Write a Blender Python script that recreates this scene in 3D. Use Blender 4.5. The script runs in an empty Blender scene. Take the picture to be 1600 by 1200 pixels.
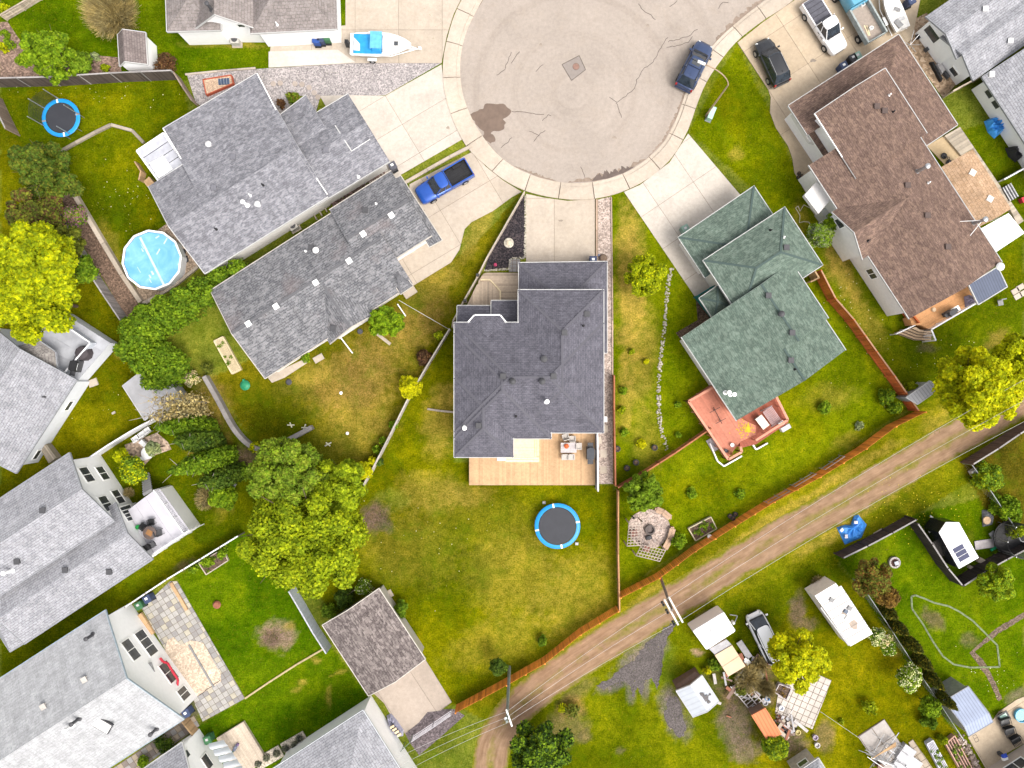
import bpy, math, random
import numpy as np
from mathutils import Vector, Matrix
random.seed(7); rng = np.random.default_rng(7)
SC = bpy.context.scene
COL = SC.collection
R = math.radians
# ---------------------------------------------------------------- camera, sky, sun, exposure
H = 66.7            # drone height above the ground, metres
S = 16.0            # survey: photo pixels per metre at ground level
cam = bpy.data.cameras.new('camera'); camo = bpy.data.objects.new('camera', cam); COL.objects.link(camo)
camo.location = (0, 0, H); cam.sensor_width = 36; cam.lens = 36 / (2 * (800 / S) / H)
cam.clip_start = 0.5; cam.clip_end = 6000
SC.camera = camo
wd = bpy.data.worlds.new('World'); SC.world = wd; wd.use_nodes = True
nt = wd.node_tree; bg = nt.nodes['Background']
sky = nt.nodes.new('ShaderNodeTexSky'); sky.sky_type = 'NISHITA'; sky.sun_disc = False
sky.sun_elevation = R(56); sky.sun_rotation = R(128); sky.dust_density = 4; sky.air_density = 1; sky.ozone_density = 1
hs = nt.nodes.new('ShaderNodeHueSaturation'); hs.inputs['Saturation'].default_value = 0.22
tint = nt.nodes.new('ShaderNodeMix'); tint.data_type = 'RGBA'; tint.blend_type = 'MULTIPLY'
tint.inputs[0].default_value = 1; tint.inputs[7].default_value = (1.0, 0.97, 0.95, 1)
nt.links.new(sky.outputs[0], hs.inputs['Color']); nt.links.new(hs.outputs[0], tint.inputs[6])
nt.links.new(tint.outputs[2], bg.inputs[0]); bg.inputs[1].default_value = 0.15
sun = bpy.data.lights.new('sun', 'SUN'); sun.energy = 0.95; sun.angle = R(32); sun.color = (1, 0.96, 0.9)
suno = bpy.data.objects.new('sun', sun); COL.objects.link(suno)
# Nishita rotation: azimuth measured from +Y towards +X
el, az = R(56), R(128)
sd = Vector((math.sin(az) * math.cos(el), math.cos(az) * math.cos(el), math.sin(el)))
suno.rotation_euler = sd.to_track_quat('Z', 'Y').to_euler(); suno.location = sd * 100
SC.view_settings.view_transform = 'Standard'; SC.view_settings.look = 'None'
SC.view_settings.exposure = 1.30; SC.view_settings.gamma = 1; SC.view_settings.use_curve_mapping = False
# ---------------------------------------------------------------- helpers
def W(px, py, h=0.0):
 "survey point seen at photo position (px, py), standing h metres above ground -> world"
 k = (H - h) / H / S
 return Vector(((px - 800) * k, (600 - py) * k, h))
def W2(pts, h=0.0): return [W(p[0], p[1], h) for p in pts]
class MB:
 def __init__(s): s.v = []; s.f = []; s.m = []; s.uv = {}
 def add(s, vs, fs, mi=0):
  b = len(s.v); s.v += [tuple(v) for v in vs]
  for f in fs: s.f.append([b + i for i in f]); s.m.append(mi)
  return s
 def box(s, c, d, rz=0.0, mi=0, top=1.0):
  "box with base centre c and size d, top scaled"
  x, y, z = d[0] / 2, d[1] / 2, d[2]; ca, sa = math.cos(rz), math.sin(rz); vs = []
  for zz, k in ((0, 1), (z, top)):
   for sx, sy in ((-1, -1), (1, -1), (1, 1), (-1, 1)):
    X, Y = sx * x * k, sy * y * k
    vs.append((c[0] + X * ca - Y * sa, c[1] + X * sa + Y * ca, c[2] + zz))
  return s.add(vs, [(3, 2, 1, 0), (4, 5, 6, 7), (0, 1, 5, 4), (1, 2, 6, 5), (2, 3, 7, 6), (3, 0, 4, 7)], mi)
 def prism(s, pts, z0, z1, mi=0, ms=None):
  n = len(pts); ms = mi if ms is None else ms
  a = sum(pts[i][0] * pts[(i + 1) % n][1] - pts[(i + 1) % n][0] * pts[i][1] for i in range(n))
  if a < 0: pts = list(reversed(pts))
  b = len(s.v); s.v += [(p[0], p[1], z0) for p in pts] + [(p[0], p[1], z1) for p in pts]
  s.f.append([b + n + i for i in range(n)]); s.m.append(mi)
  s.f.append([b + n - 1 - i for i in range(n)]); s.m.append(ms)
  for i in range(n):
   j = (i + 1) % n; s.f.append([b + i, b + j, b + n + j, b + n + i]); s.m.append(ms)
  return s
 def tube(s, p, q, r, n=6, r2=None, mi=0, cap=True):
  p, q = Vector(p), Vector(q); r2 = r if r2 is None else r2
  d = (q - p); 
  if d.length < 1e-6: return s
  d.normalize(); u = d.orthogonal().normalized(); w = d.cross(u); vs = []
  for c, rr in ((p, r), (q, r2)):
   for i in range(n):
    a = 2 * math.pi * i / n; vs.append(c + (u * math.cos(a) + w * math.sin(a)) * rr)
  fs = [(i, (i + 1) % n, n + (i + 1) % n, n + i) for i in range(n)]
  if cap: fs += [tuple(range(n))[::-1], tuple(range(n, 2 * n))]
  return s.add(vs, fs, mi)
 def path(s, pts, r, n=6, mi=0):
  for a, b in zip(pts, pts[1:]): s.tube(a, b, r, n, mi=mi)
  return s
 def lathe(s, c, prof, n=20, mi=0, rz=0.0, cap=True):
  vs = []; 
  for r, z in prof:
   for i in range(n):
    a = 2 * math.pi * i / n + rz; vs.append((c[0] + r * math.cos(a), c[1] + r * math.sin(a), c[2] + z))
  fs = []
  for k in range(len(prof) - 1):
   for i in range(n):
    j = (i + 1) % n; fs.append((k * n + i, k * n + j, (k + 1) * n + j, (k + 1) * n + i))
  if cap: fs.append(tuple(range(n))[::-1]); fs.append(tuple((len(prof) - 1) * n + i for i in range(n)))
  return s.add(vs, fs, mi)
 def bar(s, p, q, w, t, mi=0, out=None):
  "flat bar from p to q, width w (horizontal), thickness t (upwards)"
  p, q = Vector(p), Vector(q); d = q - p; hd = Vector((d.x, d.y, 0))
  if hd.length < 1e-6: hd = Vector((1, 0, 0))
  n = Vector((-hd.y, hd.x, 0)).normalized() * (w / 2); z = Vector((0, 0, t))
  vs = [p - n, p + n, q + n, q - n, p - n + z, p + n + z, q + n + z, q - n + z]
  return s.add(vs, [(0, 1, 2, 3), (7, 6, 5, 4), (0, 3, 7, 4), (1, 5, 6, 2), (0, 4, 5, 1), (3, 2, 6, 7)], mi)
 def mesh(s, name, mats, origin=None, smooth=None):
  v = np.array(s.v, dtype=float); me = bpy.data.meshes.new(name)
  if origin is not None: v = v - np.array(origin)
  me.from_pydata(v.tolist(), [], s.f)
  for m in (mats if isinstance(mats, (list, tuple)) else [mats]): me.materials.append(m)
  me.polygons.foreach_set('material_index', s.m)
  if s.uv:
   uvl = me.uv_layers.new(name='UVMap')
   for fi, uvs in s.uv.items():
    for k, li in enumerate(me.polygons[fi].loop_indices): uvl.data[li].uv = uvs[k]
  if smooth is not None:
   me.polygons.foreach_set('use_smooth', [True] * len(me.polygons)); me.set_sharp_from_angle(angle=R(smooth))
  me.update(); return me
WL = {}
def wloc(o): return WL.get(o.name, Vector((0, 0, 0))) if o else Vector((0, 0, 0))
def raw(name, data, parent=None, loc=(0, 0, 0), rz=0):
 o = bpy.data.objects.new(name, data); COL.objects.link(o); o.location = loc; o.rotation_euler = (0, 0, rz)
 if parent: o.parent = parent
 return o
def part(name, mb, mats, parent=None, smooth=None, label=None, kind=None):
 "world-space mesh -> object with its origin at its own base centre"
 if not mb.v: return None
 v = np.array(mb.v); c = Vector(((v[:, 0].min() + v[:, 0].max()) / 2, (v[:, 1].min() + v[:, 1].max()) / 2, v[:, 2].min()))
 o = raw(name, mb.mesh(name, mats, c, smooth), parent, c - wloc(parent)); WL[o.name] = c
 if label: o['label'] = label
 if kind: o['kind'] = kind
 return o
def thing(name, label, cat, loc=(0, 0, 0), group=None, rz=0):
 o = bpy.data.objects.new(name, None); COL.objects.link(o); o.location = loc; o.rotation_euler = (0, 0, rz)
 o.empty_display_size = 0.3; o['label'] = label; o['category'] = cat
 if group: o['group'] = group
 WL[o.name] = Vector(loc); return o
def tag(o, label, cat, group=None):
 o['label'] = label; o['category'] = cat
 if group: o['group'] = group
 return o
def struct(name, mb, mats, label=None, smooth=None):
 o = part(name, mb, mats, None, smooth); o['kind'] = 'structure'
 if label: o['label'] = label
 return o
def place(t, loc, rz=0):
 t.location = loc; t.rotation_euler = (0, 0, rz); WL[t.name] = Vector(loc)
def kids(o): return [c for c in bpy.data.objects if c.parent == o]
def copy_thing(t, loc, rz, label, scale=1.0):
 r = t.copy(); COL.objects.link(r); r.location = loc; r.rotation_euler = (0, 0, rz); r['label'] = label; r.scale = (scale,) * 3
 for ch in kids(t):
  c = ch.copy(); COL.objects.link(c); c.parent = r
  for g in kids(ch):
   d = g.copy(); COL.objects.link(d); d.parent = c
 return r
def lerp(a, b, t): return a + (b - a) * t
def ang(p, q): return math.atan2(q[1] - p[1], q[0] - p[0])
def pang(a, b):
 "world heading of the photo direction a->b"
 return math.atan2(-(b[1] - a[1]), b[0] - a[0])
# ---------------------------------------------------------------- materials
def c4(c): return (c[0], c[1], c[2], 1)
class NT:
 def __init__(s, name):
  s.m = bpy.data.materials.new(name); s.m.use_nodes = True; s.t = s.m.node_tree; s.b = s.t.nodes['Principled BSDF']
  s.out = s.t.nodes['Material Output']
 def n(s, ty, **kw):
  x = s.t.nodes.new(ty)
  for k, v in kw.items(): setattr(x, k, v)
  return x
 def l(s, a, b): s.t.links.new(a, b)
 def coord(s, kind='Object', scale=None):
  tc = s.n('ShaderNodeTexCoord'); o = tc.outputs[kind]
  if scale:
   mp = s.n('ShaderNodeMapping'); mp.inputs['Scale'].default_value = scale; s.l(o, mp.inputs[0]); o = mp.outputs[0]
  return o
 def noise(s, vec, scale, detail=4, rough=0.6, dist=0):
  x = s.n('ShaderNodeTexNoise'); x.inputs['Scale'].default_value = scale; x.inputs['Detail'].default_value = detail
  x.inputs['Roughness'].default_value = rough; x.inputs['Distortion'].default_value = dist; s.l(vec, x.inputs['Vector']); return x.outputs['Fac']
 def ramp(s, fac, stops, interp='LINEAR'):
  x = s.n('ShaderNodeValToRGB'); x.color_ramp.interpolation = interp; e = x.color_ramp.elements
  while len(e) < len(stops): e.new(0.5)
  for i, (p, c) in enumerate(stops): e[i].position = p; e[i].color = c4(c) if hasattr(c, '__len__') else (c, c, c, 1)
  s.l(fac, x.inputs[0]); return x.outputs[0]
 def mix(s, fac, a, b, mode='MIX'):
  x = s.n('ShaderNodeMix', data_type='RGBA', blend_type=mode)
  for v, i in ((fac, 0), (a, 6), (b, 7)):
   if hasattr(v, 'is_linked') or hasattr(v, 'links'): s.l(v, x.inputs[i])
   else: x.inputs[i].default_value = v if i == 0 else c4(v)
  return x.outputs[2]
 def math(s, op, a, b=0.0, clamp=False):
  x = s.n('ShaderNodeMath', operation=op, use_clamp=clamp)
  for v, i in ((a, 0), (b, 1)):
   if hasattr(v, 'links'): s.l(v, x.inputs[i])
   else: x.inputs[i].default_value = v
  return x.outputs[0]
 def bump(s, h, st=0.4, dist=0.02):
  x = s.n('ShaderNodeBump'); x.inputs['Strength'].default_value = st; x.inputs['Distance'].default_value = dist
  s.l(h, x.inputs['Height']); s.l(x.outputs[0], s.b.inputs['Normal'])
 def done(s, col, rough=0.8, metal=0.0, spec=0.3):
  if not any(k in s.m.name for k in ('stucco', 'bright_white', 'white_siding', 'lilac_white', 'white_trim', 'leaf', 'twig', 'petal')): col = s.mix(1.0, col, (.86, .86, .86), 'MULTIPLY') if hasattr(col, 'links') else dk(col, .86)
  if hasattr(col, 'links'): s.l(col, s.b.inputs['Base Color'])
  else: s.b.inputs['Base Color'].default_value = c4(col)
  s.b.inputs['Roughness'].default_value = rough; s.b.inputs['Metallic'].default_value = metal
  s.b.inputs['Specular IOR Level'].default_value = spec; return s.m
MATS = {}
def dk(c, k): return tuple(max(0, x * k) for x in c)
def plain(name, c, rough=0.7, metal=0.0, var=0.25, scale=3.0, bump=0.15, fine=30, spec=0.3):
 if name in MATS: return MATS[name]
 t = NT(name); v = t.coord('Object'); n1 = t.noise(v, scale, 5); n2 = t.noise(v, fine, 2)
 col = t.ramp(n1, [(0.3, dk(c, 1 - var)), (0.55, c), (0.75, dk(c, 1 + var * 0.6))])
 oi = t.n('ShaderNodeObjectInfo'); col = t.mix(0.6, col, t.ramp(oi.outputs['Random'], [(0, dk((1, 1, 1), 1 - var * 0.6)), (1, (1, 1, 1))]), 'MULTIPLY')
 if bump: t.bump(n2, bump, 0.02)
 MATS[name] = t.done(col, rough, metal, spec); return MATS[name]
def paint(name, c, rough=0.25, metal=0.0):
 if name in MATS: return MATS[name]
 t = NT(name); v = t.coord('Object'); n1 = t.noise(v, 2.5, 4)
 col = t.ramp(n1, [(0.3, dk(c, 0.9)), (0.7, c)]); m = t.done(col, rough, metal, 0.5)
 t.b.inputs['Coat Weight'].default_value = 0.6; t.b.inputs['Coat Roughness'].default_value = 0.08
 MATS[name] = m; return m
def glassm(name, c=(0.02, 0.025, 0.03), rough=0.06):
 if name in MATS: return MATS[name]
 t = NT(name); MATS[name] = t.done(t.ramp(t.noise(t.coord('Object'), 2, 2), [(0.3, dk(c, .7)), (0.7, dk(c, 1.5))]), rough, 0, 0.7); return MATS[name]
def shingle(name, cols, row=0.17, wid=0.34, contrast=1.0, mott=0.5, stain=None):
 "laminated asphalt shingles in roof-plane coordinates (u along the eave, v up the slope, metres)"
 if name in MATS: return MATS[name]
 t = NT(name); uv = t.coord('UV')
 br = t.n('ShaderNodeTexBrick'); t.l(uv, br.inputs['Vector']); br.inputs['Scale'].default_value = 1
 br.inputs['Brick Width'].default_value = wid; br.inputs['Row Height'].default_value = row
 br.inputs['Mortar Size'].default_value = 0.016; br.inputs['Mortar Smooth'].default_value = 0.4; br.offset = 0.37
 br.inputs['Color1'].default_value = c4(cols[0]); br.inputs['Color2'].default_value = c4(cols[1])
 br.inputs['Mortar'].default_value = c4(dk(cols[0], 1 - 0.55 * contrast)); br.inputs['Bias'].default_value = 0
 n1 = t.noise(uv, 0.9, 3); n2 = t.noise(uv, 5.5, 5, 0.75); n3 = t.noise(uv, 22, 2)
 mp = t.n('ShaderNodeMapping'); mp.inputs['Scale'].default_value = (3.2, 6.5, 1); t.l(uv, mp.inputs[0])
 vo = t.n('ShaderNodeTexVoronoi'); vo.inputs['Scale'].default_value = 1.0; t.l(mp.outputs[0], vo.inputs['Vector'])
 sep = t.n('ShaderNodeSeparateColor'); t.l(vo.outputs['Color'], sep.inputs[0])
 c = t.mix(t.ramp(sep.outputs[0], [(0.45, 0), (0.9, mott)]), br.outputs[0], cols[2] if len(cols) > 2 else dk(cols[1], 1.4))
 c = t.mix(0.75, c, t.ramp(n2, [(0.3, (0.72,) * 3), (0.7, (1.15,) * 3)]), 'MULTIPLY')
 c = t.mix(0.8, c, t.ramp(n1, [(0.35, (0.83,) * 3), (0.68, (1.1,) * 3)]), 'MULTIPLY')
 stk = t.n('ShaderNodeMapping'); stk.inputs['Scale'].default_value = (1.6, .14, 1); t.l(uv, stk.inputs[0]); c = t.mix(0.8, c, t.ramp(t.noise(stk.outputs[0], 1, 4, .7), [(0.36, (0.86,) * 3), (0.64, (1.08,) * 3)]), 'MULTIPLY')
 c = t.mix(0.7, c, t.ramp(n3, [(0.35, (0.8,) * 3), (0.65, (1.15,) * 3)]), 'MULTIPLY')
 if stain: c = t.mix(t.ramp(t.noise(uv, 0.25, 4, 0.6), [(0.55, 0), (0.72, 0.55)]), c, stain)
 t.bump(t.math('ADD', br.outputs['Fac'], n2), 0.5, 0.02)
 MATS[name] = t.done(c, 0.92, 0, 0.15); return MATS[name]
def siding(name, c, axis=2, pitch=0.2):
 "lap siding: horizontal courses as fine relief"
 if name in MATS: return MATS[name]
 t = NT(name); v = t.coord('Object'); sp = t.n('ShaderNodeSeparateXYZ'); t.l(v, sp.inputs[0])
 f = t.math('FRACT', t.math('MULTIPLY', sp.outputs[axis], 1 / pitch)); n1 = t.noise(v, 1.2, 4)
 col = t.mix(0.9, t.ramp(n1, [(0.3, dk(c, .92)), (0.7, c)]), t.ramp(f, [(0.0, (0.62,) * 3), (0.1, (1,) * 3), (1, (.95,) * 3)]), 'MULTIPLY')
 t.bump(f, 0.4, 0.03); MATS[name] = t.done(col, 0.55, 0, 0.3); return MATS[name]
def ribbed(name, c, pitch=0.2, rough=0.45, metal=0.3, depth=0.45):
 "corrugated sheet, ribs run up the slope (UV u across the ribs)"
 if name in MATS: return MATS[name]
 t = NT(name); uv = t.coord('UV'); sp = t.n('ShaderNodeSeparateXYZ'); t.l(uv, sp.inputs[0])
 f = t.math('FRACT', t.math('MULTIPLY', sp.outputs[0], 1 / pitch)); n1 = t.noise(uv, 1.1, 5)
 col = t.mix(0.9, t.ramp(n1, [(0.3, dk(c, .85)), (0.7, c)]), t.ramp(f, [(0.0, (1 - depth,) * 3), (0.2, (1,) * 3), (.8, (1,) * 3), (1, (1 - depth,) * 3)]), 'MULTIPLY')
 t.bump(f, 0.5, 0.03); MATS[name] = t.done(col, rough, metal, 0.4); return MATS[name]
def leafm(name, c1, c2, c3, trans=0.25):
 if name in MATS: return MATS[name]
 t = NT(name); g = t.n('ShaderNodeNewGeometry'); v = t.coord('Object'); n1 = t.noise(v, 0.9, 3); n2 = t.noise(v, 3.5, 2)
 col = t.ramp(g.outputs['Random Per Island'], [(0.0, c1), (0.5, c2), (1.0, c3)])
 col = t.mix(0.9, col, t.ramp(n1, [(0.36, (0.6, .68, .4)), (0.62, (1.15, 1.15, .5))]), 'MULTIPLY')
 col = t.mix(0.7, col, t.ramp(n2, [(0.36, (0.5,) * 3), (0.6, (1.1,) * 3)]), 'MULTIPLY')
 m = t.done(col, 0.7, 0, 0.1)
 tr = t.n('ShaderNodeBsdfTranslucent'); t.l(col, tr.inputs[0]); mx = t.n('ShaderNodeMixShader'); mx.inputs[0].default_value = trans
 t.l(t.b.outputs[0], mx.inputs[1]); t.l(tr.outputs[0], mx.inputs[2]); t.l(mx.outputs[0], t.out.inputs[0])
 MATS[name] = m; return m
def gritty(name, c, scale=9, var=0.5, c2=None, size=0.12, bumpd=0.02):
 "gravel or mulch: cells of different stones"
 if name in MATS: return MATS[name]
 t = NT(name); v = t.coord('Object'); vo = t.n('ShaderNodeTexVoronoi'); vo.inputs['Scale'].default_value = 1 / size; t.l(v, vo.inputs['Vector'])
 sp = t.n('ShaderNodeSeparateColor'); t.l(vo.outputs['Color'], sp.inputs[0])
 col = t.ramp(sp.outputs[0], [(0, dk(c, 1 - var)), (0.6, c), (1, c2 or dk(c, 1 + var))])
 col = t.mix(0.8, col, t.ramp(t.noise(v, 0.8, 5), [(0.35, (0.8,) * 3), (0.7, (1.1,) * 3)]), 'MULTIPLY')
 t.bump(vo.outputs['Distance'], 0.6, bumpd); MATS[name] = t.done(col, 0.9, 0, 0.2); return MATS[name]
def concrete(name, c, stain=(0.5, 0.36, 0.25), st=0.25, broad=0.3, arc=None):
 if name in MATS: return MATS[name]
 t = NT(name); v = t.n('ShaderNodeNewGeometry').outputs['Position']; c = dk(c, .86)
 n1 = t.noise(v, broad, 6, 0.6, 0.5); n2 = t.noise(v, 3, 6, 0.7); n3 = t.noise(v, 26, 3)
 col = t.ramp(n1, [(0.3, dk(c, .84)), (0.5, dk(c, .97)), (0.7, dk(c, 1.06))])
 col = t.mix(t.ramp(t.noise(v, 0.7, 6, 0.65), [(0.5, 0), (0.75, st)]), col, dk(c, .7) if stain is None else (c[0] * .85, c[1] * .78, c[2] * .66))
 col = t.mix(0.8, col, t.ramp(n2, [(0.34, (0.86,) * 3), (0.66, (1.07,) * 3)]), 'MULTIPLY'); col = t.mix(0.6, col, t.ramp(n3, [(0.36, (0.86,) * 3), (0.64, (1.08,) * 3)]), 'MULTIPLY')
 oi = t.n('ShaderNodeObjectInfo'); col = t.mix(0.9, col, t.ramp(oi.outputs['Random'], [(0, (0.88, .87, .85)), (1, (1,) * 3)]), 'MULTIPLY')
 if arc:
  vm = t.n('ShaderNodeVectorMath', operation='DISTANCE'); vm.inputs[1].default_value = arc; t.l(v, vm.inputs[0]); cb = t.n('ShaderNodeCombineXYZ'); t.l(vm.outputs['Value'], cb.inputs[0]); t.l(t.math('MULTIPLY', n1, 2.5), cb.inputs[1]); col = t.mix(0.9, col, t.ramp(t.noise(cb.outputs[0], .8, 4, .6), [(0.36, (0.9, .89, .88)), (0.5, (1, 1, 1)), (0.66, (1.05,) * 3)]), 'MULTIPLY')
 t.bump(n3, 0.15, 0.01); MATS[name] = t.done(col, 0.85, 0, 0.25); return MATS[name]
def boards(name, c, var=0.3, axis='x', streak=18):
 "sawn wood; every board object or island gets its own tone"
 if name in MATS: return MATS[name]
 t = NT(name); g = t.n('ShaderNodeNewGeometry'); v = g.outputs['Position']; oi = t.n('ShaderNodeObjectInfo')
 r = t.math('FRACT', t.math('ADD', g.outputs['Random Per Island'], oi.outputs['Random']))
 col = t.ramp(r, [(0, dk(c, 1 - var)), (0.5, c), (1, dk(c, 1 + var * .7))])
 col = t.mix(0.8, col, t.ramp(t.noise(v, 5, 5, 0.7), [(0.3, (0.75,) * 3), (0.7, (1.15,) * 3)]), 'MULTIPLY')
 col = t.mix(0.8, col, t.ramp(t.noise(v, 0.5, 4, 0.6), [(0.35, (0.85,) * 3), (0.7, (1.08,) * 3)]), 'MULTIPLY')
 t.bump(t.noise(v, streak, 3), 0.3, 0.01); MATS[name] = t.done(col, 0.75, 0, 0.25); return MATS[name]
WHITE = plain('white_trim', (0.8, 0.8, 0.78), 0.5, var=0.08, bump=0)
WSID = siding('white_siding', (0.86, 0.86, 0.86))
BLK = plain('black_plastic', (0.02, 0.02, 0.022), 0.5, var=0.4)
DGREY = plain('dark_grey', (0.07, 0.07, 0.075), 0.6)
MGREY = plain('mid_grey', (0.25, 0.25, 0.25), 0.6)
LGREY = plain('light_grey', (0.5, 0.5, 0.5), 0.6)
RUB = plain('rubber', (0.02, 0.02, 0.02), 0.85)
STEEL = plain('galvanised_steel', (0.5, 0.51, 0.52), 0.35, 0.7, var=0.15, bump=0)
GLASS = glassm('window_glass', (.05, .055, .06)); GLASSC = glassm('car_glass', (0.02, 0.028, 0.038), 0.03)
BARK = plain('bark', (0.12, 0.085, 0.06), 0.9, var=0.4, bump=0.6)
SOIL = gritty('soil', (0.12, 0.08, 0.055), size=0.09, var=0.6)
# ---------------------------------------------------------------- ground
def vnoise(x, y, sc, seed):
 r = np.random.default_rng(seed); T = r.random((257, 257)); x = x * .98 + y * .2 + 3000; y = y * .98 - x * .2 + 3100; u, v = (x * sc) % 256, (y * sc) % 256
 i, j = np.floor(u).astype(int), np.floor(v).astype(int); fu, fv = u - i, v - j
 fu = fu * fu * (3 - 2 * fu); fv = fv * fv * (3 - 2 * fv)
 return (T[i, j] * (1 - fu) + T[i + 1, j] * fu) * (1 - fv) + (T[i, j + 1] * (1 - fu) + T[i + 1, j + 1] * fu) * fv
def fbm(x, y, sc, seed): return (vnoise(x, y, sc, seed) + .5 * vnoise(x, y, sc * 2.1, seed + 1) + .25 * vnoise(x, y, sc * 4.3, seed + 2)) / 1.75
def inpoly(x, y, P):
 r = np.zeros(x.shape, bool); n = len(P)
 for i in range(n):
  x0, y0 = P[i]; x1, y1 = P[(i + 1) % n]
  if y0 == y1: continue
  c = ((y0 > y) != (y1 > y)) & (x < (x1 - x0) * (y - y0) / (y1 - y0) + x0); r ^= c
 return r
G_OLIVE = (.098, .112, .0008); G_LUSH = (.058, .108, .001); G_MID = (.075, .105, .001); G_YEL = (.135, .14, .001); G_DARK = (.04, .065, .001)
LAWNS = [
 ([(0, -50), (700, -50), (700, 125), (283, 125), (0, 137)], G_LUSH),
 ([(0, 137), (283, 125), (330, 300), (225, 475), (117, 300), (70, 300), (0, 160)], (.07, .098, .0008)) if True else ([], (0.0904, 0.122, 0.0012)),
 ([(0, 160), (70, 300), (200, 500), (330, 640), (260, 700), (0, 800)], (0.0936, 0.101, 0.0012)),
 ([(260, 650), (330, 600), (400, 700), (560, 760), (480, 900), (272, 900), (207, 942), (0, 1060), (0, 800), (160, 715)], (0.072, 0.0976, 0.001)),
 ([(272, 900), (382, 831), (460, 918), (517, 1010), (383, 1091), (320, 990)], (0.0504, 0.108, 0.001)),
 ([(383, 1091), (517, 1010), (580, 1090), (600, 1240), (280, 1240), (300, 1140)], (0.0396, 0.0976, 0.0008)),
 ([(330, 590), (645, 440), (745, 380), (815, 300), (700, 515), (556, 785), (400, 700)], (0.108, 0.105, 0.003)),
 ([(700, 515), (715, 470), (710, 720), (960, 760), (963, 948), (714, 1102), (600, 1080), (553, 980), (480, 920), (553, 785)], G_OLIVE),
 ([(955, 300), (980, 300), (1090, 470), (1110, 670), (963, 760), (957, 580)], (0.0976, 0.137, 0.0011)),
 ([(1076, 205), (1152, 65), (1260, 300), (1290, 420), (1420, 635), (1400, 560), (1272, 428), (1200, 320)], (0.0976, 0.13, 0.001)),
 ([(1270, 428), (1418, 640), (1200, 780), (1070, 855), (966, 926), (963, 760), (1110, 670), (1060, 520)], (0.108, 0.147, 0.0014)),
 ([(1260, 290), (1600, 170), (1600, 560), (1470, 620), (1425, 645), (1270, 428)], (0.0792, 0.112, 0.0016)),
 ([(966, 926), (1425, 640), (1600, 560), (1600, 700), (1100, 1010), (830, 1160), (714, 1104)], (0.122, 0.134, 0.003)),
 ([(820, 1120), (1040, 975), (1300, 868), (1600, 1240), (760, 1260)], (0.0864, 0.112, 0.0013)),
 ([(1230, 950), (1330, 905), (1495, 1150), (1560, 1300), (1100, 1300)], (0.115, 0.119, 0.0011)),
 ([(1302, 865), (1415, 808), (1600, 760), (1600, 1120), (1480, 1130), (1333, 905)], (0.0612, 0.115, 0.001)),
 ([(1500, 720), (1640, 650), (1640, 850), (1560, 830)], (0.072, 0.0648, 0.005)),
]
DRY = (.30, .225, .035); SOILC = (.12, .085, .055); DK = (.045, .07, .004); BRN = (.19, .125, .03)
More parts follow.
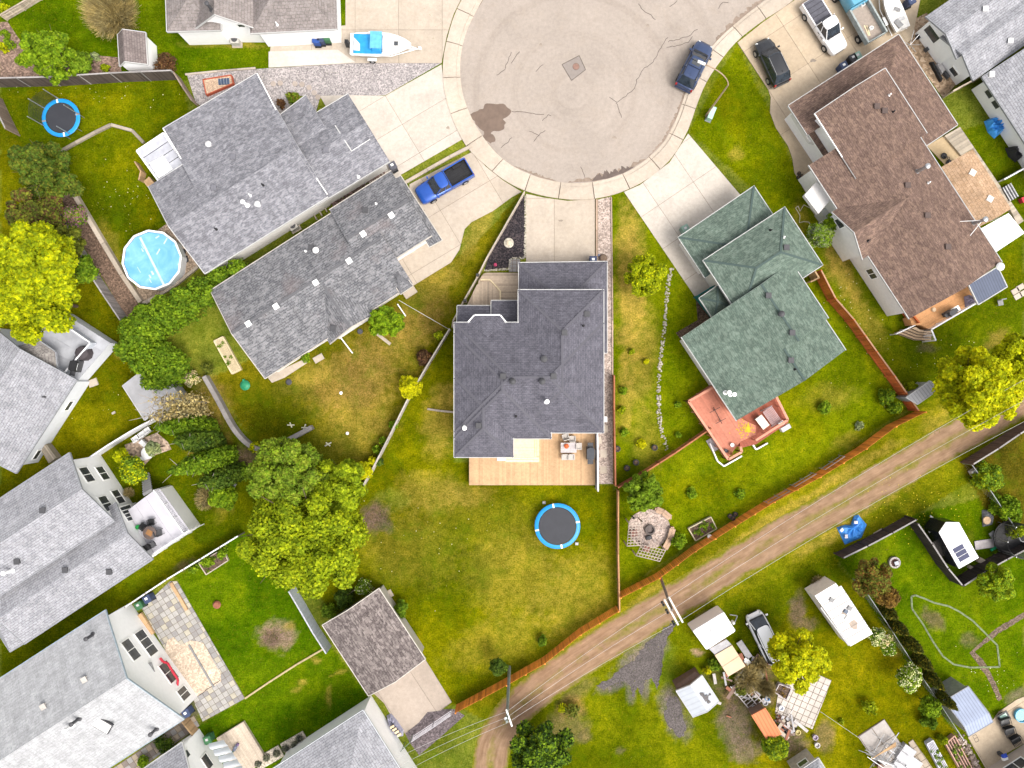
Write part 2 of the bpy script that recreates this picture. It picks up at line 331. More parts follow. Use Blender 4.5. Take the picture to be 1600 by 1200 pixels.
# px, py, rx, ry, rotation(deg), colour, strength
BLOBS = [
 (985, 440, 26, 140, 0, DRY, .9), (975, 620, 14, 60, 0, DRY, .5), (1000, 560, 30, 90, 5, DRY, .55), (1010, 690, 25, 60, 0, DRY, .3),
 (560, 640, 60, 90, 20, DRY, .6), (540, 590, 90, 45, -25, BRN, .6), (650, 500, 60, 40, -40, BRN, .65), (680, 440, 50, 25, -35, DRY, .6), (480, 590, 60, 20, -25, DRY, .55),
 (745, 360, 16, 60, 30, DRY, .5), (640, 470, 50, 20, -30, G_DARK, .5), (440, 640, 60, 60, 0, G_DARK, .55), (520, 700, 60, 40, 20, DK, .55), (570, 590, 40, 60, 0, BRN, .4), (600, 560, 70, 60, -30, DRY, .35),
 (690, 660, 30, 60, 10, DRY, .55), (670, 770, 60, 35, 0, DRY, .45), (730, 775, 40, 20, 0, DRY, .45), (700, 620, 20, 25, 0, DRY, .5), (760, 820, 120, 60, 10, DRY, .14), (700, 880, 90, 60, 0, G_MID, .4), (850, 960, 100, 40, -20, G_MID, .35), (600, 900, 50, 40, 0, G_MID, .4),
 (640, 860, 90, 60, 20, DRY, .25), (800, 900, 90, 70, 0, DRY, .3), (900, 930, 60, 80, 30, DRY, .32), (780, 1000, 90, 40, -20, DRY, .25), (700, 900, 60, 90, 10, G_MID, .35), (880, 780, 60, 30, 0, G_MID, .4),
 (586, 808, 24, 24, 0, SOILC, .95), (605, 822, 14, 14, 0, SOILC, .85), (571, 815, 12, 12, 0, SOILC, .7), (615, 780, 26, 16, 0, (.17, .2, .02), .6),
 (432, 992, 30, 26, 0, (.22, .16, .1), .95), (424, 996, 18, 17, 0, SOILC, .95), (452, 980, 10, 10, 0, DRY, .6), (490, 1030, 12, 5, 30, DRY, .6), (470, 1068, 8, 6, 0, DRY, .6), (462, 1078, 7, 5, 0, DRY, .6), (513, 1090, 4, 22, 10, DRY, .5), (530, 1050, 16, 3, -20, DRY, .5),
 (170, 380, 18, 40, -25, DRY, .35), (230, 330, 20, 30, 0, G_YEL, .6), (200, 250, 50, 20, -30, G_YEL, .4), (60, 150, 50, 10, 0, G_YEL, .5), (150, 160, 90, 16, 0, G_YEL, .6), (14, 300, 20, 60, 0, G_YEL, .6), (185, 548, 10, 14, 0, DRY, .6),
 (165, 40, 22, 12, 0, DRY, .5), (350, 70, 70, 5, 0, DRY, .5), (45, 45, 40, 34, 0, SOILC, .0), (100, 660, 40, 60, 30, G_YEL, .35), (300, 820, 40, 30, -30, G_DARK, .4), (330, 760, 20, 20, 0, SOILC, .4), (345, 790, 15, 22, 0, DRY, .35),
 (1140, 170, 20, 60, -20, G_YEL, .6), (1190, 100, 10, 40, 0, G_YEL, .5), (1150, 240, 16, 12, 0, DRY, .45), (1100, 320, 20, 60, -30, G_DARK, .3), (1250, 340, 12, 30, 0, DRY, .4),
 (1310, 410, 22, 30, -30, BRN, .7), (1320, 440, 18, 45, -35, DRY, .7), (1355, 500, 16, 60, -35, DRY, .4), (1385, 540, 22, 35, 0, G_DARK, .35), (1560, 530, 26, 16, -20, BRN, .5), (1520, 500, 30, 20, 0, G_MID, .6), (1580, 420, 20, 40, 0, G_YEL, .5), (1450, 545, 20, 8, 0, SOILC, .5),
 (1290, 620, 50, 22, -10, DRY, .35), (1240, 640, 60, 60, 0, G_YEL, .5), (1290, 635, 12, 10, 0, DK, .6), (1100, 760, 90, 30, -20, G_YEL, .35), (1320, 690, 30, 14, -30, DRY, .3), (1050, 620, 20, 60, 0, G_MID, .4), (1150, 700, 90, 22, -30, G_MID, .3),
 (1010, 930, 40, 8, -35, DRY, .5), (1200, 815, 130, 8, -33, DRY, .55), (1330, 735, 100, 9, -30, DRY, .5), (1420, 745, 60, 8, -30, DRY, .4), (1350, 800, 90, 8, -32, DRY, .55), (1290, 840, 60, 12, -32, DRY, .6), (1160, 900, 60, 8, -30, DRY, .3), (1470, 660, 30, 20, -30, DRY, .4),
 (895, 1105, 22, 18, 0, BRN, .75), (880, 1140, 40, 30, -30, SOILC, .5), (900, 1080, 40, 12, -30, SOILC, .35), (915, 1150, 14, 10, 0, SOILC, .5), (968, 1172, 12, 6, 20, SOILC, .6), (1090, 1020, 11, 8, 0, (.3, .2, .13), .85), (1100, 963, 12, 9, 30, (.3, .2, .13), .6), (1150, 1130, 30, 40, 0, (.16, .12, .08), .85), (1165, 1170, 30, 22, 0, (.16, .12, .08), .8), (1135, 1090, 18, 30, -30, SOILC, .7), (1180, 1080, 40, 40, 0, SOILC, .75), (1120, 1050, 20, 20, 0, SOILC, .35),
 (1245, 955, 14, 28, 10, (.16, .11, .075), .75), (1262, 975, 18, 12, 10, (.16, .11, .075), .6), (1400, 1020, 14, 8, 20, DRY, .4), (1230, 1160, 30, 26, 0, (.17, .12, .08), .9), (1290, 1150, 16, 26, 0, SOILC, .6), (1400, 1090, 60, 60, 0, G_YEL, .4), (1350, 1000, 60, 30, 0, G_YEL, .4),
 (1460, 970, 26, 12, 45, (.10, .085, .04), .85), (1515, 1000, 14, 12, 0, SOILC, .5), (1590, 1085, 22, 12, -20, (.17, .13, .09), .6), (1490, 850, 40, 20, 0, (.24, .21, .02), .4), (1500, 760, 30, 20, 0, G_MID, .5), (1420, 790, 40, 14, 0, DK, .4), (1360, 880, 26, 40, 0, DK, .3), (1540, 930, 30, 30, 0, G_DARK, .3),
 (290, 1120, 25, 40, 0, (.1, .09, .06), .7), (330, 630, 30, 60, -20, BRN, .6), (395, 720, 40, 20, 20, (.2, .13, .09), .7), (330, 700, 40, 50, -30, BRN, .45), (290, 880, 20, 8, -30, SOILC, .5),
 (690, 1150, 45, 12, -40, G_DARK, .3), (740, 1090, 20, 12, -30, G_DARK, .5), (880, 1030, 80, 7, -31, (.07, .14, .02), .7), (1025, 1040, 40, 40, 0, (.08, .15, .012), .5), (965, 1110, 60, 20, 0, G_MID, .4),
 (1060, 960, 12, 8, 0, (.15, .11, .1), .5), (995, 1040, 42, 26, -35, (.12, .10, .105), .8), (965, 1066, 34, 12, -20, (.12, .10, .105), .7), (1020, 1010, 22, 20, -40, (.12, .10, .105), .7), (1008, 1075, 10, 26, 0, (.12, .10, .105), .65), (985, 1080, 6, 22, -15, (.12, .10, .105), .6), (1056, 1118, 20, 42, -22, (.12, .10, .105), .7), (1045, 1085, 12, 16, 0, (.12, .10, .105), .4),
]
def build_ground():
 fx = np.arange(-56, 56.01, .25); fy = np.arange(-43, 43.01, .25)
 xs = np.concatenate([[-2500, -800, -300, -120, -75], fx, [75, 120, 300, 800, 2500]]); ys = np.concatenate([[-2500, -800, -300, -120, -60], fy, [60, 120, 300, 800, 2500]])
 X, Y = np.meshgrid(xs, ys); nx, ny = len(xs), len(ys); x, y = X.ravel(), Y.ravel()
 wx = x + (fbm(x, y, .8, 11) - .5) * 1.0; wy = y + (fbm(x, y, .8, 21) - .5) * 1.0
 px, py = wx * S + 800, 600 - wy * S
 px0, py0 = x * S + 800, 600 - y * S
 col = np.tile(np.array([.12, .15, .015]), (len(x), 1))
 for P, c in LAWNS:
  m = inpoly(px0 + (px - px0) * .25, py0 + (py - py0) * .25, P); col[m] = c
 big = fbm(x, y, .22, 31); med = fbm(x, y, .9, 41); fine = fbm(x, y, 2.3, 51)
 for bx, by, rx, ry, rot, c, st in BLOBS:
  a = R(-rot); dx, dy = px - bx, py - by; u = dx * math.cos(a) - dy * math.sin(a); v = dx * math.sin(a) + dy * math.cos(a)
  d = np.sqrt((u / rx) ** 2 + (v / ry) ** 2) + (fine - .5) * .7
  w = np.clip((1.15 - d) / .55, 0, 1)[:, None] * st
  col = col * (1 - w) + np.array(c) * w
 t = np.clip((big - .45) * 2.6, -.5, .5)[:, None]; col = col * (1 + t * .35) + np.array([.05, .03, .001]) * np.clip(t, 0, 1)
 t = np.clip((med - .5) * 3, -1, 1)[:, None]; col = col * (1 + t * .16) + np.array([.03, .012, .0]) * np.clip(t - .2, 0, 1)
 far = ((abs(x) > 56) | (abs(y) > 43)); col[far] = (.085, .105, .004); col = np.clip(col, .001, 1)
 me = bpy.data.meshes.new('ground'); z = (fbm(x, y, .6, 61) - .5) * .0
 me.vertices.add(len(x)); me.vertices.foreach_set('co', np.stack([x, y, z], 1).ravel())
 I = np.arange(nx * ny).reshape(ny, nx); q = np.stack([I[:-1, :-1], I[:-1, 1:], I[1:, 1:], I[1:, :-1]], -1).reshape(-1, 4)
 me.loops.add(q.size); me.loops.foreach_set('vertex_index', q.ravel()); me.polygons.add(len(q)); me.polygons.foreach_set('loop_start', np.arange(0, q.size, 4))
 me.update(calc_edges=True)
 ca = me.color_attributes.new('Turf', 'FLOAT_COLOR', 'POINT'); ca.data.foreach_set('color', np.concatenate([col, np.ones((len(x), 1))], 1).ravel())
 t = NT('turf'); at = t.n('ShaderNodeAttribute'); at.attribute_name = 'Turf'; v = t.n('ShaderNodeNewGeometry').outputs['Position']
 c = at.outputs['Color']
 c = t.mix(0.9, c, t.ramp(t.noise(v, 1.6, 8, 0.72), [(0.36, (.6, .66, .6)), (0.5, (1, 1, 1)), (0.64, (1.35, 1.22, 1.6))]), 'MULTIPLY')
 c = t.mix(0.85, c, t.ramp(t.noise(v, 7, 4, 0.7), [(0.36, (.5, .57, .5)), (0.5, (.97, .98, .97)), (0.64, (1.5, 1.38, 1.8))]), 'MULTIPLY')
 c = t.mix(t.ramp(t.noise(v, 3.1, 6, 0.75), [(0.55, 0), (0.75, .55)]), c, (.24, .17, .012))
 c = t.mix(t.ramp(t.noise(v, 0.45, 5, 0.7), [(0.5, 0), (0.72, .45)]), c, (.07, .13, .002))
 t.bump(t.noise(v, 16, 4, 0.8), 1.0, 0.05); me.materials.append(t.done(c, 1.0, 0, 0.0))
 o = raw('ground', me); o['kind'] = 'structure'; o['label'] = 'mown and patchy lawns covering the lots between the houses'
 return t
TURF = build_ground()
# ---------------------------------------------------------------- streets
def smooth(pts, n=6):
 out = []; P = [np.array(p, float) for p in pts]; P = [2 * P[0] - P[1]] + P + [2 * P[-1] - P[-2]]
 for i in range(1, len(P) - 2):
  for k in range(n):
   t = k / n; a, b, c, d = P[i - 1], P[i], P[i + 1], P[i + 2]
   out.append(tuple(.5 * ((2 * b) + (c - a) * t + (2 * a - 5 * b + 4 * c - d) * t * t + (3 * b - a - 3 * c + d) * t ** 3)))
 out.append(tuple(P[-2])); return out
def resample(pts, n):
 P = np.array(pts); d = np.r_[0, np.cumsum(np.hypot(*np.diff(P, axis=0).T))]; t = np.linspace(0, d[-1], n)
 return [tuple(p) for p in np.stack([np.interp(t, d, P[:, k]) for k in range(P.shape[1])], 1)]
def blobpoly(cx, cy, rx, ry, n=40, rough=.25, seed=1, rot=0):
 r = random.Random(seed); ph = [r.uniform(0, 6.28) for _ in range(6)]; out = []
 for i in range(n):
  a = 2 * math.pi * i / n; k = 1 + rough * (math.sin(2 * a + ph[0]) * .5 + math.sin(3 * a + ph[1]) * .4 + math.sin(5 * a + ph[2]) * .3 + math.sin(9 * a + ph[3]) * .18 + math.sin(14 * a + ph[4]) * .1)
  u, v = rx * k * math.cos(a), ry * k * math.sin(a); out.append((cx + u * math.cos(rot) - v * math.sin(rot), cy + u * math.sin(rot) + v * math.cos(rot)))
 return out
def sheet(name, pts, z, mat, label=None, parent=None, base=-.05, kind='structure'):
 mb = MB(); mb.prism([W(p[0], p[1]) for p in pts], base, z); o = part(name, mb, mat, parent)
 if not parent: o['kind'] = kind
 if label: o['label'] = label
 return o
INN = [(1200, -900), (960, -420), (840, -170), (792, -60), (762, -14), (744, 18), (729, 50), (721, 82), (719, 115), (724, 150), (735, 180), (750, 207), (773, 237), (800, 259), (840, 277), (885, 286), (930, 284), (975, 271), (1010, 249), (1038, 221), (1057, 185), (1070, 148), (1083, 118), (1102, 86), (1127, 57), (1167, 22), (1205, -8), (1270, -80), (1340, -200), (1440, -420), (1660, -900)]
OUT = [(1160, -900), (925, -430), (805, -180), (757, -64), (728, -12), (711, 22), (700, 57), (694, 84), (692, 115), (697, 155), (713, 200), (733, 235), (758, 258), (785, 280), (825, 300), (887, 312), (945, 308), (1000, 287), (1045, 252), (1073, 207), (1090, 160), (1104, 128), (1124, 98), (1150, 66), (1190, 34), (1240, 0), (1305, -68), (1375, -190), (1475, -410), (1695, -890)]
ROADM = concrete('weathered_asphalt', (0.465, 0.405, 0.355), st=.2, broad=.12, arc=(6, 28.5, 0))
sheet('road', smooth(INN, 6), 0.02, ROADM, 'pale worn asphalt of the turning circle')
RING = thing('kerb', 'x', 'x'); del RING['category']; RING['kind'] = 'structure'; RING['label'] = 'curved concrete kerb and apron slabs around the turning circle'
KM = concrete('kerb_concrete', (0.60, 0.52, 0.43), st=.35)
NSEG = 58; a_ = resample(smooth(INN, 8), NSEG * 3 + 1); b_ = resample(smooth(OUT, 8), NSEG * 3 + 1)
# align both curves by nearest point so that the joints run square to the kerb
bb = np.array(resample(smooth(OUT, 8), 2400))
for i in range(NSEG):
 ins = [a_[3 * i + k] for k in range(4)]; 
 if max(p[1] for p in ins) < -60: continue
 outs = [tuple(bb[np.argmin(((bb - np.array(p)) ** 2).sum(1))]) for p in ins]
 g = .012; I = [W(*p) for p in ins]; O = [W(*p) for p in outs]
 for L in (I, O):
  L[0] = lerp(L[0], L[-1], g); L[-1] = lerp(L[-1], L[0], g)
 mb = MB(); 
 mid = [lerp(p, q, .22) for p, q in zip(I, O)]
 mb.prism(I + mid[::-1], -.05, .05); mb.prism([lerp(p, q, .225) for p, q in zip(I, O)] + O[::-1], -.05, .12)
 part('slab', mb, KM, RING)
jm = MB(); jm.prism([W(*p) for p in smooth(OUT, 6)], -.04, .012); jo = part('joint_bed', jm, plain('joint_dirt', (.2, .16, .12), .9), RING)
def polyline(name, pts, w, z, mat, parent=None, t=.01, close=False):
 mb = MB(); P = [W(*p) for p in pts]
 for a, b in zip(P, P[1:]): mb.bar(a + Vector((0, 0, z)), b + Vector((0, 0, z)), w, t)
 return part(name, mb, mat, parent)
def jag(pts, amp=1.6, step=5, seed=3):
 r = random.Random(seed); out = []
 for a, b in zip(pts, pts[1:]):
  n = max(1, int(math.hypot(b[0] - a[0], b[1] - a[1]) / step))
  for k in range(n): t = k / n; out.append((a[0] + (b[0] - a[0]) * t + r.uniform(-amp, amp), a[1] + (b[1] - a[1]) * t + r.uniform(-amp, amp)))
 return out + [pts[-1]]
CR = plain('crack_filler', (.09, .07, .06), .9)
ROAD = bpy.data.objects['road']
for k, c in enumerate([[(1043, 58), (1032, 75), (1018, 100), (1007, 105), (995, 125), (992, 138), (978, 150), (963, 160), (952, 152)], [(963, 160), (967, 172), (971, 184)], [(1043, 65), (1060, 62), (1078, 55), (1090, 46)], [(1042, 74), (1058, 72), (1075, 66), (1082, 57)], [(998, 7), (1008, 20), (1018, 24), (1024, 31)], [(1046, 10), (1058, 1)], [(1122, 13), (1130, 3), (1138, 4)], [(799, 100), (805, 90), (812, 81)], [(838, 111), (849, 101)], [(776, 118), (788, 110), (799, 82)], [(847, 189), (856, 180), (861, 181)], [(827, 205), (842, 211), (852, 204)], [(834, 221), (843, 211)], [(800, 174), (850, 179)], [(908, 260), (914, 278)], [(782, 232), (800, 215)]]):
 o = polyline('crack', jag(c, 1.1, 4, k), .045, .021, CR, ROAD); WL[o.name]
sheet('patch', [(878, 101), (905, 87), (915, 109), (893, 126)], .024, concrete('patch_asphalt', (.33, .29, .265), st=.1), parent=ROAD)
polyline('crack', [(878, 101), (905, 87), (915, 109), (893, 126), (878, 101)], .05, .0245, CR, ROAD)
mh = thing('manhole_cover', 'round rusty brown cover in the square patch of the turning circle', 'manhole cover', W(900, 104, .024))
mb = MB(); mb.lathe(W(900, 104, .024), [(.34, 0), (.34, .02)], 24); part('rim', mb, plain('iron', (.16, .11, .09), .6), mh)
mb = MB(); mb.lathe(W(900, 104, .03), [(.29, 0), (.29, .02)], 24); part('lid', mb, plain('rusty_iron', (.27, .16, .125), .7), mh)
sheet('wet_patch', [(p[0], p[1]) for p in blobpoly(767, 184, 30, 21, 60, .30, 5, .15)], .024, plain('wet_asphalt', (.16, .115, .088), .4, var=.2, scale=1.5), parent=ROAD)
sheet('wet_patch', blobpoly(763, 214, 8, 12, 30, .5, 8), .0245, plain('wet_asphalt', (.15, .1, .085)), parent=ROAD)
def along(pts, f, side_w, seed, name, mat, z):
 "strip of gutter dirt along the inner kerb line"
 r = random.Random(seed); P = resample(pts, f); o = []; Q = []
 for i, p in enumerate(P):
  t = i / (f - 1); w = side_w * math.sin(math.pi * t) ** .6 * r.uniform(.35, 1.3); q = P[min(i + 1, f - 1)]; pr = P[max(i - 1, 0)]
  d = np.array([q[0] - pr[0], q[1] - pr[1]]); d /= np.hypot(*d); Q.append((p[0] + d[1] * w, p[1] - d[0] * w))
 return sheet(name, list(P) + Q[::-1], z, mat, parent=ROAD)
GD = plain('gutter_silt', (.26, .2, .155), .7, var=.3)
along([(887, 285.5), (930, 283.5), (975, 270.5), (1010, 248.5)], 40, 9, 2, 'gutter_silt', GD, .0245)
along([(925, 283), (950, 279), (975, 270), (990, 262)], 26, 12, 5, 'gutter_silt', plain('gutter_silt_dark', (.12, .09, .075), .5), .026)
along([(803, 260), (840, 276.5), (870, 284)], 34, 4.5, 7, 'gutter_silt', GD, .0245)
along([(1010, 248.5), (1038, 220.5), (1057, 184.5), (1070, 147.5), (1079, 128)], 60, 4.2, 3, 'gutter_silt', GD, .0245)
along([(1112, 74), (1127, 56.5), (1167, 21.5), (1205, -8.5)], 50, 7, 4, 'gutter_silt', GD, .0245)
along([(748, 12), (754, 2), (766, -18)], 20, 7, 9, 'gutter_silt', GD, .0245)
# ---------------------------------------------------------------- drives and paved surfaces: named beds with separate slabs
def clip(poly, a, b, c):
 "keep the side a*x+b*y<=c of a convex or mildly concave polygon"
 out = []; n = len(poly)
 for i in range(n):
  p, q = poly[i], poly[(i + 1) % n]; dp, dq = a * p[0] + b * p[1] - c, a * q[0] + b * q[1] - c
  if dp <= 0: out.append(p)
  if (dp < 0) != (dq < 0) and dp != dq: t = dp / (dp - dq); out.append((p[0] + (q[0] - p[0]) * t, p[1] + (q[1] - p[1]) * t))
 return out
def slabs(name, poly, org, th, du, dv, mat, label, z=.05, gap=.5, piece='slab', mats=None, kind=None, group=None):
 "pave a photo-plan polygon with slabs du x dv (photo px), joints along heading th (deg, photo axes) from org"
 rt = thing(name, label, 'x'); del rt['category']; rt['kind'] = 'structure'
 mb = MB(); mb.prism(W2(poly), -.05, z - .025); part('bed', mb, plain('joint_dirt', (.12, .09, .06)), rt)
 ca, sa = math.cos(R(th)), math.sin(R(th)); us = [(p[0] - org[0]) * ca + (p[1] - org[1]) * sa for p in poly]; vs = [-(p[0] - org[0]) * sa + (p[1] - org[1]) * ca for p in poly]
 n = 0
 for i in range(math.floor(min(us) / du), math.ceil(max(us) / du)):
  for j in range(math.floor(min(vs) / dv), math.ceil(max(vs) / dv)):
   q = list(poly); g = gap / 2
   cx, cy = org[0], org[1]; o_u = cx * ca + cy * sa; o_v = -cx * sa + cy * ca
   q = clip(q, -ca, -sa, -(i * du + g + o_u)); q = clip(q, ca, sa, (i + 1) * du - g + o_u) if len(q) > 2 else q
   q = clip(q, sa, -ca, -(j * dv + g + o_v)) if len(q) > 2 else q; q = clip(q, -sa, ca, (j + 1) * dv - g + o_v) if len(q) > 2 else q
   if len(q) < 3: continue
   ar = abs(sum(q[k][0] * q[(k + 1) % len(q)][1] - q[(k + 1) % len(q)][0] * q[k][1] for k in range(len(q)))) / 2
   if ar < 3: continue
   mb = MB(); mb.prism(W2(q), -.04, z + random.uniform(-.006, .006)); m = mat if not mats else mats[(i * 7 + j * 13 + (i * j) % 5) % len(mats)]
   part(piece, mb, m, rt); n += 1
 return rt
WARM = concrete('warm_concrete', (.60, .485, .35), st=.3); PALE = concrete('pale_concrete', (.64, .58, .51), st=.12); CREAM = concrete('cream_concrete', (.58, .50, .41), st=.25); WHT = concrete('bright_concrete', (.72, .68, .62), st=.08)
slabs('driveway', [(822, 303), (850, 309), (887, 314), (930, 311), (930, 425), (822, 425)], (866, 425), 90, 115, 64, CREAM, 'straight cream driveway of the dark grey roofed house')
slabs('driveway', [(975, 300), (1000, 289), (1046, 254), (1075, 209), (1154, 302), (1180, 330), (1100, 400), (1124, 446), (1086, 464)], (1062, 371), -34, 66, 60, PALE, 'pale fan shaped driveway of the green roofed house')
slabs('driveway', [(690, 101), (697, 155), (713, 200), (722, 218), (625, 274), (585, 300), (500, 150), (545, 149), (602, 150)], (602, 150), -31, 300, 52, PALE, 'bright driveway between the gravel and the grass strip')
slabs('driveway', [(640, 288), (737, 238), (760, 261), (786, 282), (815, 300), (800, 308), (770, 330), (737, 347), (726, 358), (718, 390), (705, 410), (645, 447), (600, 420), (640, 360)], (720, 382), -31, 90, 62, CREAM, 'driveway with the blue pickup on it')
slabs('driveway', [(425, 50), (540, 40), (540, -60), (740, -60), (726, -12), (709, 22), (698, 57), (690, 99), (553, 99), (420, 106)], (555, 99), 0, 68, 52, CREAM, 'wide driveway beside the top left house with the boat on it')
sheet('walkway', [(420, 81), (528, 78), (556, 98), (420, 106)], .062, WHT, 'bright new concrete walkway below the bins')
slabs('driveway', [(1152, 67), (1192, 35), (1242, 0), (1330, -70), (1450, -60), (1425, 60), (1404, 80), (1300, 230), (1310, 290), (1258, 300), (1241, 270), (1238, 248), (1231, 228), (1212, 200), (1203, 176), (1204, 152), (1200, 140)], (1200, 140), -33, 74, 70, WARM, 'sandy driveway with four vehicles beside the brown roofed house')
slabs('driveway', [(575, 1075), (655, 1015), (706, 1097), (688, 1110), (668, 1112), (655, 1128), (633, 1146), (615, 1125), (600, 1098)], (632, 1145), -33, 60, 300, concrete('garage_apron', (.5, .42, .35), st=.1), 'concrete apron in front of the brown detached garage')
GRAV = gritty('grey_gravel', (.37, .34, .335), size=.1, c2=(.5, .45, .43)); PGRAV = gritty('pink_gravel', (.42, .335, .285), size=.12, c2=(.55, .46, .4)); MULCH = gritty('black_mulch', (.035, .03, .035), size=.1, var=.7, c2=(.09, .07, .07)); DGRAV = gritty('dark_gravel', (.14, .115, .12), size=.12)
sheet('gravel_bed', [(292, 116), (400, 108), (553, 99), (689, 99), (602, 149), (500, 152), (490, 190), (360, 200), (306, 160)], .03, GRAV, 'grey gravel wedge beside the top left houses')
sheet('gravel_bed', [(934, 312), (955, 307), (958, 756), (934, 756)], .03, PGRAV, 'narrow pinkish gravel strip beside the dark grey roofed house')
sheet('gravel_bed', [(710, 1108), (726, 1118), (690, 1150), (655, 1180), (640, 1160), (633, 1146), (655, 1128), (668, 1112), (690, 1108)], .015, DGRAV, 'dark damp gravel where the garage apron meets the lane')
sheet('mulch_bed', [(819, 306), (821, 403), (798, 404), (797, 418), (757, 422), (764, 400)], .05, MULCH, 'black mulch bed left of the straight driveway')
sheet('gravel_bed', [(1086, 452), (1114, 500), (1063, 530), (1056, 520), (1090, 500)], .02, SOIL, 'brown planting bed at the corner of the green roofed house')
def lane():
 C = resample(smooth([(1720, 555), (1620, 612), (1500, 680), (1400, 738), (1300, 795), (1200, 850), (1100, 911), (1000, 972), (930, 1016), (868, 1058), (815, 1100), (783, 1140), (768, 1180), (764, 1260), (766, 1400)], 8), 170)
 mb = MB(); L = 0; n = 9; hw = 28
 for i, p in enumerate(C):
  a, b = C[max(0, i - 1)], C[min(len(C) - 1, i + 1)]; d = np.array([b[0] - a[0], b[1] - a[1]]); d /= np.hypot(*d)
  for k in range(n): u = -1 + 2 * k / (n - 1); q = W(p[0] - d[1] * u * hw, p[1] + d[0] * u * hw, .012 - .008 * abs(u)); mb.v.append(tuple(q))
 seg = math.hypot(C[1][0] - C[0][0], C[1][1] - C[0][1]) / S
 for i in range(len(C) - 1):
  for k in range(n - 1):
   mb.f.append([i * n + k, i * n + k + 1, (i + 1) * n + k + 1, (i + 1) * n + k][::-1]); mb.m.append(0)
   u0, u1 = -1 + 2 * k / (n - 1), -1 + 2 * (k + 1) / (n - 1); mb.uv[len(mb.f) - 1] = [(u0, i * seg), (u1, i * seg), (u1, (i + 1) * seg), (u0, (i + 1) * seg)][::-1]
 t = NT('lane_dirt'); uv = t.coord('UV'); sp = t.n('ShaderNodeSeparateXYZ'); t.l(uv, sp.inputs[0]); v = t.n('ShaderNodeNewGeometry').outputs['Position']
 wob = t.noise(v, .5, 6, .65); u = t.math('ADD', sp.outputs[0], t.math('MULTIPLY', t.math('SUBTRACT', wob, .5), .8))
 au = t.math('ABSOLUTE', u); al = t.math('LESS_THAN', sp.outputs[1], 0)
 mid = t.math('MULTIPLY', t.ramp(au, [(0.0, 1), (.12, .9), (.3, 0)]), t.ramp(t.noise(v, .28, 5, .7), [(0.42, .0), (.62, 1)]))
 edge = t.ramp(t.math('ADD', au, t.math('MULTIPLY', t.math('SUBTRACT', t.noise(v, 2.2, 6, .7), .5), .35)), [(.74, 0), (.95, 1)])
 st = t.n('ShaderNodeMapping'); st.inputs['Scale'].default_value = (5, .3, 1); t.l(uv, st.inputs[0])
 dirt = t.ramp(t.noise(st.outputs[0], 1.0, 5, .7), [(.25, (.19, .115, .065)), (.5, (.28, .18, .11)), (.75, (.38, .26, .17))])
 dirt = t.mix(.8, dirt, t.ramp(t.noise(v, 1.1, 6, .7), [(.3, (.72,) * 3), (.7, (1.12,) * 3)]), 'MULTIPLY')
 gr = t.ramp(t.noise(v, 3, 6, .75), [(.3, (.09, .10, .004)), (.5, (.15, .15, .008)), (.7, (.26, .21, .05))])
 c = t.mix(t.math('MAXIMUM', t.math('MULTIPLY', mid, .85), edge), dirt, gr); t.bump(t.noise(v, 12, 5, .8), .8, .04)
 struct('dirt_lane', mb, t.done(c, .95, 0, .1), 'rutted brown dirt lane with grass between the wheel tracks')
lane()
GP = gritty('grey_packed_gravel', (.115, .10, .095), size=.09, var=.4)
gp = [(1050, 985), (1034, 1000), (1018, 1020), (1010, 1040), (1000, 1038), (990, 1060), (985, 1070), (975, 1062), (965, 1066), (955, 1078), (945, 1076), (930, 1072), (940, 1062), (958, 1050), (975, 1038), (990, 1022), (1000, 1005), (1020, 990), (1035, 978)]
gp = [(1058, 976), (1050, 985), (1042, 1000), (1036, 1018), (1034, 1040), (1030, 1062), (1028, 1078), (1022, 1070), (1018, 1060), (1008, 1062), (1004, 1090), (996, 1072), (990, 1092), (982, 1066), (968, 1064), (956, 1070), (944, 1078), (932, 1072), (942, 1066), (954, 1060), (962, 1050), (975, 1040), (990, 1032), (1000, 1018), (1015, 1000), (1035, 985), (1048, 974)]
sheet('gravel_spill', jag(gp + gp[:1], 1.8, 4, 4)[:-1], .018, GP, 'dark grey gravel spilled over the grass beside the lane')
sheet('gravel_spill', blobpoly(1055, 1120, 14, 32, 50, .28, 12, -.38), .018, GP, 'long dark grey gravel heap on the grass left of the rusty roofed shed')
sheet('path', [(p[0], p[1]) for p in jag([(1601, 965), (1560, 990), (1523, 1018), (1535, 1030), (1550, 1055), (1566, 1092), (1560, 1096), (1543, 1060), (1528, 1038), (1515, 1020), (1556, 982), (1601, 956)], .8, 4, 3)], .012, gritty('bare_soil', (.16, .115, .08), size=.1), 'bare soil path across the right-hand lawn')
# ---------------------------------------------------------------- houses
SH_DARK = shingle('shingle_charcoal', [(0.104, 0.101, 0.122), (0.135, 0.132, 0.157), (0.18, 0.176, 0.205)], mott=.35, contrast=.8)
SH_DARK2 = SH_DARK
SH_GREEN = shingle('shingle_green', [(0.097, 0.136, 0.109), (0.141, 0.19, 0.155), (0.228, 0.283, 0.233)], mott=.45, contrast=.6)
SH_BROWN = shingle('shingle_brown', [(0.135, 0.0889, 0.0721), (0.196, 0.132, 0.106), (0.285, 0.194, 0.143)], mott=.5, contrast=.6)
SH_GREY = shingle('shingle_mottled_grey', [(0.166, 0.166, 0.185), (0.248, 0.248, 0.271), (0.347, 0.347, 0.37)], mott=.55, contrast=.5)
SH_ROW = shingle('shingle_weathered', [(0.144, 0.147, 0.159), (0.202, 0.202, 0.212), (0.298, 0.294, 0.302)], row=.22, wid=.4, mott=.6, contrast=1.5, stain=(.19, .15, .145))
